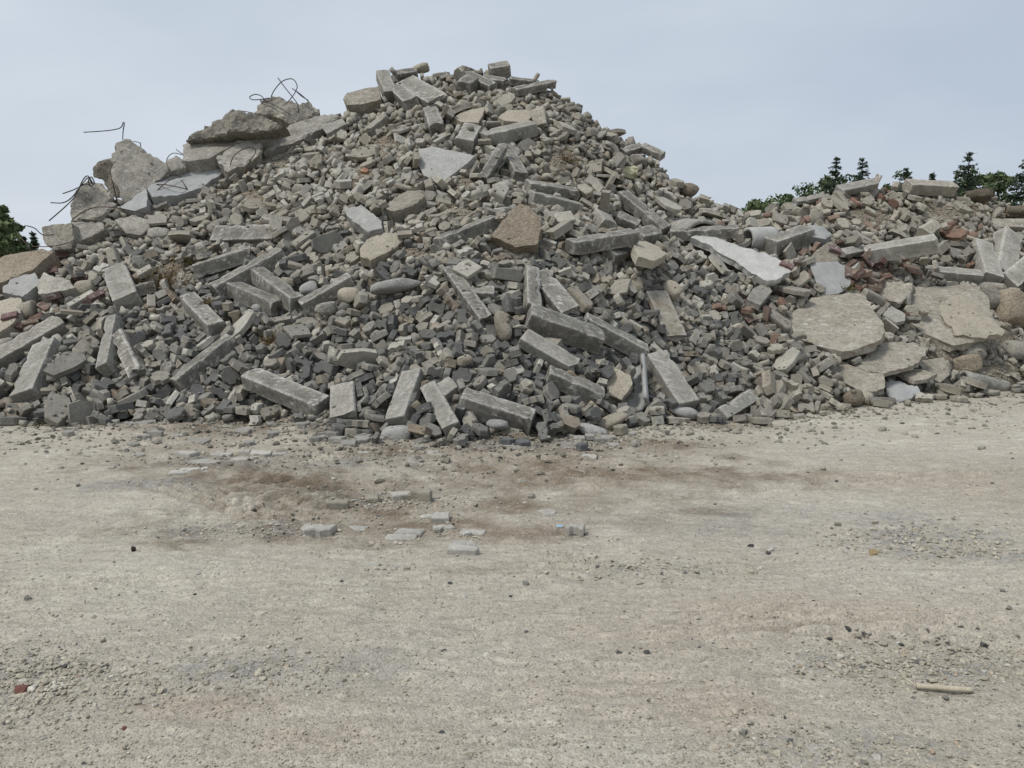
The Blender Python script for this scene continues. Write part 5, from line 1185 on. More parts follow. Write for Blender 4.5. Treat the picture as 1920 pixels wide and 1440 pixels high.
1,-581,1264,219,-33,5,7,1,84,1548,478,-30,-6,1,8,-137,1032,129,4,29,-17,10,384,1287,163,6,8,16,2,352,1515,329,5,-8,-13,7,-398,1030,61,34,4,4,7,727,1370,138,4,-7,10,0,-493,1171,167,4,4,-8,25,271,1580,411,34,-2,11,7,303,1347,227,25,0,21,
1,-428,1461,386,-7,30,0,10,339,1086,27,-30,4,-1,5,338,1268,174,-8,7,-29,20,-54,969,90,14,-1,26,6,50,1142,209,-6,-33,-2,1,-73,1262,315,-31,1,8,18,365,1049,17,-23,-4,-12,3,123,1328,300,1,-31,-6,9,790,1501,232,12,-36,-1,
2,-476,1369,307,15,4,-10,13,329,1196,123,-20,-4,9,4,312,1217,147,8,-2,9,11,-548,1009,35,6,-1,22,15,328,1165,111,-1,25,4,2,-633,1424,326,-6,31,3,1,231,1104,81,-4,9,-18,5,-139,1051,140,-5,-4,23,6,678,1215,6,1,0,0,13,255,1256,199,11,33,9,
1,-574,1396,313,4,-3,11,6,566,1460,254,29,-13,-2,20,-157,1224,283,2,4,24,7,-504,1390,310,23,-13,-6,0,656,1415,191,10,-29,-10,12,-472,1278,244,-22,8,12,13,57,1156,224,-4,8,20,4,91,915,25,-16,4,-26,7,-185,1586,522,0,23,-8,
4,-521,1254,235,-1,-4,-15,5,-114,1089,188,14,2,30,13,288,1217,158,-33,6,-4,3,49,1444,393,-6,7,-10,4,189,1432,327,0,10,-27,3,-390,1337,302,-2,-7,15,4,313,1314,198,21,5,0,4,-484,1287,242,-7,25,-21,5,20,977,84,10,1,31,7,-288,1275,283,8,5,-11,
5,-467,1120,124,-7,-32,-7,5,-110,1236,301,-1,27,5,8,-22,907,53,4,13,10,7,340,1233,156,9,4,10,8,-266,1058,113,-10,4,36,18,-303,1399,369,26,-1,22,20,-15,1051,159,7,10,24,24,669,1610,362,15,-26,-9,12,-279,1023,72,-6,-1,31,
2,-329,1507,444,-6,34,11,15,385,1033,2,1,-1,-1,18,366,1078,29,-35,-8,4,1,437,1497,302,-10,14,-20,10,634,1552,318,-9,33,0,20,-125,1165,245,14,1,15,7,108,1266,281,2,-5,29,22,-371,1357,312,-31,2,-16,9,411,1235,115,-1,35,5,
19,-493,1142,143,25,8,-6,10,-137,1113,194,9,-7,3,10,-500,1488,381,16,-9,-18,16,-28,1343,356,4,-36,8,0,118,1101,158,5,32,12,6,451,1300,154,-8,6,-22,5,252,1087,59,-10,-32,-1,4,736,1265,18,-14,7,21,16,180,970,18,-19,-5,6,
7,-490,1031,48,-22,6,-24,6,430,1273,144,32,8,-11,2,781,1604,327,-3,11,-33,10,-586,1447,337,-4,-1,1,1,-422,1525,424,-9,-5,24,6,-126,1232,294,-34,-5,-9,1,335,1386,235,2,28,23,7,414,1434,270,21,7,3,6,-249,1077,129,20,4,25,
8,288,1067,39,-13,0,-31,5,-724,1187,128,-17,1,-2,9,433,1180,86,-8,34,8,16,-283,1142,180,8,-28,2,10,134,1661,536,-14,-5,31,10,190,1598,461,4,-31,-5,13,-353,971,31,-24,9,-19,13,-202,1240,307,-31,-6,1,6,22,1429,409,1,-26,-5,
10,206,1102,104,-3,-11,29,11,-153,914,30,-3,-9,-22,15,232,1077,64,-26,-4,4,9,144,1017,72,0,-10,-4,0,162,1579,466,-1,-29,-7,13,-103,1301,351,28,-9,0,6,199,1231,211,7,4,1,19,456,1114,21,0,-31,-10,1,-235,987,60,3,-1,17,
10,-141,1014,106,-31,-1,-2,1,-62,1604,550,-17,-30,2,6,261,1101,69,-9,-3,9,22,770,1558,283,30,6,-7,9,-361,1049,80,9,0,10,6,301,1093,51,2,4,-27,4,-666,1350,256,-3,11,-6,7,-361,1515,440,28,-4,-15,11,121,1304,289,-29,5,1,11,-166,991,89,7,-5,-1,
10,111,1549,453,-4,-31,-5,9,-309,1206,215,-9,-33,-8,5,-263,1029,81,-29,6,6,14,-549,1113,111,-2,-2,-34,10,-501,1134,133,-1,-28,-17,10,810,1487,203,5,-32,-4,11,53,1266,297,-26,-7,6,10,312,1010,4,0,-36,14,2,87,1520,445,0,5,-11,
3,-201,1512,468,-7,-7,22,6,-617,1097,84,-34,7,-13,5,33,941,62,-4,31,11,10,-454,1191,189,31,-4,-2,18,-702,1036,30,0,12,30,20,-320,1161,198,7,35,8,8,-157,1071,152,33,14,-3,10,148,1118,154,11,-4,16,21,189,1034,41,-5,-27,-5,
9,-583,1244,213,0,2,-33,6,849,1536,238,-17,-36,-1,10,21,899,30,18,-4,15,10,60,1448,395,-6,-6,-28,1,-530,1133,136,-2,3,6,6,-456,1162,167,-7,0,1,0,779,1667,371,-19,6,-16,11,-370,1056,91,-5,11,-4,0,-433,1081,102,-26,-6,-17,
7,265,1526,358,-1,28,21,9,-394,1134,147,2,-30,5,10,717,1469,198,-4,-29,-9,13,463,1181,63,-7,-3,8,9,-530,1190,181,13,-5,22,18,-182,1403,401,11,5,-31,12,-574,1058,65,-16,0,15,10,112,967,53,-3,-6,-16,22,214,1676,506,33,-2,6,
21,9,1119,211,-9,-36,3,10,-48,983,111,-15,2,19,2,63,1506,458,-3,-5,21,20,-679,1035,21,6,3,-33,7,-233,1542,487,13,27,-11,8,318,1173,107,-9,-2,-27,4,-576,1311,254,0,1,-22,20,-120,1203,272,-5,9,18,9,-244,1032,95,11,-29,9,
10,-656,1162,131,-9,-2,30,1,11,1320,337,3,-1,20,13,-494,970,13,-1,35,-13,22,851,1666,371,-33,-2,13,2,488,1195,71,28,2,3,0,-33,1124,215,11,-7,28,16,-582,1141,137,-26,5,17,1,-509,975,18,-5,0,21,13,-274,1170,195,-9,26,19,16,9,1291,324,3,3,23,
11,290,1387,255,14,2,22,1,140,1079,120,27,-6,-17,1,9,1267,312,-34,2,17,16,404,1323,186,26,-7,-18,8,-696,1281,215,22,2,14,2,-389,1432,381,36,-1,9,0,-297,1590,498,22,0,-23,23,-220,1257,307,-3,2,19,23,-408,1458,376,-2,-33,-1,
2,-716,1439,333,-21,2,-7,10,656,1408,177,-21,-8,-19,19,-193,1206,268,22,11,-14,13,-104,1198,279,-25,-9,-17,0,323,1553,365,9,-22,-7,9,361,1320,191,3,33,-1,7,-189,979,72,2,22,-10,16,772,1687,386,-12,30,7,4,-122,1610,553,-10,10,-5,
12,776,1470,185,34,-3,9,15,404,1248,124,10,11,-17,2,-190,1454,441,-9,-10,21,14,-156,923,46,-20,5,-15,9,264,1320,230,7,30,11,2,-374,1558,460,0,-13,12,15,338,1044,18,9,13,1,6,306,1078,44,2,-31,17,12,172,1123,144,-12,-4,-8,
15,-126,1250,308,-5,-2,33,9,-520,1400,309,5,-5,24,2,-349,1077,114,-2,-4,-27,8,208,1194,182,-12,-1,-30,17,-326,1050,93,9,-12,-18,0,34,1686,578,-13,-6,13,1,626,1516,280,30,-2,18,6,342,1217,144,2,-34,16,0,-457,1463,379,3,13,-25,
10,-370,1365,324,-1,31,3,9,-83,963,84,6,-28,-17,11,31,930,55,6,5,0,12,658,1445,198,-5,-3,31,8,-13,1403,383,-5,-35,4,20,-33,1045,154,23,11,7,12,902,1589,271,-2,-36,0,11,-33,903,47,-13,6,-4,7,688,1355,112,-5,23,-7,5,-574,1150,141,-18,-31,2,
10,728,1602,337,8,6,-3,0,-207,1250,286,-35,-2,-1,5,-611,1039,43,-23,-6,22,1,-313,1265,262,7,6,-12,6,793,1639,358,15,-28,-5,11,-230,1180,240,20,5,-7,13,-525,1112,125,13,-1,25,0,-200,1318,346,22,11,14,16,974,1672,311,-23,4,5,
10,-107,1249,310,7,2,4,6,-314,1212,230,3,27,16,7,-110,1645,576,1,-3,-9,13,278,1108,65,1,6,-11,1,284,1636,444,-28,5,-17,14,-523,1217,188,11,0,-3,5,526,1373,187,-31,7,-11,11,456,1287,133,-7,7,2,4,278,1062,30,7,4,1,10,165,1175,192,-5,-5,21,
8,-510,1428,334,-11,-4,-29,19,-75,1272,325,-4,28,9,4,-714,1414,307,-20,2,32,1,-236,957,43,-7,-12,16,14,-285,1162,199,21,7,-16,8,-346,1222,232,-6,-2,14,6,147,1237,264,5,-3,35,5,486,1378,189,9,28,14,5,-257,1363,360,7,7,-13,
7,186,1103,112,17,-3,-11,19,-92,1138,223,-8,-6,31,10,-524,1021,32,-4,5,-6,14,-680,1354,252,-32,-9,10,8,30,1466,424,-2,-13,19,6,-37,866,10,-35,-1,5,14,-567,1415,322,2,8,-10,6,696,1485,220,-11,36,7,8,-287,1180,203,-26,13,3,
1,-226,1149,195,13,7,-30,18,653,1512,282,-29,1,8,2,-158,1694,607,-24,-10,7,9,-302,1265,274,-24,2,-20,1,-97,1079,174,32,-7,12,2,-15,1241,299,2,-2,6,16,-684,1358,272,-35,1,-15,4,-281,1018,86,1,-11,-21,6,-564,1271,222,-3,-33,-12,
6,546,1571,329,19,-2,3,0,20,1330,333,15,4,-17,23,216,1507,367,-2,-5,-31,11,328,1206,134,18,-4,-13,12,634,1446,217,34,-6,10,5,-414,1084,105,34,-4,15,12,81,921,19,-10,-3,10,6,346,1158,87,-13,-7,20,9,-8,1601,540,-13,-32,-2,
17,-453,1045,71,-29,13,-7,19,42,1260,302,5,7,-28,9,625,1571,331,-7,3,34,12,443,1533,321,-15,-7,17,13,-192,1299,326,7,0,-5,6,-482,1016,39,12,3,30,1,-106,1044,151,11,27,-1,12,-187,1459,433,-28,-10,1,23,-531,1315,265,5,-3,-36,
1,-308,1495,434,-5,-31,2,2,739,1567,290,11,-4,8,6,606,1543,305,18,-28,4,14,-397,1558,450,-27,0,-2,4,-365,1309,297,14,-4,-17,13,196,1017,28,-9,28,-11,6,-619,1293,233,5,-7,8,6,-358,1037,69,36,0,10,0,411,1560,338,-9,-1,-32,
11,-228,1077,129,-9,-3,1,1,859,1302,6,0,36,5,6,-689,1242,197,-2,1,20,13,-318,1198,218,11,7,-34,9,480,1211,71,31,1,0,0,306,1176,119,5,-32,3,25,-1,1466,431,-5,-28,-2,10,-128,1529,518,-29,-11,-5,6,389,1235,130,-2,-4,0,12,909,1567,252,-24,-7,5,
10,188,1487,364,10,-11,11,0,-714,1080,55,-28,-1,19,6,305,1072,38,3,-4,-22,17,-408,1018,55,-15,0,-16,7,-586,1227,194,-8,1,-34,17,243,1102,83,-6,-28,0,25,-827,1242,160,33,1,-19,11,-451,1039,59,33,-2,0,16,-459,1450,365,0,-34,12,
22,419,1440,259,0,32,9,8,62,1490,433,7,-3,-27,9,-100,1014,120,12,29,5,11,-405,978,31,4,-30,12,1,-409,1115,140,-31,-1,11,0,179,1538,421,0,-31,4,21,-135,1158,237,2,-27,-19,6,349,1349,212,-9,-3,-27,5,-20,1017,142,-30,2,-14,2,-193,894,15,2,2,4,
0,-72,976,98,27,-3,3,9,-56,1551,494,1,20,-1,10,-550,1403,314,-4,-30,-14,15,-111,855,19,6,3,14,6,-332,1379,348,-2,-5,28,9,884,1535,237,5,6,11,17,-54,999,110,-12,-1,-34,1,-218,1581,522,1,-32,-15,11,644,1294,92,9,-12,-2,
11,-203,1251,297,2,0,-12,10,-149,1734,635,6,31,9,25,442,1566,335,-32,3,7,14,-295,1175,210,-6,0,24,9,681,1556,309,-4,-29,-16,0,504,1553,323,-33,-2,13,2,-244,1434,422,-19,15,20,12,386,1317,194,-32,0,15,6,-211,1341,358,4,4,-26,
7,-126,1678,595,-15,7,-28,9,814,1501,223,-3,22,25,0,162,1111,136,-2,-4,12,16,-83,1645,572,10,-1,-12,12,643,1358,134,25,-5,8,6,-306,1567,474,14,8,-22,0,-296,1279,294,2,33,13,9,297,1632,436,18,2,-16,11,283,1455,306,27,7,-15,
14,270,1313,217,-25,1,7,15,-211,1059,117,-26,3,-8,9,-483,1179,173,26,3,-9,13,-50,945,69,-6,0,-34,10,751,1261,13,17,2,8,11,437,1308,153,17,-7,25,3,-34,1084,188,4,-25,6,22,-95,1761,659,4,-1,14,10,-320,1224,241,-13,-8,7,23,700,1235,8,-33,0,14,
3,310,1622,410,8,-1,9,12,-127,1489,461,-29,-5,7,17,253,1117,86,-7,-8,-11,7,-498,1257,233,25,9,1,0,-382,1380,327,18,-1,20,1,-177,1451,426,-8,28,4,6,-101,921,54,18,-8,-24,0,113,1568,471,-5,0,28,1,55,1222,272,1,6,-10,15,-131,1062,149,-1,28,12,
15,-178,937,46,25,12,-10,13,140,963,24,5,-2,-2,16,-35,1280,323,0,5,-34,16,308,1529,352,8,-11,33,19,-424,1267,245,-1,3,6,9,-322,1168,181,-29,-7,4,15,413,1266,136,-18,-1,-11,0,-290,1340,331,-29,3,1,0,-261,1170,206,2,5,-21,
2,385,1167,75,-34,1,-6,10,143,1635,496,9,1,6,5,-616,1332,257,5,-5,27,14,-552,1442,342,13,-4,-1,13,1,1115,200,-8,-33,-3,10,116,1737,589,-30,-1,-1,8,290,1053,35,-18,0,-13,24,65,1261,289,-7,34,12,12,214,1557,423,-18,24,9,
2,666,1440,204,-6,-35,0,0,916,1565,225,25,-3,7,6,-701,1169,133,-33,-2,-8,10,-613,1140,117,-8,-6,25,21,278,1229,168,11,10,26,10,-155,1334,356,3,33,13,0,-102,1486,471,22,4,20,10,777,1632,347,6,7,-1,11,-524,1033,42,24,3,-6,
4,-484,1320,283,-19,1,-20,10,173,1097,121,21,6,-3,9,-20,1141,225,11,2,-34,10,-600,1247,202,11,-2,29,11,271,1160,116,-24,-2,4,5,-82,1002,121,11,-3,-33,15,-95,1093,187,34,-2,6,1,-722,1278,204,30,13,-1,24,-123,1547,509,6,2,22,
0,-119,1005,109,-11,34,3,6,444,1126,25,20,0,17,1,346,1176,101,-25,1,12,6,1080,1752,352,-9,24,-2,25,60,1412,360,6,1,2,10,729,1298,23,-12,-25,-2,13,-496,1057,75,8,5,-31,13,-268,975,52,-5,29,1,5,-170,1058,134,31,9,9,23,687,1518,273,-6,-4,-33,
10,473,1167,45,7,-6,-13,25,63,1515,447,15,-6,22,17,-120,1175,254,15,-25,5,5,32,1407,385,-19,-4,4,0,394,1299,171,12,11,-28,12,741,1457,194,-23,-6,12,12,-681,1006,12,-1,5,20,9,-85,1059,164,-8,1,16,20,581,1550,315,14,-3,12,
8,-545,1492,379,-6,2,36,1,-284,1060,107,0,5,2,13,712,1482,212,15,8,-19,2,-243,1284,311,-33,4,8,7,117,1464,374,7,0,17,14,-222,1256,314,3,34,6,2,674,1500,266,-5,-4,30,1,132,1129,170,23,20,-1,1,51,1728,632,-4,-11,8,1,754,1510,232,1,-26,-23,
14,-115,979,86,-30,6,-12,0,95,919,14,34,-5,10,19,-341,1416,368,-6,-24,-22,20,890,1363,23,24,14,-4,6,229,1662,480,-8,-8,15,11,-365,1085,108,-8,-35,-9,0,26,1624,546,-29,6,14,1,165,1494,380,0,-29,-14,8,-21,1132,216,-1,7,-16,
8,-628,1013,18,9,30,4,8,-106,1299,339,-5,-6,-21,7,726,1489,218,2,-34,14,11,250,1135,100,7,7,25,12,-664,1015,13,-1,-8,-9,12,419,1273,137,-16,8,-11,19,404,1172,77,26,0,-1,0,-58,1394,389,-3,-29,-10,5,-219,993,62,-6,4,-34,2,-203,963,53,-30,9,8,
16,-160,1754,644,-1,-2,5,1,-104,1430,422,-31,-5,7,4,-129,1215,272,-4,8,-26,15,357,1508,321,-27,-11,-4,14,-305,1488,422,-7,0,-7,1,294,1315,209,24,-1,-28,15,91,1123,179,-7,-8,32,4,-636,1339,251,-1,8,0,8,421,1553,340,-30,-7,15,
6,-61,1445,428,-6,-2,-16,1,391,1169,65,6,-2,8,13,-353,1576,475,9,30,-4,9,657,1303,90,-7,5,-28,8,-108,949,68,18,-8,14,23,176,1504,392,-34,1,0,8,-326,1404,360,14,1,0,0,-517,1294,252,-4,-35,13,11,105,1430,365,0,-25,-27,8,-255,1052,99,-8,-6,23,
8,-564,1240,202,11,-26,-17,14,730,1482,208,-4,0,32,13,-107,1120,208,-8,-7,26,24,784,1515,247,27,-5,8,17,98,1017,85,-13,-5,-17,15,-548,1121,128,5,1,16,11,50,1193,253,-4,5,-24,14,-120,1221,286,-4,0,35,10,440,1178,58,12,5,-23,
5,-55,1216,284,4,-8,-15,4,-384,1239,241,-10,4,-1,21,-100,1104,203,-3,-30,-6,4,-518,990,22,20,14,-11,14,705,1484,225,-10,4,-26,17,-155,1061,140,-4,6,-27,12,690,1635,370,14,-31,6,3,-200,1429,413,9,31,6,10,-586,1301,237,5,4,-2,
0,195,1598,468,31,0,-19,14,-470,1047,67,10,-15,-13,15,-490,999,16,-5,-33,2,12,-682,1310,226,32,4,-9,12,523,1357,172,-29,0,14,1,-437,1441,368,-32,-1,19,11,-635,1169,138,24,-4,-2,1,169,1084,107,6,-1,14,10,441,1235,95,4,7,-4,
6,-357,986,36,-24,-6,-8,0,38,1195,277,27,1,-13,11,284,1162,113,17,13,-14,5,314,1117,62,-31,13,-6,21,-78,1246,306,-8,21,1,7,-345,1462,390,-29,-12,-12,1,-104,879,33,4,-9,-34,11,-546,1284,238,-28,11,-13,4,151,1500,394,-27,-9,15,
10,-250,1710,624,30,10,-12,10,838,1494,186,18,0,-34,9,74,1291,301,-6,6,0,6,-254,958,45,10,26,-12,13,-337,1097,127,3,-6,31,19,155,1548,436,-27,6,6,25,412,1452,277,-10,-1,29,19,544,1533,316,22,2,-12,9,-724,1307,218,36,3,5,
1,-556,1146,139,11,31,-5,7,-141,1664,593,6,11,-24,8,-237,1046,105,4,15,31,9,-55,1415,415,-15,-1,-20,0,80,1450,385,-3,-1,6,16,-639,1193,154,-13,-2,8,3,-340,1354,320,-2,4,-16,21,-145,876,12,23,-7,6,7,178,1563,438,-4,8,-7,
10,-660,1174,126,11,36,-3,8,-232,1413,398,-31,-5,-7,17,-164,957,54,-6,-7,-28,11,-467,1190,174,11,1,34,19,-458,1557,436,-4,31,6,14,80,1441,377,34,-4,4,8,-275,1185,215,-8,4,10,1,126,1106,144,30,11,0,12,356,1110,48,12,31,-9,
23,-617,1053,59,-1,9,-13,12,893,1616,300,-34,-8,3,5,613,1534,298,-8,-35,4,2,49,1496,443,32,-2,15,3,49,1649,557,-3,-2,-14,7,107,1244,268,1,0,-2,1,84,1137,197,4,7,-5,13,202,1091,99,-33,11,-6,2,510,1507,294,26,6,-15,16,-193,1439,426,11,29,-14,
14,-248,1627,541,2,-13,13,4,-704,1288,205,-27,0,-2,1,-126,1660,579,-3,-6,-35,16,-34,1632,559,-24,2,-23,18,698,1493,264,5,10,1,5,41,1126,210,2,-29,-18,0,125,1069,132,12,7,32,7,434,1151,53,-3,5,-19,4,366,1158,82,-10,8,15,
14,303,1169,115,2,-6,-27,10,327,1226,153,-7,-7,-31,19,-592,1432,325,-1,5,-24,7,283,1525,360,-12,23,17,9,-637,1153,130,-3,-2,23,5,475,1129,22,5,29,5,9,65,1427,378,4,-34,1,7,-329,1431,370,2,11,-27,20,629,1499,266,24,3,-7,
20,-96,1124,212,2,5,-31,15,-376,1095,110,9,-1,0,21,-333,1033,65,-27,1,-8,5,-638,1100,87,-9,-4,-1,4,-522,1382,298,-15,11,-12,12,-473,1485,394,7,1,26,11,-453,1314,282,-3,-27,-21,17,315,1164,94,-10,-16,14,6,265,1118,76,-30,6,-2,
4,166,1686,533,-33,0,8,1,-500,989,13,24,0,-13,13,394,1305,188,-25,-1,-22,14,-742,1290,201,-11,28,-5,8,376,1217,114,-29,8,-1,15,-36,1157,250,-3,3,-13,9,-120,1522,484,-32,6,-12,9,662,1379,145,7,26,5,8,626,1427,195,36,-1,9,
7,-235,1091,145,5,-12,-19,11,-498,1022,37,27,0,-3,9,-726,1298,207,-28,2,-4,4,304,1158,95,0,-25,-14,9,-362,1442,381,-1,-30,2,8,-517,1200,175,9,30,-13,21,60,1299,308,23,-1,2,2,-165,1197,266,24,1,-5,13,240,1074,52,20,8,-10,
23,-34,1542,491,0,-5,-16,13,-484,1465,366,11,-20,10,1,485,1158,41,-22,3,29,15,-445,1426,358,-32,-4,9,1,-193,1113,195,-24,-2,8,7,-442,1056,86,2,-33,-5,6,279,1494,331,2,1,-31,14,11,934,56,-9,3,1,23,1059,1710,312,7,5,2,13,75,1620,518,11,35,2,
8,263,1032,25,8,-36,9,2,-702,1105,66,-4,-8,17,0,348,1539,350,3,-3,-36,6,344,1189,115,-6,-5,-3,2,705,1618,355,9,-7,23,10,-110,1080,175,-8,-6,13,8,-537,1391,303,-6,-29,-2,2,-202,1553,496,-3,-3,21,8,-184,1513,482,9,5,-20,
10,391,1494,305,34,4,-1,11,-525,1415,324,22,3,1,17,458,1111,11,-11,-34,-7,10,-89,998,105,2,29,20,11,170,1135,152,3,-24,13,8,304,1165,108,-5,-4,-13,14,-731,1329,233,-3,33,-10,11,347,1062,19,26,-5,9,11,116,1682,555,22,-27,2,
8,437,1219,91,2,1,-34,7,-341,1656,538,-1,-25,-13,10,325,1251,163,-5,-4,35,10,565,1542,308,8,-7,8,7,454,1526,317,-22,-4,-19,19,-232,1524,474,10,-7,-3,16,207,1533,388,-1,-31,-21,13,61,885,11,9,-7,4,19,-346,1070,120,32,1,-14,
4,-48,1226,291,25,3,2,11,-513,1207,182,-23,-7,-19,7,685,1439,191,-27,-8,13,25,1194,1819,373,4,-33,-11,17,-615,960,4,-1,-4,21,8,-31,1595,544,-11,4,-24,11,-184,1546,496,19,2,25,19,-653,1237,172,1,7,-19,6,-401,967,23,-2,34,0,
8,226,1508,372,23,2,15,17,-172,1308,350,-6,-15,1,21,-224,956,52,7,6,-15,0,-559,1389,304,-2,4,-5,11,299,1606,406,-16,2,13,10,536,1457,239,-5,7,-23,11,623,1404,178,-15,24,0,2,-390,1359,315,3,30,13,7,-286,1633,526,-28,-1,5,
10,889,1614,308,31,-6,14,7,-236,1083,136,-9,4,8,4,257,1063,43,-7,-1,7,16,127,1706,564,-33,2,-15,0,-265,1672,567,-25,8,17,25,604,1563,324,-16,7,8,20,-168,879,15,6,7,6,6,138,1654,512,-6,-32,2,14,139,1583,474,-32,-4,-10,2,122,1708,572,-2,33,3,
0,-342,1195,212,-9,10,-4,1,-150,1122,204,16,0,-5,7,958,1631,291,-9,-6,29,14,-294,1315,320,11,11,-23,17,596,1154,3,-19,-9,20,18,976,1625,277,0,-1,-13,13,921,1443,110,-7,-34,6,25,923,1373,34,5,0,-1,21,-559,1131,119,-12,5,-18,
1,255,1529,368,32,-4,8,9,-412,1143,150,-34,6,3,8,-484,1405,322,-1,-24,-27,9,-587,1336,259,-32,-8,7,1,16,1658,566,-1,34,-13,12,613,1510,271,4,6,-11,6,423,1098,22,16,11,8,9,193,1545,420,22,-6,-15,10,114,1084,135,31,0,-14,
6,273,1235,181,4,-14,7,10,62,1678,569,-5,-35,5,19,-183,1196,260,12,5,-17,0,-344,1092,122,5,-5,26,11,-1,1382,361,-30,-3,10,14,-522,1348,287,-1,-2,5,8,93,1716,580,2,-27,-18,1,-413,1125,132,-4,5,-27,6,478,1149,34,3,5,20,
2,-192,1335,356,-30,2,-15,5,-361,1456,388,9,1,-5,1,-341,1257,260,8,5,7,0,339,1106,53,-2,7,-13,8,806,1529,243,-16,31,1,19,-299,1597,511,-10,32,8,8,751,1563,281,35,-2,6,6,-278,1051,95,11,36,-7,1,-184,1321,342,-2,29,11,0,-258,1348,351,0,4,-13,
11,337,1150,77,-32,13,-6,19,101,1685,560,-12,1,28,19,219,1518,380,-13,4,-29,4,13,1281,317,3,33,-15,17,169,1197,201,-19,-14,21,4,-570,1448,340,-12,13,-12,6,-311,1287,292,-3,0,-19,13,842,1689,383,12,10,20,6,-6,1680,591,19,-2,-22,
6,-288,1393,367,29,-7,18,15,889,1546,227,-14,-35,-2,7,249,1507,350,23,8,-10,10,-405,1241,235,7,0,-14,12,-337,1174,201,-7,-5,28,11,-108,1180,255,5,18,-5,19,562,1475,250,15,10,-16,19,-337,1109,130,-7,1,32,0,271,1498,341,-35,1,-13,
10,159,1145,164,36,0,-13,2,-382,1450,386,4,3,23,5,270,1099,62,8,-3,9,15,166,1549,425,-21,0,0,8,-234,1587,520,15,-20,-4,25,-330,1499,426,-13,1,1,1,-620,1027,21,30,4,-10,6,648,1362,121,-29,3,-2,10,-351,1482,403,1,0,11,12,629,1361,139,-12,-4,7,
11,-274,1178,204,3,-7,-23,1,671,1392,140,1,-28,-16,9,137,1661,523,33,3,-4,17,-76,1021,127,-24,-3,-12,0,-706,1420,312,25,10,2,20,-83,1211,279,16,8,-11,14,274,1549,381,-25,-2,-16,14,378,1513,310,-30,-4,7,16,-342,1592,477,3,7,-22,
15,-556,1273,231,-35,1,-2,21,-86,1128,221,10,-5,10,8,-254,1715,643,-8,7,-15,18,435,1185,75,-33,-6,13,4,-174,1582,522,19,11,14,9,-341,1217,225,3,-5,-7,15,247,1099,74,-1,34,-4,9,359,1132,58,19,1,-9,11,-191,1221,275,5,-16,-29,
9,831,1657,358,2,-28,-6,11,909,1686,363,-1,23,-14,7,-597,1029,34,-21,-1,-15,13,-357,1003,42,-6,2,35,11,-52,1118,210,3,-5,16,4,-534,1146,139,8,3,-35,1,571,1168,6,-34,1,-3,9,169,1689,525,-35,3,-5,9,85,1538,457,-2,0,15,
15,-239,1423,407,-13,-1,-24,0,-225,1298,331,19,-8,11,12,243,1206,179,11,-3,-30,6,653,1569,327,0,1,35,1,57,1421,372,-2,-4,-16,6,696,1351,101,-6,32,10,14,-601,1435,330,7,1,-15,14,43,887,6,-2,-35,10,8,-157,1008,97,13,-28,10,0,749,1261,3,1,0,25,
19,863,1315,11,30,0,5,10,-366,1578,470,-8,1,13,1,633,1422,187,0,35,11,11,272,1128,81,8,11,22,0,-423,1428,352,12,-8,28,13,834,1641,350,12,-3,-32,16,162,1304,271,1,3,-27,0,-113,1566,531,3,5,-28,10,-482,1037,59,-21,-5,-21,
10,444,1143,38,-8,-5,20,6,217,1652,484,5,-5,-19,0,-179,1506,471,4,26,8,15,-438,1342,298,-2,35,10,13,120,1662,531,-15,-5,33,1,-323,1604,490,0,7,-24,0,645,1584,335,0,0,-1,1,-733,1323,221,6,-4,3,9,-94,933,60,-2,3,-5,14,-452,1440,354,-31,-2,8,
25,119,1580,479,14,-30,-7,5,-215,1454,424,21,-2,12,10,-162,1339,362,29,0,18,19,-223,1557,498,36,-5,6,10,328,1374,224,-33,-3,-14,17,-76,1478,474,7,-28,4,15,-532,1109,116,-9,-2,30,6,-171,1708,622,11,-24,-9,7,-387,1476,401,10,-33,8,
13,148,1397,318,26,-10,7,15,361,1499,310,14,0,2,19,-606,1426,321,-23,-3,27,17,760,1248,4,9,8,32,8,118,1018,74,32,9,13,2,-212,963,51,-8,-8,-25,6,-512,1116,131,7,0,33,20,-442,1265,242,19,12,-12,9,102,1459,384,2,-24,10,5,-168,1122,190,-14,8,12,
14,881,1638,322,22,-28,-1,11,503,1177,29,10,4,3,1,441,1109,15,-14,2,4,2,77,966,60,-11,7,4,0,-315,1624,521,20,1,-19,1,-319,1320,317,8,-27,12,12,-398,1420,344,10,-32,-8,3,-32,982,96,8,-4,5,8,424,1233,106,23,3,-26,8,-56,960,79,32,9,-8,
19,-137,1246,294,-7,4,-34,13,-305,1519,450,2,30,5,2,269,1565,400,-2,0,20,2,422,1530,312,-8,34,7,10,-249,1065,113,17,-9,15,2,257,1549,391,-25,3,18,13,-247,1169,203,19,-9,15,6,-686,1362,264,-34,-1,-1,19,54,1477,415,-7,4,-6,
2,731,1632,375,0,34,17,9,156,1701,544,-9,-28,12,11,-548,1139,129,11,5,-29,13,-335,1045,83,19,4,-23,12,247,1526,374,6,-2,-16,8,408,1205,88,-9,5,-27,15,453,1330,161,4,4,-6,17,270,1443,316,6,1,-7,0,321,1588,380,-8,-2,-33,
5,-290,1357,343,1,-1,-3,21,390,1155,57,28,-10,15,0,-244,1152,198,21,3,-1,13,162,1617,482,1,33,-10,2,-539,1128,123,-2,-6,9,8,-171,901,26,8,-25,-20,15,-689,1342,251,8,-3,34,1,342,1294,182,3,-3,18,10,-497,1411,314,-5,-29,-15,
8,375,1134,56,0,-2,-21,24,-841,1094,59,-29,-3,7,11,570,1568,317,19,0,32,1,298,1630,424,-2,-35,-7,13,450,1178,56,-8,9,22,22,-875,1176,102,12,0,0,5,310,1325,209,15,-3,-14,20,-722,1162,115,11,11,-26,9,50,1552,481,15,5,24,
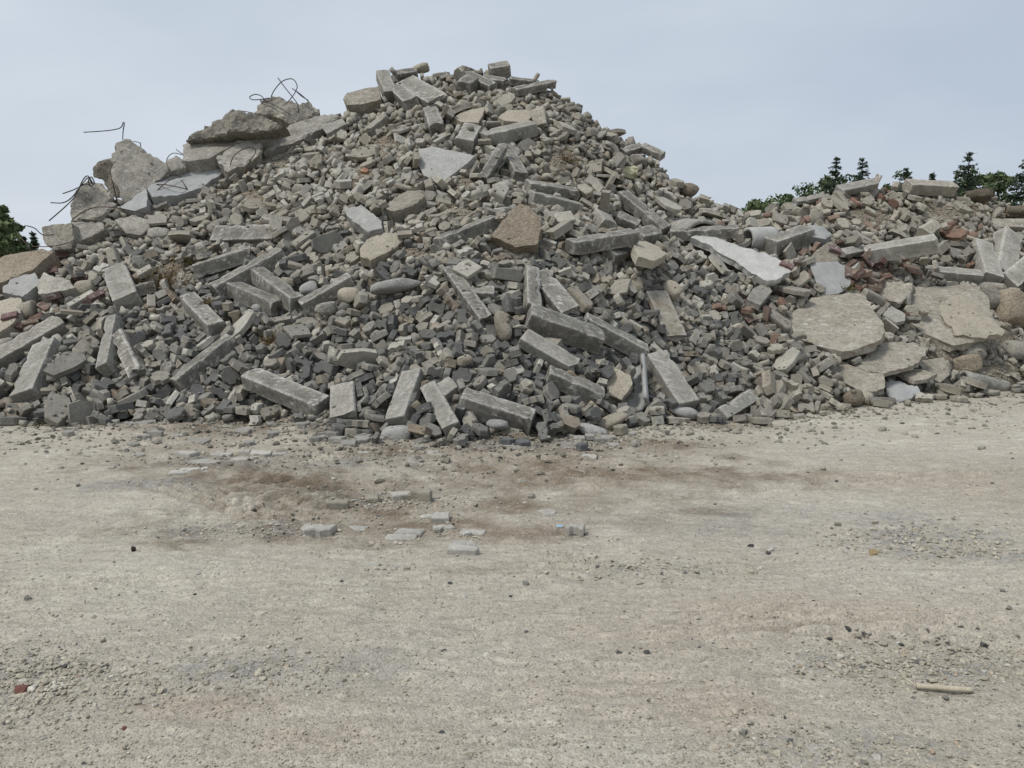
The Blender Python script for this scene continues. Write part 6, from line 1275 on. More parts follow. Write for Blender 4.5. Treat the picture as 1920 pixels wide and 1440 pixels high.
21,-217,1480,441,-27,3,-1,15,261,1133,89,29,12,2,8,144,1421,334,10,-29,-11,2,-439,975,16,4,-1,-33,25,-318,1462,405,-21,-2,-30,10,171,1520,386,-10,1,-29,9,815,1476,190,-8,0,12,13,-393,1605,469,-5,-30,-15,7,506,1165,18,21,-2,-11,
20,300,1404,261,6,10,-16,8,659,1250,15,-35,-1,4,4,-450,1334,281,6,33,13,10,253,1583,419,33,-6,13,8,835,1616,311,-21,-3,-4,10,561,1181,14,4,9,9,0,-133,1294,339,-7,32,4,11,-334,1284,275,24,-7,10,17,82,1450,392,-3,-5,-1,
11,-326,1038,78,-21,-9,14,21,159,1575,454,-8,30,5,9,372,1145,64,0,-4,-6,23,70,1637,534,-6,31,3,22,784,1290,5,0,0,-9,11,-514,1167,155,4,0,33,22,-780,1141,94,-4,-4,-3,9,126,1438,344,-22,-4,22,10,-224,1064,119,-12,7,-15,6,68,1653,554,-4,9,-34,
2,-344,995,36,-32,-7,13,11,289,1650,437,-28,-5,7,19,78,908,11,-10,-6,3,6,120,1436,355,-7,32,-6,7,-346,1406,353,19,-7,9,5,-714,1210,144,20,-4,12,0,319,1605,392,-2,8,-15,6,163,1703,548,26,6,-13,19,184,1443,339,34,0,9,6,64,895,6,2,0,-1,
2,335,1344,210,-10,-2,-26,1,383,1300,171,-5,23,-13,9,-100,859,9,3,1,1,19,-145,1486,460,8,30,14,21,-317,1401,352,-15,12,13,6,-64,1387,376,-32,5,-6,19,1130,1731,301,-14,11,-9,6,289,1132,85,21,-9,0,12,-226,1432,415,7,34,12,
14,321,1531,354,-31,8,12,22,685,1627,359,-5,5,-12,18,85,1571,485,34,4,-2,13,48,1473,411,7,-32,-6,9,122,1604,500,-8,5,-5,6,-10,1387,369,-33,-1,13,17,118,976,37,15,4,-17,1,-396,1384,323,27,6,-10,13,-36,1673,588,-2,29,-3,
9,647,1417,179,16,-14,19,4,777,1499,208,6,0,-33,6,38,1462,401,-33,-6,13,16,874,1288,6,-1,0,6,12,747,1489,209,-12,5,-4,19,-718,1197,139,-5,-31,-10,6,-228,1189,233,6,-3,10,5,-450,1029,49,3,1,12,13,339,1076,24,-12,4,0,13,-55,1208,277,6,-8,-19,
2,-335,1360,335,-4,5,-32,7,309,1246,171,2,-5,6,3,-188,1593,532,-8,-9,1,1,-385,1118,135,22,11,-10,16,-93,1613,545,9,-9,-35,0,-473,1378,305,25,24,-3,8,-405,1268,244,0,-7,13,19,-267,1148,191,-7,-5,9,17,-338,1471,401,-20,-16,13,
5,133,1500,396,-6,5,28,14,11,1482,434,-4,-29,-4,8,313,1188,122,9,-4,36,25,489,1339,168,-12,1,30,11,-377,1226,234,-8,-9,-22,7,-67,1593,538,-14,6,-10,2,527,1584,335,-5,-6,10,0,-220,1554,491,-32,3,-19,21,-735,1213,151,4,4,-14,
13,34,974,78,1,-7,13,10,-130,1725,624,-35,3,7,16,-591,1317,249,-35,11,-6,6,379,1156,68,19,13,-8,17,-353,1438,372,-26,-6,-18,3,488,1188,53,9,-3,1,15,-85,1290,330,-33,8,4,1,-437,995,29,22,-3,7,21,-493,1156,148,17,10,17,
1,-223,1271,319,-6,-4,-29,13,640,1530,285,2,22,22,8,690,1555,299,-7,-2,27,17,-556,1182,157,12,32,-9,4,-634,1123,103,25,-4,4,8,247,1542,386,-29,1,0,3,725,1494,235,-9,-35,-2,12,697,1541,283,11,-2,31,10,-119,1704,612,-5,14,-8,
10,-527,1115,113,-6,-6,27,5,-122,1580,533,-25,-11,1,15,189,1082,86,-30,8,-16,13,-267,1375,365,-6,26,3,6,-191,1311,343,-33,-8,9,20,-482,1096,103,7,5,36,2,287,1356,237,7,-28,-15,6,1114,1706,282,-2,33,-4,5,-283,1151,186,12,6,-23,
15,584,1566,343,-1,-32,-15,3,-701,1301,220,-7,26,1,8,-6,935,62,20,5,22,12,327,1322,201,15,-28,-1,17,275,1391,256,1,-2,24,10,-8,1305,330,-2,32,-10,13,-115,1212,276,-17,6,16,17,-450,1346,291,12,2,-12,21,-516,1337,262,8,6,-9,
14,-187,1521,469,7,3,-6,13,-201,1054,123,-2,7,-14,5,263,1546,378,7,11,-28,0,135,1463,367,-8,-5,-12,9,760,1575,299,-5,4,-4,8,274,1512,352,1,2,-27,22,-772,1069,39,-14,-29,-8,13,-17,1208,290,31,-4,12,5,90,1598,504,-31,-13,8,
19,326,1241,157,-5,-7,34,18,1086,1807,390,4,2,-9,17,92,1665,546,-12,36,0,15,-205,1560,505,-32,0,-5,14,-339,1377,341,-3,4,-20,11,151,1668,517,-28,3,8,9,896,1436,114,0,7,-15,9,-175,1495,460,-12,-4,8,14,399,1390,213,-9,1,-32,
15,882,1671,368,-32,4,-8,23,-566,1317,248,-1,-36,-2,7,-130,1755,639,-27,-1,1,0,-57,1526,475,9,30,12,21,-315,1609,505,-32,12,-2,8,-310,936,15,0,0,-10,21,-593,1363,286,-5,34,4,6,713,1552,290,-21,-5,25,5,-352,1548,446,-4,-27,-14,
16,-288,1484,426,-8,12,-22,7,-389,1222,226,-6,34,-4,4,-660,1320,234,-17,6,-3,10,951,1650,302,25,6,-16,15,-542,1221,192,1,30,-15,0,344,1311,188,-8,5,2,6,-70,1644,572,-35,-11,5,1,-702,1318,229,11,2,-29,6,294,1480,320,-7,1,21,
1,-429,1143,152,13,-24,16,15,-165,1513,482,8,-4,17,1,-11,1018,130,8,26,1,6,-213,1290,322,-25,-3,-23,11,-740,1276,192,8,-1,-35,6,947,1619,283,-4,4,-13,8,262,992,7,2,32,-15,12,-262,1642,546,-3,29,-18,6,-23,1685,591,-7,-32,-2,
14,-622,1169,147,22,2,0,21,631,1544,300,-14,-2,1,17,-204,996,65,-11,-11,-1,12,180,1705,532,-24,-2,18,16,411,1475,289,15,-13,-12,5,-471,1174,175,10,-30,-10,2,369,1356,202,13,-1,-14,1,-57,1655,572,2,-34,-15,8,500,1196,46,-7,-29,0,
14,-658,1117,100,-15,1,35,15,129,1386,317,-5,4,-13,17,488,1146,26,-6,-10,-2,9,-425,987,26,-18,8,-24,15,-741,1316,224,-7,-34,-6,14,723,1547,279,-35,-1,-6,7,78,1380,335,12,-34,3,4,-649,1137,106,-32,-7,4,8,45,1698,582,-19,5,-16,
0,-1,1717,606,-5,-4,-35,9,-46,1160,242,9,-2,32,21,-469,1235,228,-33,-6,1,1,369,1546,340,12,-32,-2,4,658,1599,343,-3,0,-21,2,-605,1398,307,24,-12,6,8,-473,1322,281,-2,-2,-19,16,191,1472,343,18,1,-13,6,677,1549,296,6,-5,34,
6,-512,1414,321,-22,-2,-23,2,-317,1542,460,-15,0,27,7,-523,1348,272,-28,2,-6,13,-701,1188,139,-4,-13,-2,21,45,1261,291,-29,10,-1,14,928,1598,273,-5,-36,10,19,253,1311,219,-8,-4,16,20,-296,1069,102,0,9,32,0,-409,1205,209,5,25,-3,
7,143,1722,564,-2,-34,16,10,12,1105,199,23,-1,16,2,314,1374,235,9,5,27,16,700,1244,18,-35,1,-6,3,84,1052,131,-1,35,-1,9,-726,1140,106,-1,1,9,10,923,1648,316,0,32,7,15,-266,1542,470,-28,2,-12,6,-626,1397,307,-2,-31,-12,8,460,1208,70,30,0,6,
5,282,1470,315,8,12,-4,13,-327,1647,536,-16,-2,31,14,-181,1362,376,9,29,-6,10,-573,1418,316,-6,30,12,19,329,1154,93,-9,-33,3,1,-321,1620,505,35,-3,12,9,42,1397,368,-10,-7,-5,4,776,1503,222,-7,-32,1,15,326,1182,112,-26,-4,20,
10,-729,1218,146,10,34,-3,15,616,1448,218,-26,-3,6,21,314,1636,420,27,0,4,15,680,1342,99,-2,-31,-2,13,496,1417,222,-20,11,-17,7,60,1458,401,4,-8,-25,11,998,1691,327,11,7,11,11,883,1557,228,13,13,-25,2,202,1551,408,-1,1,26,
14,-32,1566,511,4,32,-18,20,407,1499,304,16,10,16,19,-523,1463,356,13,-5,24,2,145,1139,158,5,-27,-17,9,-328,961,18,1,32,18,24,939,1511,181,-12,2,-14,13,-390,1038,66,6,-36,-10,7,644,1379,143,0,-4,2,19,19,1345,340,19,-10,-16,
11,-355,1378,337,23,12,0,20,673,1537,286,10,-2,24,21,-409,1414,346,-8,-10,22,9,503,1203,63,-8,5,-33,8,-65,1668,584,10,0,5,10,-483,1069,83,-2,-5,-3,20,-328,1217,227,-13,26,-13,23,160,1421,334,-8,7,22,13,394,1549,337,0,11,21,
6,-429,1383,328,5,23,-5,7,-348,1495,412,-2,-2,-2,8,5,1341,340,5,1,-28,15,1030,1719,338,15,2,5,15,-326,1616,517,31,-1,-22,0,-231,1628,536,32,-6,6,9,-408,1574,454,22,5,-12,2,926,1643,307,2,33,6,17,-358,1470,407,-9,-1,33,
17,-206,1571,513,10,-10,5,16,184,1166,176,-12,-31,-7,7,-12,1091,192,-8,-26,-15,15,-630,1091,80,-10,-6,1,14,87,1697,565,-5,30,12,2,308,1358,223,-11,3,23,10,312,1573,374,7,-33,6,9,1048,1710,306,-4,-10,27,5,328,1144,76,-16,-9,-10,
10,-46,1580,510,-14,7,-11,12,180,1687,514,4,6,-23,5,-554,1346,276,-7,33,2,6,240,1223,190,6,8,-1,10,-419,981,26,18,-10,-23,2,922,1581,251,31,-3,3,6,165,1156,186,-10,-6,-12,13,171,1146,156,-4,-26,24,6,843,1539,227,-1,1,8,
12,-25,1591,530,22,-5,10,11,259,1491,332,-11,9,17,21,114,948,16,-13,8,-4,10,-160,1312,345,-6,-30,13,10,418,1155,56,20,0,25,15,884,1615,280,-9,2,-29,1,-170,1514,472,-11,-5,18,17,214,1529,395,13,-33,7,19,351,1356,201,4,1,-5,
5,-424,1401,329,34,-2,-5,2,305,1369,232,-7,8,5,9,89,1676,554,-6,-33,2,14,274,1263,193,-28,0,-22,19,308,1591,391,-27,3,-15,1,-581,1362,277,-3,-1,-5,6,532,1508,294,2,3,2,15,414,1179,80,34,-7,-11,7,-206,1616,533,3,8,-18,
17,-259,1136,184,-9,-2,-32,9,174,1439,329,1,33,9,8,272,1280,200,-9,-29,15,5,-179,1704,618,-14,-11,-19,14,-91,1204,272,5,33,0,11,-644,1218,163,-8,-25,12,12,-367,1436,361,23,-2,0,13,767,1586,304,-9,-33,-10,11,1006,1729,366,-7,-5,-34,
14,-631,1342,256,7,-33,-12,15,756,1542,274,-33,-8,5,14,-298,1379,353,6,-2,7,7,-523,1328,268,12,-4,-12,14,-117,1252,301,4,1,-6,1,-119,1419,422,14,3,-19,19,131,1433,364,-6,-6,-26,17,259,1515,348,1,2,-8,21,-243,1598,516,13,3,20,
0,-598,1057,48,4,28,18,17,-518,1448,344,-4,5,-28,13,2,1500,445,15,-27,-10,11,-85,1272,312,1,-7,22,20,-94,1659,575,5,34,10,8,-255,1037,89,-26,-7,19,21,-299,1644,534,0,-11,17,14,-352,1191,208,9,-10,-20,10,-496,1263,220,-34,3,-12,
21,-464,1382,301,13,11,20,9,515,1369,181,9,2,15,15,-15,1402,375,-3,-1,-34,11,15,1653,555,-13,13,-8,25,-722,996,5,-36,0,7,6,830,1538,237,1,30,-17,2,282,1599,415,10,-7,35,21,96,1652,532,-5,2,30,10,-571,1342,258,6,6,-12,
13,-456,1500,388,1,26,15,11,75,1458,393,16,-25,-11,1,112,1629,513,-1,1,-14,8,272,1041,20,-19,6,25,7,282,1590,401,7,5,-21,11,310,1341,214,30,12,9,17,-383,1398,336,-12,-1,-30,6,1003,1689,313,3,28,10,10,1007,1680,293,1,11,-11,
13,-683,1193,145,-28,3,-9,5,-623,1281,217,22,-2,-23,5,-372,1596,471,-2,-7,17,4,-125,1539,493,13,-24,16,17,750,1633,349,7,-27,4,2,189,1448,328,-10,-2,25,2,-61,1632,559,31,-3,-13,0,-194,1741,634,-15,-10,-19,5,326,1262,169,-6,35,8,
21,890,1344,13,0,1,27,19,735,1471,196,-29,5,-1,16,861,1551,231,-4,-5,-31,13,541,1145,7,-2,-31,-17,10,-333,1451,381,33,4,-11,8,-731,1208,140,-4,-27,9,19,116,1098,142,-17,4,10,2,-371,1111,136,7,-31,13,7,-221,1118,170,16,2,35,
11,-165,889,26,17,20,4,23,1084,1653,250,6,3,2,1,-534,1158,150,-11,3,-27,14,-293,1576,486,18,-1,-23,15,148,1554,437,9,2,10,12,803,1632,341,22,-2,16,5,-232,1459,425,-29,4,4,13,-534,1463,353,-7,32,2,10,-376,1467,390,-24,7,-15,
6,-415,972,21,-20,-6,-25,4,-403,1407,331,-6,3,-34,10,-712,1323,234,0,-4,-22,7,-534,1405,313,-19,-5,-21,2,-190,1409,410,-4,-35,9,15,-502,1184,163,2,32,5,12,413,1189,85,12,31,-7,11,-324,1302,292,3,7,-18,15,-220,982,59,3,10,28,
5,-74,1279,321,-9,-34,-5,10,-682,1015,18,5,2,-35,10,1082,1772,362,9,1,7,6,-623,1329,244,19,-7,13,5,726,1457,188,7,-5,8,13,903,1583,253,6,-32,-5,13,-700,1354,251,3,27,23,6,77,1301,305,-13,6,-1,0,-121,1432,432,22,-5,-2,15,-26,1672,584,3,31,7,
6,142,1410,315,-35,-6,5,3,-526,1008,20,-35,4,-8,9,358,1193,104,-3,-8,28,13,-196,1356,364,-1,-29,-21,8,646,1438,188,-9,-5,36,20,578,1532,300,31,-1,16,10,1106,1783,371,-9,2,18,1,685,1260,25,-13,-7,13,5,-734,1291,215,9,-8,31,
5,544,1446,233,-9,-6,7,6,783,1645,352,-3,-28,-5,21,-319,1108,135,25,-5,1,10,-521,1490,371,-7,2,34,13,-131,1202,264,11,11,14,19,109,1224,262,4,-10,3,17,118,1568,464,20,7,-12,5,174,1401,302,-21,2,11,1,-143,1195,258,-19,7,-21,
0,184,1574,439,-19,-4,-6,15,-320,1416,360,0,-28,-24,5,-401,1367,316,6,-1,-3,2,521,1429,231,-5,34,-13,13,-110,1465,448,18,13,17,9,492,1157,21,30,-1,-4,8,790,1669,369,0,-25,-17,2,-100,1596,540,22,-3,-22,7,-583,1288,223,-31,3,-13,
8,102,994,59,-7,29,15,0,293,1153,103,-13,34,-4,1,-487,1268,233,-10,24,-18,19,-313,1514,444,-6,-13,-27,0,344,1367,215,11,9,4,7,128,1595,485,22,7,-5,2,-555,1025,42,5,-7,20,21,36,1497,441,-11,-5,-31,0,-108,1482,452,18,10,15,
13,-615,1027,30,0,-10,2,2,-691,1333,239,-13,-3,4,8,-391,1001,41,0,-31,14,2,441,1480,289,-6,-4,-27,13,1033,1692,296,-33,-1,7,2,-421,1262,238,-3,1,-5,6,928,1382,21,13,2,6,18,1173,1796,348,8,-5,8,3,-301,1153,198,-27,-11,6,
7,-558,1431,329,14,3,21,8,-540,1003,10,-31,-1,3,3,171,1418,323,-29,-1,17,10,264,1301,211,7,-4,-30,8,-676,1289,214,-13,4,18,10,-219,1570,507,-32,4,14,4,142,1730,573,3,0,25,15,-298,1429,395,-7,-6,20,16,-708,1015,13,-28,-9,0,
17,89,1756,609,7,-6,8,6,808,1647,358,-12,-10,19,10,47,914,33,0,6,33,22,-498,1345,282,-28,-5,12,15,1033,1748,367,-30,-3,9,5,77,1665,554,-22,6,-8,9,501,1526,306,-19,-9,23,4,205,1087,85,-3,1,-29,24,1007,1456,93,-31,2,-8,0,250,1585,407,-5,34,-8,
17,961,1723,370,23,-9,10,16,577,1585,331,23,3,-3,1,-594,1391,303,-24,-10,-19,5,276,1140,90,2,-23,-17,2,-636,1161,124,-1,-4,13,0,-52,1676,584,26,-6,17,1,-76,1584,531,-24,-11,-13,1,-325,1485,417,-9,33,-6,19,-330,1615,512,31,2,-15,
15,-317,1555,469,-30,-1,-6,23,600,1549,313,-17,15,5,4,-705,1057,34,28,2,-6,15,372,1153,73,17,1,27,20,127,1254,270,20,-3,8,20,128,1637,514,21,4,11,14,921,1700,370,9,15,-30,20,1022,1697,308,3,11,-19,10,194,1674,510,32,0,14,
24,1198,1448,25,-17,-10,21,6,-397,1481,388,-17,9,-20,13,-692,1308,218,-32,4,-11,9,1115,1818,377,1,2,16,5,-418,1416,339,24,13,-10,24,1092,1531,137,-10,-1,28,19,-307,1390,349,-8,-4,20,10,-449,1090,98,5,-6,8,10,-163,1718,621,13,3,18,
19,98,1291,284,4,5,2,21,114,1629,520,1,-1,22,3,-794,1026,29,-3,8,-26,19,470,1379,190,-1,4,-16,4,-314,1573,473,-14,10,-21,17,22,1301,316,20,-10,-24,11,-524,1285,241,-12,-13,-22,22,1191,1692,267,-31,-9,6,10,-119,1632,562,34,3,-12,
15,348,1284,165,3,-6,21,23,-19,1319,347,-32,5,-16,2,-691,1119,82,26,-3,4,0,-100,1063,157,1,29,16,14,-177,1031,111,20,3,1,14,-402,1100,121,21,-1,-13,6,-221,1536,477,-3,5,-25,14,814,1722,390,34,-1,-1,5,-168,1355,369,11,12,-13,
15,-114,1552,499,-17,-5,16,19,735,1300,38,-23,11,-16,17,342,1528,330,-19,2,-19,12,253,1350,243,13,2,30,2,667,1240,7,0,0,31,7,-141,1457,433,0,-27,4,6,620,1487,250,-24,4,8,1,-70,1420,410,14,36,-1,0,-674,1124,95,-6,5,-10,
14,-209,1103,163,13,-15,21,8,102,1705,569,9,-1,-31,8,-148,1233,285,-2,32,11,0,-274,1308,311,-5,-32,-15,10,204,1718,519,-27,2,18,7,442,1430,242,25,-7,13,11,953,1438,77,-1,4,24,4,484,1111,5,36,0,13,15,331,1536,353,-6,-31,16,
0,-195,1417,402,4,-4,28,0,842,1702,379,1,-28,-17,2,-477,1034,50,14,9,-26,4,-597,1293,231,-3,13,20,21,768,1649,357,-6,14,25,17,-79,1135,227,5,12,-8,1,332,1283,174,-1,-6,30,13,-23,1213,278,4,13,19,8,329,1570,376,17,5,-18,
21,422,1539,321,10,3,-26,11,451,1191,64,10,-10,-33,4,-169,1373,377,-5,-1,26,24,992,1375,30,5,-7,9,20,-226,1175,209,-1,8,28,7,-366,1382,328,9,34,-3,15,223,1088,82,0,-8,-19,17,730,1571,297,-16,-6,-31,9,-607,1264,211,-30,-1,7,
14,1130,1711,291,2,-10,19,19,-48,1661,575,-22,-13,-10,13,233,1437,287,20,6,-12,21,-645,1307,226,2,-5,-15,17,-555,1414,324,1,-33,19,21,544,1469,249,13,6,-22,13,856,1476,185,26,6,-20,15,-718,1316,222,-2,-3,-24,6,-443,1251,232,32,-8,-8,
17,985,1751,381,3,-27,8,23,-932,1130,58,4,-1,1,13,26,1113,207,12,-8,11,15,-636,1284,217,5,4,-12,0,601,1392,167,35,6,0,21,154,1437,337,-6,31,-1,8,921,1599,267,32,4,-13,8,126,1476,377,-21,0,30,8,-4,1340,349,13,-3,10,8,267,1225,177,5,8,32,
12,62,1547,471,-27,-3,16,5,-436,1342,286,-12,3,-8,14,-252,969,50,-7,-4,32,9,209,1599,446,0,32,-20,10,-146,978,76,-11,-8,6,24,-729,1056,33,7,-33,-4,2,-622,1374,281,-1,33,17,14,458,1310,148,-29,-2,7,21,-231,1469,431,32,7,12,
5,-559,1293,243,3,-11,-20,5,229,1599,432,6,4,13,5,2,1674,572,-21,5,-25,11,-191,1498,458,-23,-5,22,0,93,1625,514,-9,-3,-31,9,-348,1512,425,3,6,5,2,-52,1735,638,-16,14,-9,1,208,1508,359,-1,-1,35,10,260,1370,251,17,6,-8,
12,143,1672,537,-3,-27,-6,0,97,1556,467,-8,34,-5,10,-39,1296,331,-14,33,-5,19,-78,1621,555,0,32,7,20,657,1479,222,25,2,11,9,-441,1460,371,11,-29,11,17,641,1548,303,-27,7,2,6,-313,1505,440,27,-10,-8,1,-275,1334,331,27,8,-17,
4,136,1713,555,9,-2,12,21,295,1051,25,-2,0,-15,20,-209,1403,392,3,-7,12,2,-144,1717,614,-13,5,-11,14,-351,1422,360,3,3,0,0,886,1563,242,9,4,3,21,742,1483,202,-31,-3,9,17,275,1063,43,-11,1,3,14,-612,1410,311,-36,-1,8,13,363,1513,313,19,-8,21,
5,302,1128,72,-6,8,30,21,806,1492,187,-7,1,-31,14,903,1353,9,7,5,2,13,-629,1180,150,-8,9,12,16,-332,1639,518,22,8,-18,7,660,1544,299,-6,-26,-19,17,280,1558,388,-10,-4,22,19,277,1648,437,17,8,-18,3,145,963,15,-3,31,5,9,791,1486,188,-28,0,4,
21,942,1715,367,-31,-1,8,14,49,893,18,-28,8,-8,23,-784,1097,61,3,-35,16,23,1060,1456,80,-5,32,3,8,-428,1248,238,24,2,-23,10,302,1544,364,15,10,13,11,-172,1538,489,22,-9,22,4,-45,1640,563,9,8,19,9,1096,1693,273,24,-26,3,
15,-121,1503,475,-6,14,-1,10,-378,1587,475,-27,4,-15,1,-469,1079,88,-8,-27,-11,24,1099,1618,219,1,-28,-12,4,135,1573,463,15,-7,30,10,109,1644,525,-2,3,-16,11,-306,1586,484,13,-6,21,16,212,1625,447,-9,32,12,0,-475,1472,371,-21,-3,23,
19,1019,1689,295,5,-25,-19,15,-37,1318,339,1,9,-7,16,29,1435,391,-11,6,-2,17,620,1539,295,-20,5,-11,8,55,1115,194,-18,1,-19,5,-269,1280,303,32,-5,-11,8,-408,1331,295,12,33,3,19,-141,1213,273,-21,3,-24,19,-61,1535,484,16,2,-20,
3,-62,1144,228,-7,32,9,2,-170,1317,345,12,8,-28,9,-672,1331,242,13,-5,-23,3,234,1670,477,-9,-5,18,0,114,995,58,13,6,-21,6,530,1354,160,-19,30,5,5,-344,1644,529,-12,-7,11,14,241,1478,337,4,-7,-27,6,-438,1034,61,-2,19,-10,
17,68,1498,435,14,11,22,24,1056,1375,13,-35,-2,14,10,181,1450,347,-34,1,14,8,-145,1772,651,-1,32,-11,17,820,1533,236,0,-2,-24,0,358,1266,162,11,-12,-8,17,-504,1203,177,-32,3,12,21,725,1237,3,1,3,11,12,-517,984,7,35,-1,2,
5,-577,1368,286,20,5,-26,14,621,1415,174,0,27,20,3,-536,1300,245,-3,10,-34,0,436,1589,335,-5,-32,5,21,648,1401,150,3,-29,-18,14,17,1611,537,0,30,-23,15,84,1534,465,1,36,1,6,141,1426,351,0,-27,-19,6,-662,1006,7,7,35,6,3,-412,1005,39,2,-4,6,
20,695,1555,288,6,1,30,13,-608,1326,242,-5,-5,23,19,-165,940,40,13,28,-4,13,882,1679,362,-14,-12,-17,6,635,1347,122,4,-14,-32,15,-271,1195,224,30,-1,9,14,-419,1453,367,-3,7,0,19,54,933,36,-2,7,-19,22,1127,1577,180,-1,-4,8,
18,-825,1170,109,-9,-4,20,7,265,1148,105,-5,14,-18,11,990,1683,317,1,2,-28,12,-462,1042,59,-19,10,-19,0,-786,1071,51,-14,33,-5,10,10,1605,530,10,-6,-24,16,-378,1412,352,14,-33,-4,1,203,1276,249,23,-1,13,17,-562,1411,308,1,3,-14,
10,-246,1647,552,29,1,12,2,-680,1210,156,-15,-2,8,20,499,1391,196,26,9,6,21,-16,1371,363,-30,1,3,8,1012,1692,307,9,-7,11,25,-395,1493,410,14,-9,5,3,25,1233,291,-12,5,33,14,107,1302,290,-3,14,-30,0,-73,1743,647,11,3,-36,
5,-134,993,92,-29,-6,4,13,826,1607,304,-31,-7,-14,0,290,1398,258,-22,10,2,17,638,1410,177,-6,-7,-29,17,267,1222,168,5,4,1,14,136,1092,134,-23,10,-7,21,-303,1481,412,-6,-31,-12,24,137,1442,347,23,8,-12,5,143,1600,478,-10,-1,13,
13,-158,1505,464,12,-35,-1,6,-428,1472,374,6,3,-8,17,82,1638,527,11,8,3,1,378,1603,362,3,3,-22,25,961,1397,52,9,-9,14,18,1170,1505,82,-32,13,-6,5,-453,1180,179,-31,4,-11,3,633,1608,352,14,35,-1,14,788,1596,305,4,25,-23,
19,-91,1629,555,27,-8,-15,3,149,1003,45,19,28,5,17,-460,976,16,21,-22,-5,3,-313,1431,384,-4,24,14,12,-565,1376,296,-3,-4,-23,7,-753,1082,57,-12,-1,-1,10,895,1629,300,-15,0,4,15,-595,1416,314,1,-28,-21,10,170,1101,111,15,-30,-4,
23,-829,1179,125,-6,32,-3,11,-684,1066,45,-4,-22,-5,8,-481,1064,75,4,33,2,21,1054,1589,182,-7,-9,30,6,146,1582,462,-32,7,-15,1,163,1534,407,-10,-5,-34,17,-282,1370,352,-11,33,-7,1,-320,1386,343,-6,-5,22,6,-59,1368,372,15,-3,-15,
2,-628,1392,293,-10,-34,-3,14,172,1542,415,-32,3,18,13,-431,1196,196,-20,-4,-28,12,-970,1248,141,-6,14,14,1,-287,1245,262,-2,2,28,0,-816,1099,71,-2,-13,28,24,1183,1716,290,-5,34,1,11,888,1500,183,-5,5,-21,21,-460,1369,294,11,-32,-7,
25,1093,1594,186,13,-29,-8,7,476,1324,158,-14,5,-5,15,-247,1569,491,-30,-3,1,14,-701,1262,200,-7,13,22,23,1272,1761,310,-8,-11,27,15,1033,1708,310,-29,10,-4,12,294,1582,394,-26,-3,17,1,-270,1630,529,-8,7,-19,24,1165,1655,231,-34,7,-11,
1,-257,1621,530,-29,-2,18,22,1072,1434,58,26,4,-23,8,825,1482,179,-2,-26,20,5,755,1310,27,-27,0,-8,17,274,1536,364,-2,-30,12,16,1102,1661,258,3,-30,-19,8,-15,1787,642,-3,1,-6,24,1126,1464,50,-8,6,-4,17,-314,993,64,-5,2,-32,
17,135,1367,305,-7,34,0,6,-757,1066,50,30,8,-12,3,291,1278,194,0,7,-27,12,-59,1088,186,-27,-2,0,24,1302,1692,225,-8,-3,36,15,-367,1423,353,7,-31,-12,5,-468,1487,379,21,-14,11,17,297,1225,156,7,-25,6,2,-779,1013,19,-1,1,-21,
24,-398,1301,285,10,-33,-1,1,-785,1064,34,15,1,-6,7,-728,1016,23,0,11,-20,14,-324,1363,328,-1,4,-18,10,-724,1038,30,-20,6,-3,6,-460,1384,313,11,-5,24,21,259,1170,133,8,25,-16,3,392,1477,294,16,5,6,23,382,1188,88,-10,8,-19,
10,-514,1098,99,-27,-4,3,14,388,1446,272,-4,32,8,1,388,1568,351,8,-3,34,21,437,1550,320,-6,2,-29,24,1238,1765,329,11,-6,18,25,37,1612,536,-11,-13,-14,0,-890,1246,151,-15,11,17,1,-776,1107,75,-17,-7,-4,10,420,1505,304,-11,-10,-14,
3,472,1415,228,15,25,4,17,-767,1339,224,29,-3,21,17,706,1398,136,1,5,-16,9,559,1146,4,1,36,-1,23,999,1344,9,-3,-2,36,15,-756,1323,213,-30,-2,-4,21,1095,1785,367,-2,3,1,10,389,1434,262,-20,-25,-3,25,1101,1461,68,27,-5,16,
4,-410,1359,303,-18,-6,9,13,130,1305,285,11,3,-18,14,810,1693,382,1,6,30,11,392,1336,198,22,2,1,2,642,1243,16,-16,9,-6,20,-414,1580,461,24,8,-21,22,1180,1651,238,1,7,-5,11,-255,1435,408,20,13,15,17,773,1658,363,-2,-21,0,
11,-300,1457,401,-1,8,-29,18,1154,1554,144,-4,28,21,1,340,1377,216,-24,-4,11,10,68,1527,462,-10,-33,-4,0,-370,1691,541,4,8,-16,14,30,1474,421,-13,-5,33,14,-561,1356,277,21,-3,7,6,735,1499,229,-8,0,35,8,-538,1043,46,9,-2,-4,
11,-515,1022,39,3,-9,-34,25,1237,1603,167,-6,-9,31,12,-163,1185,258,-1,-7,-32,22,-292,1547,464,7,8,-20,17,-193,1533,476,-11,-10,27,8,-49,1097,198,10,-30,-4,6,-328,1457,392,-2,-1,-13,0,127,1561,455,-30,-2,10,8,925,1594,244,4,9,-9,
18,1255,1819,363,3,-8,11,11,171,1621,473,7,-7,19,24,1171,1575,153,2,25,25,2,-747,1005,12,-12,-6,29,8,294,1551,370,-20,3,-25,7,994,1671,296,-1,10,30,18,1219,1696,266,3,31,18,4,-774,991,4,0,2,-16,11,158,1679,519,-17,28,-8,
0,-59,1275,312,-9,-31,-11,17,-580,982,2,-16,-6,-27,2,966,1641,286,29,-2,0,2,-489,1479,371,17,6,-25,6,316,1368,220,28,2,21,3,208,1334,261,-33,-3,-12,1,-826,1130,83,8,5,31,1,-399,1242,229,7,-1,-13,6,-407,1467,389,-7,8,-16,
25,1248,1657,210,30,3,0,19,839,1625,317,24,7,-6,23,-65,1614,547,-25,-10,14,10,865,1560,241,29,-4,-13,21,-442,1454,361,13,4,-27,6,-115,1670,585,30,1,-21,7,-325,1632,520,-29,14,4,0,-170,1485,448,-9,32,3,1,647,1641,368,22,13,-10,
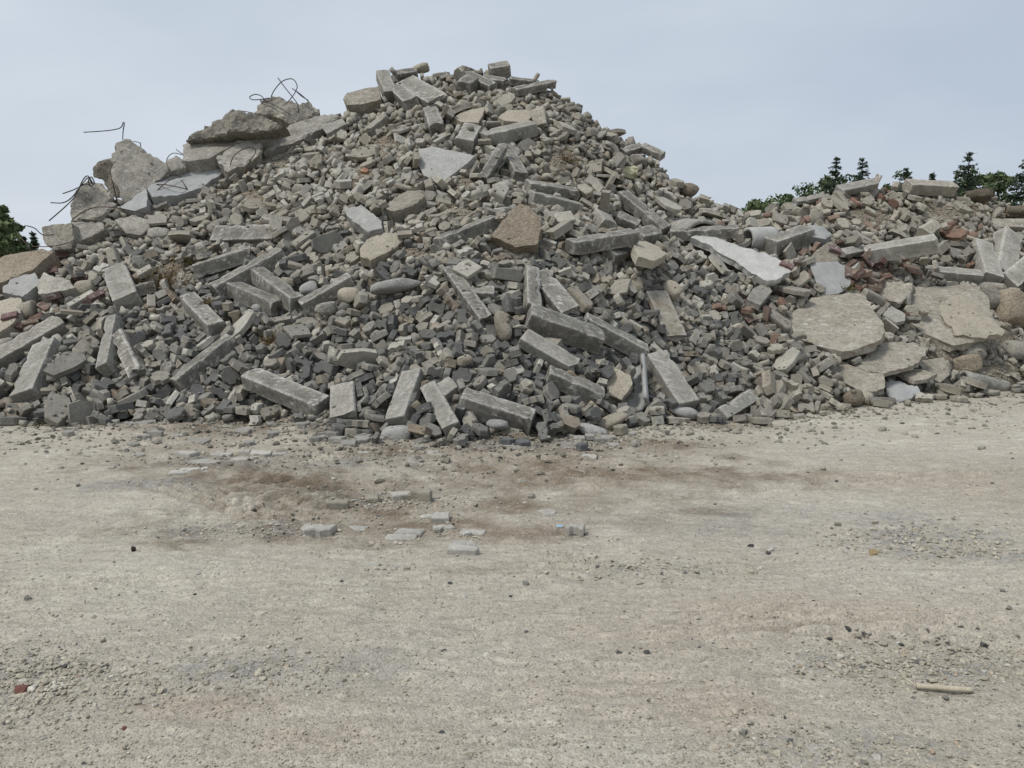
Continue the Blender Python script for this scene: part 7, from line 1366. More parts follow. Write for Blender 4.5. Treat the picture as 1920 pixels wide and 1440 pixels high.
10,398,1317,173,20,11,-15,1,254,1030,13,-1,-8,24,7,-200,1122,176,-27,0,-1,5,264,1482,322,10,27,8,7,-35,1173,248,-4,6,-27,9,-991,1226,121,19,-6,14,7,-262,997,56,8,-7,3,1,774,1532,238,-26,0,4,1,-504,1070,75,-7,-6,29,9,252,1015,12,-8,26,2,
6,-880,1284,185,-11,-2,3,2,-904,1194,123,-4,7,-25,3,-934,1218,125,-24,-5,22,9,-135,1738,630,23,-4,8,11,-67,1411,407,-21,-3,17,6,282,1573,392,18,4,17,2,-185,1121,182,10,-4,27,8,845,1677,361,3,-30,-20,10,33,1340,335,-4,8,30,
19,-342,1305,285,6,4,-13,6,-834,1073,36,-9,4,-19,14,-631,1302,226,14,-5,20,0,-372,1074,97,-8,-31,-9,14,-49,1625,548,15,20,-18,4,-180,1745,633,26,-1,2,15,-652,1300,218,8,5,34,1,-563,1285,232,-18,31,-1,10,-196,1066,131,-3,-4,28,
11,1104,1775,358,-12,1,-6,6,159,1607,474,0,35,1,7,882,1325,7,-1,1,17,13,-315,956,26,-6,-31,-12,1,-114,1449,438,-8,7,-20,12,-605,1277,224,4,1,-30,1,-248,1640,541,9,5,-34,15,556,1630,340,29,2,17,5,-127,1717,612,-6,-34,-5,5,-226,1031,94,7,0,-5,
24,-898,1234,139,-9,-3,29,11,-643,1009,16,22,8,-7,6,-753,993,4,0,1,-9,2,-812,1089,58,3,36,5,1,316,1273,182,-33,7,2,0,109,1440,361,-8,31,-5,21,-414,1437,358,-5,6,-17,7,915,1364,10,-13,12,-5,2,121,963,24,-8,-6,-35,25,1104,1396,15,-15,15,-18,
11,-606,1119,104,-5,6,-27,19,-242,1634,537,11,32,7,14,103,1152,200,9,5,3,3,1381,1471,14,12,-16,-10,5,10,1041,137,26,-3,-2,8,-363,1016,49,-7,33,-1,14,201,1110,104,11,2,7,10,169,956,10,15,0,33,5,-191,1221,262,20,0,-18,
21,-457,1391,307,-28,3,-8,24,1127,1422,20,-13,-6,29,1,-972,1232,123,-31,5,-10,14,-474,1398,310,7,4,-13,14,-295,1293,307,-6,-35,-7,14,628,1555,308,9,3,-5,6,-926,1304,186,-17,-17,13,6,-176,914,22,28,1,18,11,-422,1078,94,9,-5,2,
21,557,1162,7,-3,-20,19,6,-857,1245,158,-12,3,-34,6,-821,1046,23,-7,4,-33,0,-798,1094,67,35,1,15,9,233,1622,440,27,20,-3,0,-882,1208,134,11,-3,1,17,37,1478,413,18,-29,2,10,-910,1186,106,30,1,14,0,1033,1422,50,-5,-31,-15,
2,-622,1276,207,26,0,1,15,957,1419,44,-6,-9,30,21,152,1625,482,7,-2,10,9,-715,1262,187,21,-20,-7,23,1104,1495,90,4,0,-14,12,-906,1172,91,-12,4,-10,10,-919,1214,135,-32,2,-1,0,267,1321,215,9,-6,13,18,-911,1283,173,-4,-36,1,
17,-713,1323,228,-1,29,-21,21,148,1128,144,-9,35,5,7,-256,1661,556,-20,5,15,15,-277,1004,60,2,-5,30,17,-411,1399,325,-3,7,32,4,-87,1428,415,-25,2,-20,9,-459,1097,103,-5,30,8,9,-267,1614,519,10,1,31,18,200,1614,463,-8,-8,31,
16,-585,1381,294,-11,-1,-26,12,1000,1431,67,33,4,-5,16,1161,1697,276,30,4,-10,16,251,1685,487,-19,19,4,4,-173,1528,484,3,-8,-22,1,-823,1218,143,-28,-1,2,2,947,1378,31,-28,13,-13,0,-842,1160,101,26,1,25,2,-681,991,4,0,-1,-14,
25,1291,1798,337,10,12,0,19,-60,1073,182,23,12,-8,6,-623,1133,113,-22,3,-9,5,66,1192,247,-2,30,20,12,-820,1118,70,0,-31,-14,10,-1000,1290,163,-24,-9,-1,18,1135,1652,247,-1,-31,-7,15,-302,1354,333,6,-29,-16,12,-985,1304,174,0,9,-20,
21,-569,1434,328,19,8,-15,21,-544,1316,245,21,-6,9,14,481,1535,310,-10,-7,-7,18,188,1387,277,-6,-4,34,2,798,1615,321,-4,25,21,12,1085,1405,23,4,7,-17,1,-540,1209,180,19,8,-20,6,-820,1076,44,-15,1,28,15,928,1613,276,-6,-34,13,
21,-63,901,34,1,8,-22,7,-520,1089,108,-13,-2,-16,19,-103,1506,466,-7,5,7,6,35,1418,388,-20,-3,4,15,289,1538,361,18,-26,-11,14,-379,1406,342,9,-30,3,7,-934,1158,77,-7,-31,-6,1,-923,1173,97,18,6,-9,18,1194,1739,311,-1,-2,-34,
16,1215,1793,348,19,27,1,15,757,1288,2,1,0,-10,9,-164,1583,531,-14,4,-13,1,1039,1514,135,-18,-10,24,17,-31,1113,199,6,34,5,10,162,1093,123,-15,10,-3,5,-743,1071,48,-31,0,4,21,-183,1575,509,-15,7,-17,0,88,1245,279,-35,-4,-4,
6,-318,988,34,-2,7,-28,5,-478,1197,176,14,7,14,16,1418,1707,209,-5,-8,28,1,-892,1263,176,7,-1,-6,23,1203,1482,45,3,-24,-13,6,287,1377,239,-12,-6,-3,16,35,1417,375,4,2,-22,2,597,1525,296,-7,-30,-2,2,-912,1157,80,-35,-2,-3,
1,-950,1270,158,-17,-2,-34,21,792,1630,338,-24,4,-21,17,2,1689,583,-6,23,0,8,-836,1035,7,-24,1,-7,10,-725,1065,40,-6,5,0,13,-782,1098,71,21,-22,-7,5,-333,1416,361,-25,-1,-12,1,-922,1227,141,-25,0,-2,20,-328,1582,467,5,10,30,
21,-531,1479,361,4,-2,1,9,-848,1146,83,20,-5,15,25,1236,1744,302,33,1,-7,8,-850,1203,131,-7,-28,7,14,-281,1315,320,-31,1,-12,6,1044,1495,112,-24,6,-4,1,-792,1122,80,8,0,-1,10,-292,1168,195,-15,-6,-20,17,143,1647,503,6,-30,10,
9,-526,1364,290,35,3,2,4,-325,1262,267,7,6,-10,0,-960,1284,168,-28,7,-9,10,-323,1191,208,9,-4,-11,4,149,1167,186,8,7,-1,8,-879,1134,73,30,10,-6,3,694,1312,76,6,-6,10,17,-50,1601,523,-13,-15,11,0,-804,1155,103,-2,-2,14,
13,-795,1008,6,21,-19,-4,21,272,1543,368,-29,1,5,15,-42,1242,293,3,-6,21,6,-853,1145,94,5,4,-20,17,843,1503,190,-34,-2,11,6,-1014,1263,136,8,1,-4,12,1291,1580,119,-7,-34,-1,11,-813,1186,120,-29,4,18,0,-179,957,49,21,31,2,
9,-848,1225,137,-3,28,17,14,951,1405,44,5,14,15,18,-214,1597,519,-29,1,-9,15,453,1199,68,12,3,30,17,-206,1481,440,-16,-14,12,6,995,1419,49,-8,-21,-13,2,-899,1295,190,-27,6,-7,4,268,1086,54,-9,-36,3,2,-795,1102,78,-8,2,24,
3,1332,1747,271,-24,2,-3,8,17,915,51,-1,26,23,8,-12,1115,201,2,-7,14,0,93,978,54,34,9,-11,7,1034,1412,25,1,13,9,21,266,1568,388,16,-30,-7,18,1161,1429,10,2,-33,-15,0,-756,1043,27,-31,-9,14,19,501,1488,285,-6,-4,-18,
14,-356,1228,232,-1,-11,32,25,625,1591,343,-7,7,-30,12,-599,1146,128,-6,-3,1,10,970,1379,31,10,5,-18,14,-469,1024,46,-23,-1,-27,18,984,1406,39,-5,-32,13,10,966,1358,9,-1,6,-27,6,-965,1211,111,-4,-4,26,0,221,1531,378,31,-5,7,
15,-424,1123,143,-1,-7,23,13,-863,1200,129,7,4,-32,14,-430,1370,315,-1,5,-10,14,475,1379,196,-2,4,-19,0,1236,1558,108,-2,30,8,15,819,1494,189,13,-2,11,10,1051,1426,38,-30,-8,14,15,-760,1329,220,-33,0,-19,1,1190,1460,19,-3,28,18,
15,-208,1533,486,11,0,28,19,822,1586,277,11,-26,-5,6,158,1134,154,19,1,21,1,364,1204,115,2,8,2,12,1351,1777,300,-3,-7,-15,11,-879,1264,168,-5,-29,-14,17,-77,987,101,12,-10,25,9,-1015,1238,122,1,31,21,12,1221,1563,115,-9,6,-27,
5,-813,1140,86,-12,12,19,11,480,1203,63,-5,10,-17,1,1168,1540,121,-17,-8,17,7,-216,975,56,10,-2,-27,19,122,1126,173,-19,3,-6,15,-190,1534,487,-1,-32,-15,18,124,1231,252,31,5,-18,12,1252,1678,233,-2,28,15,15,-278,1546,465,-7,-7,20,
21,616,1391,169,15,5,-3,6,1152,1541,120,4,9,-9,6,-422,1475,386,6,-1,1,15,-721,1006,15,36,0,11,7,1125,1515,103,-28,9,11,0,395,1448,263,4,-5,12,8,-1022,1300,165,-1,-27,-19,1,1182,1632,204,-16,-34,1,7,-690,1216,154,4,14,30,
9,-184,1728,625,11,4,15,4,1010,1492,128,-10,-17,-12,4,286,1241,171,-33,5,-4,13,-813,1202,135,-17,1,-28,23,-341,1317,304,9,-3,-6,20,751,1507,215,8,13,-29,5,-888,1135,67,-29,0,-8,10,1165,1472,37,-7,-7,31,13,782,1518,222,-12,15,10,
21,432,1508,305,-6,34,-13,14,1049,1571,167,6,-4,10,6,-895,1266,163,-1,1,10,7,1200,1572,132,-14,11,-9,2,-655,1023,13,-21,-4,27,16,1089,1512,109,-1,3,32,11,-854,1169,108,6,6,18,0,1054,1444,62,-34,4,3,7,1361,1488,24,-18,-6,-17,
10,163,1649,506,-13,1,-25,4,67,1007,91,-29,5,0,10,-223,1018,81,6,10,-14,14,-806,1082,47,5,5,-8,9,1267,1569,112,-10,-28,-3,13,-801,1074,39,29,9,12,21,-304,1651,531,-8,-6,-17,0,1107,1716,295,-1,4,1,0,-769,1133,80,-17,8,-20,
6,370,1267,151,-2,-6,30,12,1098,1544,146,13,6,-1,5,-886,1160,87,-1,-1,-2,23,1035,1394,14,1,-34,-4,10,1225,1548,94,-5,-9,27,4,1188,1485,44,-9,-33,0,0,805,1606,328,24,-10,16,10,153,1482,363,4,5,-25,15,171,1641,500,-1,29,9,
22,-120,1605,539,-3,-6,21,6,1131,1481,68,-20,8,-2,13,-152,1682,593,7,-11,-10,7,1274,1493,36,-28,0,3,19,-779,1017,12,-1,-36,1,2,-547,1034,36,8,-1,-1,8,504,1429,225,2,9,26,1,-94,878,15,-4,-29,-16,7,-643,1330,240,-6,-4,26,
17,866,1548,236,5,-6,19,5,-882,1258,155,-11,3,-7,15,867,1631,318,-33,13,5,0,1037,1386,22,2,-1,29,14,51,1517,448,14,-14,23,12,1128,1638,223,13,8,15,0,-971,1269,146,7,0,-1,2,1292,1605,140,8,-6,7,6,-400,964,14,-4,35,-4,4,-106,1450,426,9,31,-9,
1,-683,1178,137,-17,-28,3,6,1218,1600,159,22,-1,29,11,1076,1615,204,-12,35,5,17,-338,1428,370,6,5,-20,0,248,1615,426,-9,-4,-28,2,-665,1283,207,-19,-8,19,6,863,1569,251,-15,1,-5,2,983,1360,4,0,0,28,10,1169,1636,217,-16,-1,-35,
19,717,1622,351,-17,7,-9,8,869,1673,360,23,8,0,7,1319,1555,84,-4,-27,-8,9,965,1431,75,23,2,-22,10,1047,1546,166,-2,-2,29,23,-397,1444,359,0,-7,12,5,-107,1205,268,-14,10,19,1,-201,980,61,27,-2,23,0,731,1633,357,27,3,-5,
5,136,1140,172,-25,4,-24,7,503,1343,157,0,-7,23,1,608,1420,192,-8,-23,-4,15,-634,1084,74,29,4,6,14,1025,1524,148,2,-26,-23,6,-931,1205,114,10,2,33,5,466,1197,62,4,1,1,16,1197,1577,144,-33,0,-17,6,-21,1270,306,14,-2,32,
9,-265,1275,296,6,35,-2,12,1145,1508,82,-4,0,3,16,1221,1780,326,-7,1,-34,1,1010,1418,48,25,-22,6,13,-914,1307,185,7,-13,-15,9,-221,1178,229,16,-13,-23,0,-503,1191,171,-3,-3,5,0,1393,1795,301,8,-2,4,14,3,1256,302,-13,-7,-32,
1,-956,1298,171,-6,7,-30,14,1155,1723,290,17,12,-13,6,1314,1778,302,12,-29,-6,19,1076,1709,314,2,10,-25,19,841,1477,180,15,-33,4,16,975,1403,34,4,-5,29,11,350,1215,134,-11,1,-30,19,791,1522,221,16,-6,25,11,989,1444,85,28,-7,17,
14,-199,1576,508,7,-2,-1,2,-919,1252,151,6,3,30,7,1193,1636,214,33,0,-9,9,-490,1338,284,-9,0,-30,5,-870,1142,76,11,13,19,9,965,1377,22,-34,8,-3,12,1122,1606,187,-5,7,-13,1,980,1448,82,-9,4,-20,5,-505,1251,216,1,4,-8,14,1465,1592,108,2,15,6,
10,-790,1154,104,13,-7,17,7,1292,1759,292,-21,-6,27,7,1346,1720,240,-28,-3,3,0,-457,987,15,-5,-1,33,14,1340,1731,254,-15,7,-12,1,-394,1110,132,-19,-21,3,6,501,1373,178,-5,-4,34,9,158,972,10,-31,-1,7,14,938,1359,12,-36,1,-7,
16,1282,1450,5,36,1,12,12,-944,1261,149,7,0,34,3,73,1592,500,2,-5,28,13,-453,1064,79,0,-5,26,12,1301,1702,242,0,-36,-16,7,1328,1779,302,-1,-24,12,8,-854,1239,146,-10,3,-34,21,1022,1677,286,-1,8,2,11,953,1369,15,19,-19,-12,
17,11,1685,575,-33,9,-7,9,1352,1792,313,2,11,-31,21,-612,1338,249,-8,8,32,10,1057,1405,22,-29,8,-7,20,152,1558,443,6,6,-18,9,1146,1705,270,-17,0,18,17,-648,1125,96,-1,4,-24,15,-131,1590,540,14,32,6,9,-836,1239,146,7,-3,2,
6,1219,1648,209,-17,2,0,21,-409,1404,336,-5,31,6,9,-864,1163,96,-11,30,4,8,425,1463,282,4,11,6,2,-506,1281,244,-10,7,-30,7,1062,1522,143,-21,2,-26,10,1392,1805,316,-29,0,-11,4,1092,1498,94,0,32,4,9,198,997,16,-20,-5,17,
6,-313,1187,206,10,-3,-12,0,187,1494,357,-9,25,11,0,334,1303,178,3,3,4,15,969,1430,61,17,7,28,10,780,1525,240,-4,-26,-8,1,-858,1084,36,-21,-3,26,11,1219,1522,76,-1,-9,21,20,-360,1596,479,-28,-3,-8,4,254,1599,416,-6,4,32,
1,-977,1330,184,2,3,4,15,-186,1486,448,-13,6,-13,9,-340,996,58,-9,-5,31,25,1019,1446,56,1,25,22,12,1248,1575,130,-6,-1,-23,0,-752,1023,11,-7,30,-4,10,-838,1089,41,7,-6,3,13,-354,1021,63,7,-25,-13,9,-901,1147,70,-7,-4,27,
9,1214,1643,194,-7,4,-27,8,1064,1417,34,23,-3,18,21,503,1571,326,5,32,13,11,917,1330,8,6,-19,-13,10,1110,1555,158,5,-7,14,0,-928,1271,162,1,4,13,0,-441,1322,274,12,4,-35,19,-928,1174,86,-4,-5,28,11,43,1238,283,-13,3,-3,
6,-106,993,100,-6,0,34,12,-730,1026,18,-25,-3,-1,10,412,1584,344,9,3,-1,20,1115,1452,57,3,-34,10,6,393,1193,92,-24,2,10,6,1286,1620,153,-6,31,11,6,1057,1557,157,14,6,-1,6,1085,1566,165,-11,31,8,6,402,1210,102,15,6,-33,5,-91,948,69,-4,-4,25,
11,1021,1495,110,-6,-26,-5,1,-778,1048,19,8,-1,31,9,1275,1680,221,-19,-1,3,25,1087,1696,291,-20,6,27,6,-5,1660,563,-7,34,5,3,1345,1661,189,-3,35,10,5,-845,1069,29,-32,-5,-16,12,-425,1485,396,12,-2,0,6,-39,1217,282,11,3,-29,
8,1210,1506,62,-30,-6,10,4,-381,1019,53,-2,4,-4,1,-991,1283,152,-29,-2,2,8,1137,1627,220,-21,27,3,11,257,1070,53,-4,11,20,11,-359,963,19,-15,15,20,13,-849,1181,114,-8,2,-6,15,-324,1445,384,5,3,8,7,1191,1599,165,-20,10,0,
14,176,1668,509,6,8,0,6,-849,1101,65,10,30,5,0,53,1602,533,-21,-7,17,17,-436,1451,357,-18,-11,10,12,-115,1286,326,11,-4,31,20,539,1385,173,-19,31,1,19,141,1413,324,-5,33,-7,2,1050,1388,4,-1,36,1,11,1162,1491,60,19,-6,-15,
1,223,1269,219,-18,-5,27,2,-730,1083,50,6,28,14,5,1308,1498,34,-3,7,-20,0,1262,1695,249,-3,-26,-17,0,1184,1769,341,36,2,-9,1,1213,1534,85,-8,0,-32,10,1191,1794,355,10,2,5,2,1162,1458,23,10,1,2,9,661,1429,184,0,-8,23,7,1088,1431,30,29,-22,0,
5,-319,1047,86,10,4,-3,6,970,1659,296,-19,6,9,6,-742,1033,24,6,-34,7,7,-209,1017,85,-7,-3,27,13,1202,1561,118,-4,-8,27,6,1158,1534,105,35,2,-8,24,1030,1464,89,-28,6,-16,0,8,1050,153,-24,0,16,19,-866,1219,139,-5,-30,-9,
13,1069,1593,185,6,35,5,16,711,1652,365,-29,-1,3,11,-824,1211,129,-6,35,1,16,200,1586,432,-10,-4,14,9,-423,1333,285,-11,-2,1,8,1089,1611,199,-17,7,21,6,1240,1573,120,-27,6,-3,13,183,1131,145,10,-7,34,24,829,1567,260,8,-8,13,
0,-155,1044,129,-10,34,-3,6,-199,1466,436,8,2,-30,15,959,1424,56,-28,-3,-16,10,613,1495,259,6,-2,-33,4,634,1406,170,0,4,22,5,-100,940,74,-23,-4,-8,10,1207,1665,235,-8,1,-3,6,1125,1504,85,7,-14,16,19,1290,1720,265,15,-7,24,
9,-288,1651,534,9,5,-9,11,1106,1508,101,-10,14,5,8,147,1090,122,-26,5,-5,17,-106,1666,580,1,11,18,2,933,1344,5,0,0,29,21,756,1560,274,-2,-3,10,1,4,1128,209,-29,0,2,6,1096,1525,116,-9,-12,-20,17,-413,1430,349,-35,-9,-6,
7,-799,1023,10,-17,12,17,9,1045,1460,71,-3,7,-21,9,1144,1558,137,3,-24,-10,13,915,1348,7,-18,0,-24,19,-574,1394,302,4,-4,27,20,969,1450,76,26,22,0,11,39,1491,428,-4,-30,-11,21,202,986,7,2,4,26,0,-265,1069,112,-10,-1,31,
10,-259,1305,323,-22,-3,12,10,1287,1648,185,-33,3,5,15,-842,1165,92,7,3,-17,8,-940,1198,105,-3,-6,21,6,1081,1521,116,4,1,-21,6,187,1527,390,-3,9,-2,10,1133,1628,208,-16,3,-10,14,1366,1783,290,-9,33,4,1,61,1202,262,-8,31,-3,
6,1281,1645,175,10,4,-1,0,346,1252,159,14,-2,-28,10,1237,1727,279,-14,-34,-1,7,-786,1033,24,5,-7,7,13,228,1691,494,5,7,-24,11,-404,1350,299,-19,13,8,19,-559,1022,27,-9,-34,-6,0,-113,1527,478,7,2,-2,9,654,1255,24,-1,35,3,
7,250,1332,233,-11,-6,28,6,-758,1105,74,10,9,-31,6,73,1104,171,2,-8,22,6,1156,1639,207,0,31,17,9,-812,1038,14,0,-1,7,10,-309,996,59,-1,6,-24,13,1300,1740,278,-9,-3,-34,8,1157,1691,261,-10,11,17,11,1072,1577,170,-21,-10,-16,
16,1191,1784,333,-3,8,-19,19,732,1433,173,3,13,-15,8,-158,949,48,34,-8,12,7,877,1545,218,25,1,-22,11,-459,1021,41,10,-31,-6,13,186,959,13,-9,2,21,7,1176,1604,179,17,-4,25,14,-445,1489,381,-28,0,-3,6,305,1146,83,9,0,4,
4,-914,1262,158,-7,31,-12,7,346,1144,67,23,1,-28,8,988,1447,68,-14,-35,2,20,1272,1723,270,4,15,-30,4,1139,1627,197,-2,36,-4,11,1238,1646,194,-7,3,-29,2,-224,967,46,9,-2,26,11,1333,1620,147,13,3,-25,11,-803,1181,110,-9,10,14,
13,391,1234,118,-2,-8,28,21,-406,1391,321,-12,3,-13,10,-860,1148,82,-21,-6,21,6,1169,1486,49,-9,33,6,12,-772,1092,52,8,-5,3,12,1057,1484,96,-3,-26,-8,9,1229,1633,188,-35,1,0,4,-360,1525,434,-10,6,-34,4,-372,1102,122,29,5,-11,
15,82,1416,362,-15,-4,27,13,1106,1433,30,-6,31,13,6,1316,1714,249,-29,5,-2,6,1365,1812,324,-22,-5,3,12,-29,1665,574,5,4,-26,17,660,1209,6,-32,-9,3,7,-159,1226,275,-9,4,35,9,-279,1467,418,32,0,-5,4,-504,1270,241,-27,10,-6,
13,-6,924,52,-1,-28,-17,25,61,1612,524,-2,9,-27,15,577,1206,13,-11,4,-1,11,-552,1045,46,-26,3,-1,10,1107,1583,167,1,-32,1,15,156,1538,421,-18,-2,6,3,271,1384,250,1,1,16,0,-879,1294,179,-5,-5,27,9,393,1536,328,-4,28,5,11,617,1399,168,33,7,-4,
17,254,1578,396,5,3,28,5,1466,1714,206,6,-5,9,10,791,1601,310,-10,8,-4,9,1220,1575,129,32,-1,5,14,-402,1453,384,-22,26,-1,13,567,1521,298,-10,2,11,13,-638,1300,220,-21,-8,22,1,200,1141,134,-1,10,-15,10,240,1485,343,-10,36,-2,
7,587,1269,73,-23,10,5,9,1140,1714,282,-2,-6,6,19,1275,1663,196,-9,-35,3,10,1069,1560,163,-24,3,16,11,187,987,25,3,-28,-15,13,-604,1004,19,9,0,1,9,1081,1384,12,-8,-2,-6,15,-750,1058,27,-21,-8,16,5,-948,1308,185,-14,-9,12,
14,300,1351,214,-3,-3,-23,10,1189,1634,187,-5,27,13,9,-896,1252,153,-17,4,15,4,285,1049,18,7,-2,7,4,1297,1846,356,24,2,26,0,-852,1127,66,5,9,-11,15,-874,1156,83,1,8,-17,0,-623,1379,294,-1,29,16,1,-916,1197,109,4,32,4,
19,1125,1460,36,-8,-31,-3,17,89,1777,610,-16,-3,6,21,-180,1222,265,10,-13,-24,8,1336,1791,318,-10,5,-28,0,-28,1437,420,-11,34,-6,8,130,1026,70,10,3,6,12,1169,1629,193,0,-34,2,14,1033,1454,65,-6,-28,13,3,397,1283,149,-30,-2,9,
10,263,1587,398,5,5,-6,10,-328,1348,329,-7,33,3,2,-234,1341,354,-3,0,-5,10,866,1481,183,-7,-6,16,19,1052,1506,118,8,5,-1,19,562,1546,299,-7,0,34,2,933,1376,12,5,-1,-33,7,1156,1524,95,0,25,-26,8,1121,1556,148,-5,-31,4,
9,1133,1562,146,5,-12,-7,14,655,1500,257,30,0,6,19,1251,1562,104,-10,2,-35,6,736,1442,176,-11,8,-31,20,529,1384,182,7,7,-29,3,740,1643,368,-30,3,-6,12,-235,1289,321,9,-1,30,4,245,1493,341,10,4,-5,11,-883,1277,171,28,-1,15,
13,-762,1009,6,-17,0,-18,14,640,1520,276,-2,-2,3,10,402,1186,73,-6,-6,33,2,1290,1710,251,1,1,-26,13,725,1541,268,17,16,7,1,178,1642,484,-30,7,-13,6,128,1744,581,-7,3,-25,9,1234,1796,340,-30,-2,18,5,251,1317,230,28,-1,17,
8,1209,1778,336,-1,8,-17,10,1053,1539,155,1,0,-24,11,-514,1130,132,8,-21,7,10,682,1255,8,-36,-2,8,16,825,1740,390,0,-1,-11,14,1088,1760,351,9,29,13,20,1314,1808,327,32,15,-2,8,-237,1203,238,14,3,18,14,-608,1388,289,0,-27,-17,
10,448,1166,43,5,11,-6,3,1040,1540,152,6,-8,23,2,1239,1622,175,-2,-4,32,0,-1,1240,293,-5,-4,10,12,-256,1295,311,2,33,14,2,1216,1582,135,3,1,-34,6,1051,1441,54,2,-4,25,13,-653,1257,196,-8,-5,26,19,235,1607,431,-26,11,-13,
11,1085,1454,45,3,-10,15,13,-495,1088,94,-7,34,0,17,549,1241,59,-20,0,-15,21,166,1528,395,-26,6,2,19,1180,1709,264,21,-13,18,7,374,1377,208,-6,-7,30,9,1135,1574,162,28,10,-8,1,-577,1255,206,5,1,-8,21,-684,1060,33,-31,-3,3,
7,329,1308,194,-25,-13,-10,13,376,1330,197,-30,-4,11,3,-828,1151,86,-5,2,29,12,887,1604,271,-27,-2,7,10,1252,1688,229,-2,-8,21,13,1075,1523,124,-16,4,-30,15,323,1077,25,-6,6,-22,11,91,1079,142,-16,-8,23,1,-679,1280,207,6,1,26,
14,1145,1451,27,10,-5,-1,10,653,1626,365,-1,-26,-13,21,-186,1567,505,-5,-10,-18,13,-846,1251,167,-4,-8,-23,13,1098,1519,100,-9,3,-29,8,-446,1003,28,-3,31,7,17,79,1610,504,-3,-19,4,0,1236,1592,145,-13,11,-10,0,1271,1689,232,1,36,3,
19,1201,1770,324,-9,10,-31,6,207,1264,221,-34,6,-4,13,25,1126,204,-32,8,-6,10,-903,1332,193,-3,33,-13,2,163,1143,176,0,-5,23,5,-973,1281,155,-20,12,16,2,-136,1423,424,6,-3,26,16,423,1116,25,-4,36,-4,6,1186,1758,309,6,-9,14,
10,-369,1253,244,5,8,-18,9,1183,1566,133,-4,5,16,10,-857,1210,123,-3,-29,-15,21,1035,1472,75,-18,9,24,8,376,1105,38,-17,-4,-30,6,277,1483,318,-6,29,13,1,1216,1690,246,-4,-3,-21,8,1124,1566,158,2,-10,18,6,-960,1323,188,-2,26,3,
2,345,1337,193,-21,5,-8,12,1306,1730,266,4,0,11,6,878,1421,109,-10,-34,2,1,-537,1410,326,-2,-4,-15,8,-630,1064,48,28,-4,3,9,1279,1751,286,-23,3,8,19,1388,1714,221,9,-2,5,19,1125,1541,121,30,5,8,13,30,1354,338,-31,-6,-9,
0,1341,1772,286,-9,-1,-34,1,-46,1260,302,-32,2,0,11,-920,1187,98,-3,-8,22,13,1188,1505,64,-11,-32,1,19,399,1183,85,-1,-9,14,2,8,1361,345,0,7,-13,21,136,1335,284,0,14,13,14,488,1426,221,-8,-31,-2,9,-524,1430,327,9,4,-5,
9,-597,1165,135,5,3,-11,10,1239,1742,289,23,0,24,17,566,1558,310,10,-8,31,7,298,1503,330,-27,-4,11,6,913,1599,257,-17,-6,29,5,-181,1427,415,10,9,17,9,459,1430,239,35,3,8,5,1149,1467,38,7,7,-3,2,-367,1561,452,-23,3,-7,
17,1140,1546,117,-5,6,-14,10,1083,1588,174,-5,-31,-5,13,-876,1242,145,-12,4,-11,9,222,1621,450,4,-27,-16,21,-430,961,9,-3,-2,-2,5,-696,1017,6,1,0,9,7,1055,1460,56,-29,6,-4,25,481,1597,328,-34,-3,-17,15,410,1152,46,7,-4,10,
1,-163,1001,85,-7,-32,-12,4,-566,1338,271,-16,14,-15,1,-392,1571,452,1,28,17,15,-181,1295,327,-27,-8,14,7,456,1519,295,5,5,-6,19,-932,1266,156,0,-32,11,19,186,1508,382,-13,33,8,9,-316,1313,307,-17,-5,0,5,256,1569,393,-14,-4,17,
4,362,1243,146,-17,13,-9,1,376,1530,331,-1,-35,-5,8,-414,1596,463,13,-24,11,15,1284,1815,344,21,6,-12,8,-346,1176,184,-30,-7,6,7,1194,1614,170,-6,32,9,6,238,1089,64,7,-8,13,19,-770,1052,25,-9,-1,30,3,1247,1699,250,19,-4,20,
10,1111,1524,112,23,-3,-12,21,-545,1280,229,27,2,7,7,1232,1683,234,-19,-4,-17,21,1172,1780,348,17,8,27,6,1060,1527,132,-1,4,-18,11,-783,1124,68,6,1,-5,2,221,1553,387,6,-5,12,15,1274,1655,187,-11,2,-31,10,658,1430,175,-6,-29,-3,
15,482,1542,318,8,-1,1,5,-948,1214,112,-4,-34,-7,12,258,1055,36,29,-1,7,10,-541,1180,161,-15,33,-4,8,-658,1332,241,13,7,-25,16,1102,1547,131,10,-1,4,19,605,1461,224,6,-3,7,9,751,1302,12,-11,2,-31,13,-118,1018,120,-1,5,18,
21,-253,1494,440,-26,3,-8,10,1162,1510,75,-8,7,-26,16,165,1302,262,-34,-2,-6,17,476,1526,309,-4,1,35,10,-362,1104,124,7,-5,26,20,-194,1477,444,26,12,12,9,-420,959,14,-31,3,13,10,-716,1173,114,7,3,-7,6,-937,1303,181,17,-7,19,
10,381,1356,201,1,-7,17,8,-350,1015,53,3,-32,18,6,1222,1704,253,8,-24,0,5,-951,1252,140,7,-11,-18,9,-451,1274,239,-6,1,32,13,1227,1688,250,11,-27,8,13,-250,1469,424,12,-29,9,5,122,1263,276,-16,6,-1,15,-836,1217,133,10,0,6,
8,-128,1266,309,-3,-29,-11,21,305,1283,190,-13,29,-2,10,150,944,11,-12,35,7,11,953,1428,65,-4,2,25,8,-204,1413,394,5,-2,5,2,-360,1186,194,-3,-3,27,16,517,1548,319,17,11,-24,13,1074,1378,5,-18,1,-2,12,1100,1455,49,3,-34,-15,
10,1319,1793,313,-9,-31,-1,17,-49,1292,319,-17,1,-25,14,-6,1295,319,18,7,15,5,364,1337,193,-7,-35,1,10,1325,1810,328,1,-29,-16,5,1068,1495,102,-4,10,-19,11,-398,1615,475,-3,-6,19,1,1122,1621,204,5,-30,-12,]
STONE_V, STONE_F = [], []                    # every loose stone as triangles, for what is laid on top later
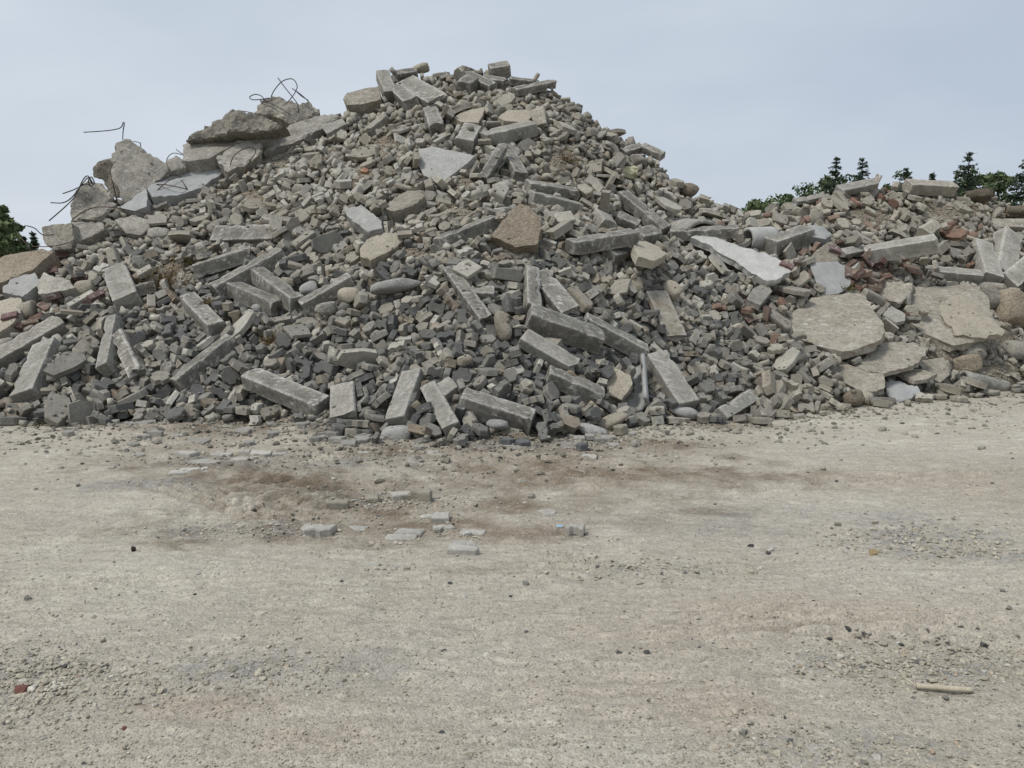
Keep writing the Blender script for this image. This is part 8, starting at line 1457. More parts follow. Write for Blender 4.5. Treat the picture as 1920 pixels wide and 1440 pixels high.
if STONES:
    tab = np.array(STONES).reshape(-1, 7)    # shape, x, y, z in centimetres, turns about X, Y, Z in steps of five degrees
    styp, sxyz = tab[:, 0], tab[:, 1:4] / 100.0
    ex, ey, ez = (np.radians(tab[:, 4 + q] * 5.0) for q in range(3))
    cx_, sx_, cy_, sy_, cz_, sz_ = np.cos(ex), np.sin(ex), np.cos(ey), np.sin(ey), np.cos(ez), np.sin(ez)
    srot = np.stack([cy_ * cz_, sx_ * sy_ * cz_ - cx_ * sz_, cx_ * sy_ * cz_ + sx_ * sz_, cy_ * sz_, sx_ * sy_ * sz_ + cx_ * cz_, cx_ * sy_ * sz_ - sx_ * cz_, -sy_, sx_ * cy_, cx_ * cy_], 1).reshape(-1, 3, 3)
    # where bare earth would show between them, smaller ones lie underneath
    VV, FF, OW, base = [], [], [], 0
    def put(V, Fc, own):
        global base
        VV.append(V); FF.extend([[q + base for q in f] for f in Fc]); OW.extend([own] * len(Fc)); base += len(V)
    for i in range(len(styp)): put(np.array(PROTO[styp[i]][1]) @ srot[i].T + sxyz[i], PROTO[styp[i]][2], 1)
    for o in BIG:
        M = np.array(o.matrix_basis); co = np.array([v.co for v in o.data.vertices])
        put(co @ M[:3, :3].T + M[:3, 3], [tuple(p.vertices) for p in o.data.polygons], 2)
    put(BASE.reshape(-1, 3), HQ.tolist(), 0)
    TREE = BVHTree.FromPolygons(np.concatenate(VV).tolist(), FF)
    rf = np.random.default_rng(31)
    cells, ft, fp, fr = set(), [], [], []
    for eye in (CAM, CAM + Vector((2.2, 0, .4)), CAM + Vector((-2.2, 0, .4))):
        for v in np.arange(130, 850, 8.0):
            for u in np.arange(-60, 1990, 8.0):
                P = NOM.ray_cast(CAM, (ray(u + rf.uniform(-4, 4), v + rf.uniform(-4, 4))).normalized(), 100)[0]
                if P is None: continue
                h = TREE.ray_cast(eye, (P - eye).normalized(), 100)
                if h[0] is None or OW[h[2]] != 0 or h[0].y < 5 or h[0].z < .03: continue
                p = h[0]
                if rf.random() < 1.3 * patch_val(*project(p)): continue
                key = (int(p.x / .11), int(p.y / .11), int(p.z / .11))
                if key in cells: continue
                cells.add(key)
                t = int(rf.choice([1, 5, 6, 8, 10, 11, 13, 14, 15, 15, 17, 19, 21, 21]))
                nn = Vector(h[1]); nn = nn if nn.z > 0 else -nn
                q = (nn + Vector(rf.normal(0, .45, 3))).to_track_quat('Z', 'Y') @ Quaternion((0, 0, 1), rf.uniform(0, 6.28))
                ft.append(t); fp.append(p + nn * .025); fr.append(np.array(q.to_matrix()))
    nset = len(styp)
    print('stones set', nset, 'fillers', len(ft))
    styp = np.concatenate([styp, np.array(ft, int)]); sxyz = np.concatenate([sxyz, np.array([tuple(p) for p in fp])]); srot = np.concatenate([srot, np.array(fr)])
    rnd = np.random.default_rng(5).random((len(styp), 3))
    kind_of = np.array([p[0] for p in PROTO])
    done = [0, 0, 0, 0]
    many = {0: [], 1: [], 2: [], 3: []}
    for i in range(len(styp)):               # stored with the ones that show largest first
        k = kind_of[styp[i]]
        tint = stone_tint(sxyz[i], k, rnd[i])
        if done[k] < 300 and i < nset:
            done[k] += 1
            nm, cat, lab, grp = KINDS[k]
            o = bpy.data.objects.new(nm, PMESH[styp[i]]); COL.objects.link(o)
            Rm = srot[i]
            o.matrix_basis = Matrix(((Rm[0, 0], Rm[0, 1], Rm[0, 2], sxyz[i, 0]), (Rm[1, 0], Rm[1, 1], Rm[1, 2], sxyz[i, 1]), (Rm[2, 0], Rm[2, 1], Rm[2, 2], sxyz[i, 2]), (0, 0, 0, 1)))
            o.color = (*tint, 1)
            L_ = (tint.x + tint.y + tint.z) / 3
            tone = 'reddish' if tint.x > 1.6 * tint.z else ('dark blue grey' if L_ < .125 else ('mid grey' if L_ < .19 else ('light grey' if tint.x < 1.2 * tint.z else 'dusty tan') if L_ < .28 else 'pale'))
            u, v = project(sxyz[i])
            zone = ('on the right wing' if u > 1400 else 'on the shoulder towards the right wing' if u > 1150 and v < 480 else 'high up near the summit' if v < 260 else 'on the upper left flank' if v < 430 and u < 700 else 'on the upper middle of the slope' if v < 430
                    else ('at the foot' if v > 690 else 'halfway up') + (' at the far left' if u < 300 else ' left of the middle' if u < 680 else ' in the middle' if u < 1010 else ' right of the middle'))
            noun = 'concrete fragment' if k == 3 else 'paving block' if k == 2 else 'paver'
            tag(o, f'{tone} {SHAPE[styp[i]]} {noun} {zone}' + ('' if 'wing' in zone or len(zone) > 16 else ' of the heap'), cat, grp)
        else: many[k].append((i, tint))
    for k in range(4):
        VV, LT, LV, TT, WW = [], [], [], [], []
        base = 0
        for i, tint in many[k]:
            _, V, Fc, _w = PROTO[styp[i]]
            V = np.array(V) @ srot[i].T + sxyz[i]
            VV.append(V)
            for f in Fc: LT.append(len(f)); LV.extend([q + base for q in f])
            TT.append(np.tile([tint.x, tint.y, tint.z, 1.0], (len(V), 1)))
            w = np.zeros(len(V), np.float32)
            if len(Fc[0]) * 3 == len(V): w[len(V) // 3:2 * len(V) // 3] = 1
            WW.append(w); base += len(V)
        VV = np.concatenate(VV).astype(np.float32)
        me = bpy.data.meshes.new(MANY[k])
        me.vertices.add(len(VV)); me.vertices.foreach_set('co', VV.ravel())
        me.loops.add(len(LV)); me.loops.foreach_set('vertex_index', np.array(LV, np.int32))
        me.polygons.add(len(LT)); lt = np.array(LT, np.int32)
        me.polygons.foreach_set('loop_start', np.concatenate([[0], np.cumsum(lt)[:-1]]).astype(np.int32)); me.polygons.foreach_set('loop_total', lt)
        me.update(calc_edges=True)
        a = me.color_attributes.new('tint', 'FLOAT_COLOR', 'POINT'); a.data.foreach_set('color', np.concatenate(TT).astype(np.float32).ravel())
        a = me.attributes.new('wear', 'FLOAT', 'POINT'); a.data.foreach_set('value', np.concatenate(WW))
        o = link(MANY[k], me, MAT['paver_many'])
        tag(o, kind='stuff', label='mass of smaller looking ' + MANY[k].replace('_', ' ') + ' filling the rubble heap', cat='rubble')
# ------------------------------------------------------------------ red bricks
BIGSET = set(o.name for o in BIG)
def scene_bvh():
    dg = bpy.context.evaluated_depsgraph_get()
    VV, FF, OW, base = [], [], [], 0
    for o in list(COL.objects):
        if o.type != 'MESH' or o.name.startswith('ground'): continue
        M = np.array(o.matrix_basis if o.parent is None else o.parent.matrix_basis @ o.matrix_basis)
        me = o.data; n = len(me.vertices)
        co = np.empty(n * 3, np.float32); me.vertices.foreach_get('co', co); co = co.reshape(-1, 3) @ M[:3, :3].T + M[:3, 3]
        me.calc_loop_triangles(); m = len(me.loop_triangles)
        tr = np.empty(m * 3, np.int32); me.loop_triangles.foreach_get('vertices', tr)
        VV.append(co); FF.append(tr.reshape(-1, 3) + base); base += n; OW.append(np.full(m, 1 if o.name in BIGSET else 0 if o.name == 'rubble_mound' else 2))
    V, Fc = np.concatenate(VV), np.concatenate(FF)
    return BVHTree.FromPolygons(V.tolist(), Fc.tolist()), np.concatenate(OW)
ALL, ONBIG = scene_bvh()
def top_at(u, v):
    """first thing the camera meets at this pixel"""
    r = ray(u, v); r.normalize()
    h = ALL.ray_cast(CAM, r, 100)
    if h[0] is not None and h[0].z > gz(h[0].x, h[0].y) - .02: return h[0], h[1]
    g = gpt(u, v); return Vector((g.x, g.y, gz(g.x, g.y))), Vector((0, 0, 1))

brick_me = []
for s in range(3):
    V, Fc = prism([(-.115, -.055), (.115, -.055), (.115, .055), (-.115, .055)], .068, 60 + s, .006, .004)
    m = mesh_py('brick', V, Fc); m.materials.append(MAT['brick']); brick_me.append(m)
V, Fc = prism([(-.06, -.055), (.05, -.055), (.07, .0), (.04, .055), (-.06, .055)], .068, 70, .006, .006)
half_me = mesh_py('brick', V, Fc); half_me.materials.append(MAT['brick'])
BR = [(1597, 497, 35), (1612, 502, 80), (1627, 490, -40), (1640, 508, 20), (1652, 512, 25), (1632, 523, -10), (1650, 530, 15), (1655, 490, -35), (1690, 487, 8), (1602, 525, 70), (1640, 540, 5), (1620, 540, 0), (1505, 475, 50),
      (1475, 500, -60), (1437, 590, 70), (1575, 455, -20), (1668, 505, 60), (1610, 515, 40), (1520, 512, 65), (1495, 495, -50), (1590, 512, 80), (1660, 520, 20), (1645, 497, -30),
      (105, 498, 5), (98, 510, 10), (103, 555, 15), (85, 578, -55), (105, 568, 20), (58, 608, 25), (35, 613, 5), (180, 557, 50), (165, 568, 30), (150, 522, 0), (72, 598, 10), (1452, 640, 60), (1405, 600, 30), (120, 480, 10), (1565, 470, -40), (1625, 478, 40), (1685, 500, 0), (20, 595, 12)]
rb = random.Random(3)
for i, (u, v, ang) in enumerate(BR):
    P, Nn = top_at(u, v)
    if Nn.y > -.1: Nn = Vector((0, -.6, .8))
    Nn = (Nn + Vector((rb.uniform(-.5, .5), -.5 + rb.uniform(-.3, .3), .6))).normalized()
    Xa = Vector((math.cos(R(ang)), .25, math.sin(R(ang))))
    o = link('brick', (brick_me + [half_me])[i % 4], None, frame(Xa - Nn * Xa.dot(Nn) * .9, Nn, P + Nn * .022))
    k = rb.uniform(.65, 1.1); o.color = (k, k * rb.uniform(.95, 1.15), k * rb.uniform(.95, 1.15), 1)
    left = u < 300
    size = 'half' if i % 4 == 3 else 'whole'
    hue = 'dark' if k < .8 else 'pale' if k > .97 else 'dull'
    spot = ('by the left edge' if u < 80 else 'under the rounded pale chunk at left' if u < 130 else 'left of the stubby square block') if left else ('in the cluster below the long whitish kerb' if u > 1590 else 'beside the smooth blue grey slab' if u > 1490 and v > 450 else 'among pavers left of the largest tan slab')
    tag(o, f'{hue} {size} red brick {spot}', 'brick', 'red bricks at the left of the heap' if left else 'red bricks at the right of the heap')
P, Nn = top_at(685, 324)
o = link('brick', half_me, None, frame(Vector((.8, -.1, -.35)), Vector((0, -.6, .8)), P + Vector((0, -.03, .02)))); o.color = (2.1, 1.75, 1.4, 1)
tag(o, 'single bright orange brick piece on the upper left slope', 'brick')

# ------------------------------------------------------------------ paving stones lying in the trampled earth
GS = [(595, 990, 62, WAVE, .07, 'large pale zigzag paver lying alone at the edge of the brown earth', .035), (676, 983, 50, RECT, .05, None, .01), (752, 1000, 62, RECT, .05, None, .02), (768, 992, 56, RECT, .05, None, .015), (826, 967, 34, CUBE, .07, 'small upright pale block between flat pavers on the brown earth', .03),
      (802, 958, 34, HEXA, .05, None, .005), (700, 1009, 32, HEXA, .04, None, .004), (866, 1018, 60, HALFX, .05, None, .015), (871, 1031, 56, LSH, .07, 'nearest pale paver of the group on the brown earth', .035), (832, 988, 40, WAVE, .05, None, .01),
      (885, 997, 50, WAVE, .06, None, .02), (1080, 998, 36, BONE, .09, 'lone pale rounded paver on the ground right of the group', .06), (634, 941, 40, RECT, .08, 'tan block lying in brown earth behind the large zigzag paver', .05), (697, 929, 26, CUBE, .08, None, .05), (790, 932, 40, RECT, .10, 'grey block at the right end of the half buried row', .06),
      (752, 929, 40, RECT, .09, None, .045), (775, 931, 20, CUBE, .09, None, .05), (695, 1053, 34, HEXA, .04, None, .004), (738, 1056, 30, HALFX, .04, None, .003), (1025, 959, 38, HALFX, .05, None, .02), (250, 841, 30, HEXA, .06, None, .03), (268, 831, 28, WAVE, .08, None, .05), (295, 827, 32, LSH, .07, None, .04),
      (348, 857, 42, RECT, .06, None, .04), (415, 856, 44, RECT, .06, None, .035), (461, 854, 20, CUBE, .07, None, .04), (490, 855, 42, WAVE, .06, None, .03), (524, 855, 28, RECT, .06, None, .03), (385, 869, 60, RECT, .05, None, .012), (455, 864, 44, RECT, .05, None, .02), (355, 888, 70, RECT, .04, None, .008), (335, 828, 28, HEXA, .05, None, .02), (370, 834, 50, RECT, .05, None, .02),
      (1090, 847, 24, NUT, .10, 'dark paver standing in front of the foot, right of centre', .07), (950, 838, 26, HALFX, .10, 'blue black paver at the very foot, centre', .06), (980, 839, 30, NUT, .09, None, .05), (1085, 828, 22, CUBE, .08, None, .06), (1128, 830, 24, RECT, .08, None, .06), (1105, 826, 20, NUT, .08, None, .06), (670, 830, 36, RECT, .06, None, .05), (708, 832, 30, HEXA, .06, None, .05), (260, 855, 24, HEXA, .04, None, .01), (610, 812, 30, NUT, .09, None, .06)]
rs = random.Random(12)
for q in range(34):                          # more of them strewn along the foot, thinning out
    u = rs.uniform(20, 1250); v = float(np.interp(u, CTRL[:, 0], CTRL[:, 1])) + abs(rs.gauss(0, 16)) - 2
    GS.append((u, v, rs.uniform(16, 34), rs.choice([NUT, HEXA, RECT, HALFX, HALFW, CUBE]), rs.uniform(.06, .09), None, rs.uniform(.02, .06)))
for i, (u, v, w, poly, t, lab, up) in enumerate(GS):
    g = gpt(u, v); rs = random.Random(i + 900)
    sc = (w / F * g.y) / (max(p[0] for p in poly) - min(p[0] for p in poly))
    sc = min(sc, 1.9); t = t * min(1.2, sc)
    V, Fc = prism([(x * sc * rs.uniform(.92, 1.04), y * sc * rs.uniform(.85, 1.1)) for x, y in poly], t, 800 + i, .008, .008)
    me = mesh_py('paving_stone', V, Fc); me.materials.append(MAT['paver'])
    yaw = rs.uniform(-.35, .35)
    Nn = Vector((rs.uniform(-.12, .12), rs.uniform(-.16, .02), 1)).normalized()
    o = link('paving_stone', me, None, frame(Vector((math.cos(yaw), math.sin(yaw), 0)), Nn, Vector((g.x, g.y, gz(g.x, g.y) + (up * 1.2 if lab else up * .85) + .004 - t / 2))))
    br_ = rs.uniform(.38, .47)
    dark = lab and 'dark' in lab or lab and 'black' in lab or u in (980,)
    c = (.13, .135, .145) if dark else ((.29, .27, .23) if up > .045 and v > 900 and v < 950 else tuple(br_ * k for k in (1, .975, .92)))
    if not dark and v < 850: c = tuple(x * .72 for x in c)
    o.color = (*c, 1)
    shp = {id(NUT): 'stubby six sided', id(HEXA): 'long six sided', id(RECT): 'brick sized', id(HALFX): 'broken six sided', id(HALFW): 'half zigzag', id(CUBE): 'cube shaped', id(WAVE): 'zigzag edged', id(LSH): 'L shaped', id(BONE): 'bone shaped'}[id(poly)]
    side = 'far left' if u < 300 else 'left' if u < 560 else 'left of the middle' if u < 760 else 'middle' if u < 960 else 'right of the middle'
    foot = v < 892
    tag(o, lab or (f'grey {shp} paving stone lying in dirt at the foot, {side}' if foot else f'flat pale {shp} paver half sunk in brown trampled earth, {side}'), 'paving stone', None if lab else ('stones at the very foot of the heap' if foot else 'pavers half sunk in the brown earth'))

# ------------------------------------------------------------------ single stones on the open ground
ST = [(1408, 1022, 14, 0), (1446, 1030, 16, 2), (1440, 1036, 13, 0), (1525, 1131, 8, 0), (1455, 1184, 14, 1), (1588, 1186, 16, 0), (1555, 1201, 13, 0), (1505, 1204, 7, 0), (1620, 1192, 10, 0), (1802, 1171, 13, 0), (1833, 1173, 11, 0), (1685, 1188, 14, 1), (1690, 1211, 13, 0), (1310, 1214, 9, 0), (1845, 1207, 20, 0),
      (1735, 1295, 9, 1), (1522, 1254, 14, 1), (1773, 1311, 16, 1), (1160, 1222, 14, 0), (1213, 1223, 14, 0), (1180, 1223, 8, 1), (832, 1217, 13, 0), (912, 1222, 12, 2), (870, 1116, 12, 2), (985, 1095, 16, 1), (843, 1094, 11, 0), (957, 1112, 10, 0), (247, 1028, 20, 3), (180, 1108, 9, 1), (365, 1118, 8, 0), (640, 1087, 9, 0), (372, 1077, 14, 2),
      (827, 1372, 16, 0), (233, 1371, 12, 4), (400, 1297, 14, 2), (58, 1234, 16, 1), (122, 1258, 14, 0), (52, 1126, 18, 1), (290, 1327, 14, 2), (157, 1430, 14, 0), (355, 1136, 8, 2), (1990 - 240, 1060, 8, 2), (1470, 1347, 10, 0), (1382, 1348, 8, 0), (1395, 1375, 22, 1), (1415, 1384, 14, 2), (1620, 1430, 18, 1), (1310, 1160, 9, 1), (1255, 1150, 8, 2), (1880, 1110, 12, 1),
      (40, 1298, 34, 4), (1890, 1140, 18, 1), (1640, 1045, 26, 5), (1340, 945, 7, 0), (1450, 1025, 12, 2), (1515, 888, 6, 0), (1568, 905, 7, 0), (1860, 908, 8, 0), (1335, 880, 8, 0)]
COLS = [((.085, .085, .088), 'small dark stone'), ((.20, .195, .18), 'small grey stone'), ((.52, .51, .48), 'small whitish stone'), ((.045, .032, .026), 'dark brown clod'), ((.16, .075, .06), 'small red brick crumb'), ((.30, .235, .14), 'ochre clod')]
for i, (u, v, w, c) in enumerate(ST):
    g = gpt(u, v); rs = random.Random(i + 40)
    a = w / F * g.y / 2
    V, Fc = rock(a, a * .8, a * .62, 300 + i, 14)
    me = mesh_py('stone', V, Fc); me.materials.append(MAT['paver'])
    o = link('stone', me, None, frame(Vector((math.cos(i), math.sin(i), 0)), Vector((0, 0, 1)), Vector((g.x, g.y, gz(g.x, g.y) + a * .22))))
    col, lab = COLS[c]; o.color = (*col, 1)
    o.name = 'clod' if c in (3, 5) else 'stone'
    where = 'lying on the gravel at the right' if u > 1280 else ('lying on the gravel at the left' if u < 500 else 'lying on the gravel in the middle')
    where += ' close to the viewer' if v > 1150 else ' towards the heap'
    tag(o, f'{lab} {where}', 'stone' if c not in (3, 5) else 'clod', f'{lab}s {where}')
A, B = gpt(1718, 1292), gpt(1823, 1300)
A.z = gz(A.x, A.y) + .013; B.z = gz(B.x, B.y) + .013
stick = link('stick', tube_mesh([Vector((0, 0, .003)), (B - A) * .3 + Vector((0, 0, .002)), (B - A) * .6, B - A], .0115, 8, 'stick'), MAT['wood'], Matrix.Translation(A))
tag(stick, 'bleached piece of stick lying on the gravel at lower right', 'stick')
tw = link('splinter', tube_mesh([Vector((.0, 0, 0)), Vector((-.018, .02, .012)), Vector((-.035, .045, .02))], .004, 5, 'splinter'), MAT['wood'], None, stick)
g = gpt(1049, 986); me = slab_mesh([(-.022, -.012), (.02, -.014), (.024, .01), (-.018, .014)], .004, 77, .002, .003, 0, .012)
o = link('plastic_scrap', me, MAT['plastic'], frame(Vector((1, .2, 0)), Vector((-.1, -.35, 1)), Vector((g.x, g.y, gz(g.x, g.y) + .012)))); tag(o, 'tiny pale blue plastic scrap on the ground', 'plastic scrap')

# ------------------------------------------------------------------ dry weeds on the heap
def weed(u, v, w, h, n, label, mat='weed', seed=0, name='dry_weed', lean=-.2):
    P, _ = top_at(u, v); d = P.y; rs = random.Random(seed)
    Wm, Hm = w / F * d, h / F * d
    V, Fc = [], []
    for i in range(n):
        b = Vector((rs.gauss(0, .22) * Wm, rs.gauss(0, .08) * Wm, -.02))
        a = rs.uniform(0, 2 * math.pi); l = Hm * rs.uniform(.4, 1.1)
        q = [b]
        dr = Vector((math.cos(a) * rs.uniform(.2, .9), math.sin(a) * .6 - .25, rs.uniform(.15, 1.0) + lean)).normalized()
        for k in range(4):
            dr = (dr + Vector((rs.gauss(0, .25), rs.gauss(0, .25), rs.gauss(-.12, .25)))).normalized()
            q.append(q[-1] + dr * l / 4)
        r = rs.uniform(.003, .006)
        s = Vector((rs.gauss(0, 1), rs.gauss(0, .4), rs.gauss(0, .5))).normalized()
        base = len(V)
        for k, p in enumerate(q):
            rr = r * (1 - .2 * k); V += [p - s * rr, p + s * rr]
        for k in range(4): Fc.append((base + 2 * k, base + 2 * k + 1, base + 2 * k + 3, base + 2 * k + 2))
        for k in range(2, 5):        # shrivelled leaves
            if rs.random() < .6:
                c = q[k]; e = Vector((rs.gauss(0, 1), rs.gauss(0, 1), rs.gauss(0, 1))) * .014; f = Vector((rs.gauss(0, 1), rs.gauss(0, 1), rs.gauss(0, 1))) * .008
                j = len(V); V += [c, c + e * .5 + f, c + e, c + e * .5 - f]; Fc.append((j, j + 1, j + 2, j + 3))
    o = link(name, mesh_py(name, V, Fc), MAT[mat], Matrix.Translation(P)); tag(o, label, 'weed')
weed(318, 535, 75, 60, 420, 'largest brown dried weed, on the left slope beside a short block', seed=1)
weed(352, 488, 44, 24, 160, 'small brown dried weed above the largest one', 'weed_green', seed=2)
weed(386, 566, 36, 16, 120, 'small brown weed tuft on the end of a kerb stone', seed=3)
weed(508, 640, 24, 34, 130, 'dark brown dried weed between pavers, left centre', seed=4)
weed(76, 798, 30, 12, 120, 'olive weed tuft flat on the ground at far left foot', 'weed_green', seed=5)
weed(1062, 300, 36, 24, 120, 'brown dried weed on the upper right slope', seed=6)
weed(1590, 540, 20, 14, 90, 'mossy tuft beside the smooth blue grey slab', 'weed_green', seed=7)

# ------------------------------------------------------------------ grit between the stones, gravel on the ground
def pebbles(C, size, seed, squash=.6):
    """many small faceted stones joined in one mesh: C (n,3) centres, size (n,)"""
    r = np.random.default_rng(seed); n = len(C)
    th = np.array([0, 1, 2, 3, 4]) * 2 * np.pi / 5
    ringx, ringy = np.cos(th), np.sin(th)
    V = np.zeros((n, 12, 3))
    V[:, 0] = (0, 0, 1); V[:, 11] = (0, 0, -1)
    V[:, 1:6, 0] = ringx * .85; V[:, 1:6, 1] = ringy * .85; V[:, 1:6, 2] = .5
    V[:, 6:11, 0] = np.cos(th + .6); V[:, 6:11, 1] = np.sin(th + .6); V[:, 6:11, 2] = -.4
    V *= 1 + r.uniform(-.28, .28, (n, 12, 1))
    V *= np.stack([r.uniform(.7, 1.25, n), r.uniform(.7, 1.25, n), r.uniform(.6, 1.1, n) * squash], 1)[:, None]
    a, b = r.uniform(0, 2 * np.pi, n), r.uniform(-.6, .6, n)
    ca, sa, cb, sb = np.cos(a), np.sin(a), np.cos(b), np.sin(b)
    x, y, z = V[..., 0], V[..., 1], V[..., 2]
    x, z = x * cb[:, None] + z * sb[:, None], -x * sb[:, None] + z * cb[:, None]
    x, y = x * ca[:, None] - y * sa[:, None], x * sa[:, None] + y * ca[:, None]
    V = np.stack([x, y, z], -1) * size[:, None, None] + C[:, None]
    T = []
    for i in range(5):
        j = (i + 1) % 5
        T += [(0, 1 + i, 1 + j), (1 + i, 6 + i, 1 + j), (1 + j, 6 + i, 6 + j), (11, 6 + j, 6 + i)]
    T = np.array(T)
    Fc = (T[None] + (np.arange(n) * 12)[:, None, None]).reshape(-1, 3)
    return V.reshape(-1, 3), Fc
def pebble_obj(name, C, size, tint, seed, squash=.6, label=None):
    V, Fc = pebbles(C, size, seed, squash)
    me = mesh_np(name, V, Fc)
    a = me.color_attributes.new('tint', 'FLOAT_COLOR', 'POINT')
    t = np.ones((len(V), 4), np.float32); t[:, :3] = np.repeat(tint, 12, 0); a.data.foreach_set('color', t.ravel())
    o = link(name, me, MAT['paver_many']); tag(o, kind='stuff', label=label, cat='gravel'); return o

r = np.random.default_rng(21)
# gravel: denser nearby and in the coarse patches
def ground_pts(n, v0, v1, spec=None):
    u = r.uniform(-80, 2000, n); v = v0 + (v1 - v0) * r.random(n) ** .8
    if spec is not None: u, v = spec[0] + r.normal(0, spec[2] * .7, n), spec[1] + r.normal(0, spec[3] * .7, n)
    x = (u - CX) / F; z = (CY - v) / F
    dz = -math.sin(PITCH) + z * math.cos(PITCH); dy = math.cos(PITCH) + z * math.sin(PITCH)
    t = -CAM_H / dz
    return np.stack([x * t, dy * t], 1)
XY = [ground_pts(26000, 830, 1460)]
S_ = [np.clip(r.lognormal(-5.8, .45, 26000), .0018, .012)]
GP = [(1700, 1010, 150, 22, 900), (1800, 1035, 110, 14, 500), (1240, 1065, 150, 14, 400), (1760, 1245, 140, 34, 1500), (1590, 1235, 100, 24, 600), (90, 1275, 140, 42, 1700), (20, 1310, 90, 30, 500), (480, 1265, 160, 34, 500), (1550, 1400, 200, 30, 600), (960, 840, 170, 8, 500), (560, 862, 260, 10, 800), (740, 930, 130, 12, 500), (450, 985, 140, 14, 600), (700, 940, 180, 30, 500), (1190, 830, 130, 12, 400)]
for g_ in GP:
    XY.append(ground_pts(int(g_[4] * .7), 0, 0, g_)); dscale = 1 if g_[1] > 1150 else 1.25
    S_.append(np.clip(r.lognormal(-5.0, .4, int(g_[4] * .7)) * dscale, .003, .02))
for (u, v, *_q) in GS:
    XY.append(ground_pts(26, 0, 0, (u, v + 3, 30, 7))); S_.append(np.clip(r.lognormal(-4.9, .5, 26), .003, .022))
XY = np.concatenate(XY); S_ = np.concatenate(S_)
ok = (XY[:, 1] > 1.9) & (XY[:, 1] < 14) & (np.abs(XY[:, 0]) < 9)
XY, S_ = XY[ok], S_[ok]
i_ = np.clip(np.searchsorted(gx, XY[:, 0]), 1, nxg - 1); j_ = np.clip(np.searchsorted(gy, XY[:, 1]), 1, nyg - 1)
zz = GH[j_, i_]
b = r.random(len(S_)); base = np.array([.405, .375, .315])[None] * (.8 + .38 * r.random((len(S_), 1)))
base[b < .025] = np.array([.15, .148, .145]); base[(b > .05) & (b < .16)] *= np.array([.88, .9, .93]); base[b > .95] = np.array([.5, .485, .45]); base[(b > .16) & (b < .175)] *= np.array([1.0, .85, .78])
gg = np.clip(b, 0, 1)
pebble_obj('gravel', np.column_stack([XY, zz + S_ * .18]), S_, base, 4, .62, 'loose gravel and grit scattered over the dusty ground')

# grit and crumbs lodged between the stones and along the foot
def drop(n, fu, fv):
    pts = []
    us, vs = fu(n), fv(n)
    for u, v in zip(us, vs):
        rr = ray(u, v); rr.normalize()
        h = ALL.ray_cast(CAM, rr, 60)
        if h[0] is not None and h[1].z > .15 and r.random() < (1, .03, .22)[ONBIG[h[2]]]: pts.append((*h[0], v, u))
    return np.array(pts)
P1 = drop(26000, lambda n: r.uniform(-60, 1980, n), lambda n: r.uniform(110, 850, n))
extra = []
for (a, b_, ra, rb_) in PATCH: extra.append(drop(int(ra * rb_ * .16), lambda n: r.normal(a, ra * .75, n), lambda n: r.normal(b_, rb_ * .75, n)))
nmain = len(P1)
P1 = np.concatenate([P1] + [e for e in extra if len(e)])
s1 = np.clip(r.lognormal(-4.25, .45, len(P1)), .006, .045)
t1 = np.array([.31, .292, .252])[None] * (.6 + .75 * r.random((len(P1), 1)))
t1[:, :] *= np.where(P1[:, 3:4] < 430, 1.08, .9)
pebble_obj('rubble_grit', P1[:, :3] + np.column_stack([np.zeros(len(P1)), -s1 * .1, s1 * .3]), s1, t1, 8, .7, 'crumbs and grit lodged between the stones of the heap')
# crumbs strewn along the foot of the heap
n = 6500
uu = r.uniform(-60, 1960, n); tvv = np.interp(uu, CTRL[:, 0], CTRL[:, 1])
vv = tvv + r.exponential(20, n) - 14
Q = np.array([gpt(a, b_) for a, b_ in zip(uu, vv)]); sz = np.clip(r.lognormal(-4.15, .5, n), .008, .06)
Q[:, 2] = [gz(a, b_) for a, b_ in Q[:, :2]]; Q[:, 2] += sz * .2
tt = np.array([.30, .285, .25])[None] * (.55 + .7 * r.random((n, 1)))
pebble_obj('foot_rubble', Q, sz, tt, 9, .7, 'small crumbs of concrete strewn along the foot of the heap')

# ------------------------------------------------------------------ trees beyond the heap
def leaf_obj(name, C, Nrm, size, tone, mat, parent, aspect=.6):
    n = len(C); rr = np.random.default_rng(n)
    a = rr.normal(0, 1, (n, 3)); a -= Nrm * np.sum(a * Nrm, 1, keepdims=True); a /= np.linalg.norm(a, axis=1, keepdims=True) + 1e-9
    b = np.cross(Nrm, a)
    s = size[:, None]
    V = np.stack([C - a * s, C - b * s * aspect, C + a * s, C + b * s * aspect], 1).reshape(-1, 3)
    Fc = np.arange(4 * n).reshape(-1, 4)
    me = mesh_np(name, V, Fc)
    at_ = me.attributes.new('leaf_tone', 'FLOAT', 'POINT'); at_.data.foreach_set('value', np.repeat(tone, 4).astype(np.float32))
    return link(name, me, MAT[mat], None, parent)

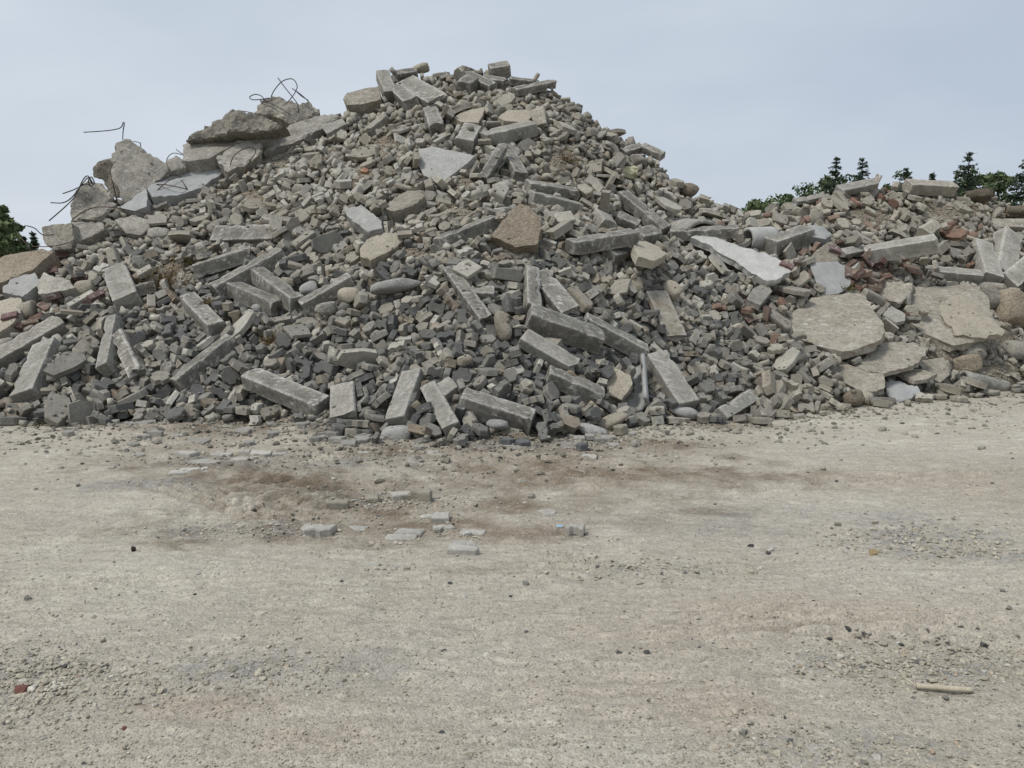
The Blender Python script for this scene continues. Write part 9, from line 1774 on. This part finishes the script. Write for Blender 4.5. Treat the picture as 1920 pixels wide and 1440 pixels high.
def trunk_mesh(h, r0, seed, limbs=6, lean=.05, z0=.25, reach=2.0):
    rs = random.Random(seed)
    top = Vector((rs.uniform(-lean, lean) * h, rs.uniform(-lean, lean) * h, h))
    me = None; V, Fc = [], []
    def add(pts, ra, rb):
        base = len(V); k = 6; m = len(pts)
        for i, p in enumerate(pts):
            T = (pts[min(i + 1, m - 1)] - pts[max(i - 1, 0)]).normalized(); A = T.cross(Vector((.3, .9, .1))).normalized(); B = T.cross(A); rr_ = ra + (rb - ra) * i / (m - 1)
            for j in range(k): V.append(p + (A * math.cos(2 * math.pi * j / k) + B * math.sin(2 * math.pi * j / k)) * rr_)
        for i in range(m - 1):
            for j in range(k): Fc.append((base + i * k + j, base + i * k + (j + 1) % k, base + (i + 1) * k + (j + 1) % k, base + (i + 1) * k + j))
    add([Vector((0, 0, -.2)), top * .3 + Vector((.05, 0, 0)), top * .65, top], r0, r0 * .15)
    for i in range(limbs):
        t = z0 + (0.95 - z0) * i / limbs; a = rs.uniform(0, 6.28); l = reach * (1.1 - t * .7)
        p = top * t
        add([p, p + Vector((math.cos(a) * l * .5, math.sin(a) * l * .5, l * .25)), p + Vector((math.cos(a) * l, math.sin(a) * l, l * .7))], r0 * .4 * (1.1 - t), r0 * .06)
    return mesh_py('trunk', V, Fc, True)

def broadleaf(u, vtop, wpx, d, label, seed, n=4200, group='trees beyond the heap', vmid=None):
    rs = np.random.default_rng(seed)
    top = at(u, vtop, d); base = Vector((top.x, top.y, 0))
    Hh = top.z; Wd = wpx / F * d
    root = bpy.data.objects.new('broadleaf_tree', None); COL.objects.link(root); root.location = base
    tag(root, label, 'tree', group)
    link('trunk', trunk_mesh(Hh * .9, .22, seed, 7, .04, .3, Wd * .35), MAT['bark'], None, root)
    # leaf clumps through the crown's volume
    nc_ = 46
    th = rs.uniform(0, 2 * np.pi, nc_); ph = np.arccos(rs.uniform(-1, 1, nc_)); rad = rs.uniform(.45, 1.0, nc_) ** .6
    cz0, ch = Hh * .60, Hh * .40
    cc = np.stack([np.sin(ph) * np.cos(th) * Wd / 2 * rad, np.sin(ph) * np.sin(th) * Wd / 2 * rad, cz0 + np.cos(ph) * ch * rad * .86], 1)
    cr = rs.uniform(.11, .22, nc_) * Wd
    pick = rs.integers(0, nc_, n)
    dvec = rs.normal(0, 1, (n, 3)); dvec /= np.linalg.norm(dvec, axis=1, keepdims=True)
    rr = rs.random(n) ** .4
    C = cc[pick] + dvec * (cr[pick] * rr)[:, None] * np.array([1, 1, .75])
    C[:, 2] += Hh - np.percentile(C[:, 2], 99.3)
    C[:, :2] *= Wd / (np.percentile(C[:, 0], 98.5) - np.percentile(C[:, 0], 1.5))
    Nn = dvec * .6 + rs.normal(0, .6, (n, 3)); Nn /= np.linalg.norm(Nn, axis=1, keepdims=True)
    tone = np.clip(rs.random(nc_)[pick] * .6 + rs.random(n) * .4, 0, 1)
    leaf_obj('crown', C, Nn, rs.uniform(.08, .17, n), tone, 'leaf', root)
    return root

def conifer(u, vtop, wpx, vbase, d, label, seed, group='conifers beyond the heap', layers=16, gap=.25):
    rs = np.random.default_rng(seed)
    top = at(u, vtop, d); Hh = top.z; Wd = wpx / F * d; Lc = (vbase - vtop) / F * d
    root = bpy.data.objects.new('conifer', None); COL.objects.link(root); root.location = (top.x, top.y, 0)
    tag(root, label, 'tree', group)
    link('trunk', trunk_mesh(Hh, .16, seed, 0, .0), MAT['bark'], None, root)
    C, Nn, S, T = [], [], [], []
    for k in range(layers + 8):
        f = (k + rs.uniform(-.3, .3)) / layers
        f = max(.01, f)
        z = Hh - f * Lc
        reach = Wd / 2 * (.08 + .92 * min(f, 1.2) ** .85) * rs.uniform(.7, 1.15)
        for b in range(int(6 + 3 * f)):
            if rs.random() < gap: continue
            a = rs.uniform(0, 2 * np.pi); L = reach * rs.uniform(.6, 1.1); droop = rs.uniform(-.05, .35)
            m = int(12 + 30 * L)
            t = rs.random(m) ** .7
            px = np.stack([np.cos(a) * L * t, np.sin(a) * L * t, z - droop * L * t + .22 * L * t ** 2], 1)
            px += rs.normal(0, 1, (m, 3)) * np.array([.10, .10, .06]) * (.5 + .6 * (1 - t))[:, None] * (.5 + Wd * .12)
            C.append(px); q = rs.normal(0, .5, (m, 3)) + np.array([0, 0, 1.0]); Nn.append(q / np.linalg.norm(q, axis=1, keepdims=True))
            S.append(rs.uniform(.07, .14, m)); T.append(np.clip(rs.random() * .6 + rs.random(m) * .4, 0, 1))
    leaf_obj('crown', np.concatenate(C), np.concatenate(Nn), np.concatenate(S), np.concatenate(T), 'needle', root, .35)
    return root
D0 = 48
broadleaf(1438, 379, 76, 50, 'small round broadleaf tree at the left end of the tree line', 1)
broadleaf(1478, 369, 92, 51, 'bushy broadleaf tree second from left in the right tree line', 2, 5000)
broadleaf(1522, 353, 100, 52, 'taller bushy tree left of the pointed conifer', 3, 6000)
broadleaf(1566, 334, 90, 54, 'bushy tree under the pointed conifer', 4, 5000)
conifer(1568, 297, 82, 385, 47, 'pointed conifer with open branches, left of two close conifers', 5, layers=11, gap=.2)
conifer(1617, 299, 74, 370, 47, 'dense short conifer behind the skyline slab', 6, gap=.1, layers=10)
broadleaf(1608, 340, 80, 52, 'low broadleaf crown below the dense short conifer', 16, 3600)
conifer(1700, 317, 50, 360, 46, 'ragged low treetop right of the skyline slab', 7, gap=.1, layers=7)
broadleaf(1678, 328, 66, 50, 'low dark crown left of the ragged treetop', 8, 3600)
broadleaf(1774, 328, 110, 50, 'broad bushy tree left of the tallest conifer', 9, 6000)
broadleaf(1850, 329, 84, 50, 'bushy tree right of the tallest conifer', 10, 4600)
conifer(1818, 288, 80, 362, 46, 'tallest conifer with a bare thin top, right tree line', 11, gap=.35, layers=11)
conifer(1748, 326, 36, 360, 46, 'short spiky treetop at the left of the broad bushy tree', 17, layers=7)
conifer(1926, 300, 100, 385, 44, 'dark conifer cut off by the right edge of the view', 12, gap=.1, layers=12)
broadleaf(1895, 344, 60, 50, 'low bush at the foot of the conifer at the right edge', 18, 3000)
broadleaf(-12, 388, 66, 34, 'large dark broadleaf tree at the far left edge', 13, 5200)
broadleaf(18, 420, 46, 33, 'smaller broadleaf crown beside the tree at the far left edge', 14, 2600)
conifer(62, 438, 26, 480, 36, 'small pale conifer at left, right one of two', 15, layers=10)
conifer(44, 446, 20, 480, 36, 'small pale conifer at left, left one of two', 19, layers=10)
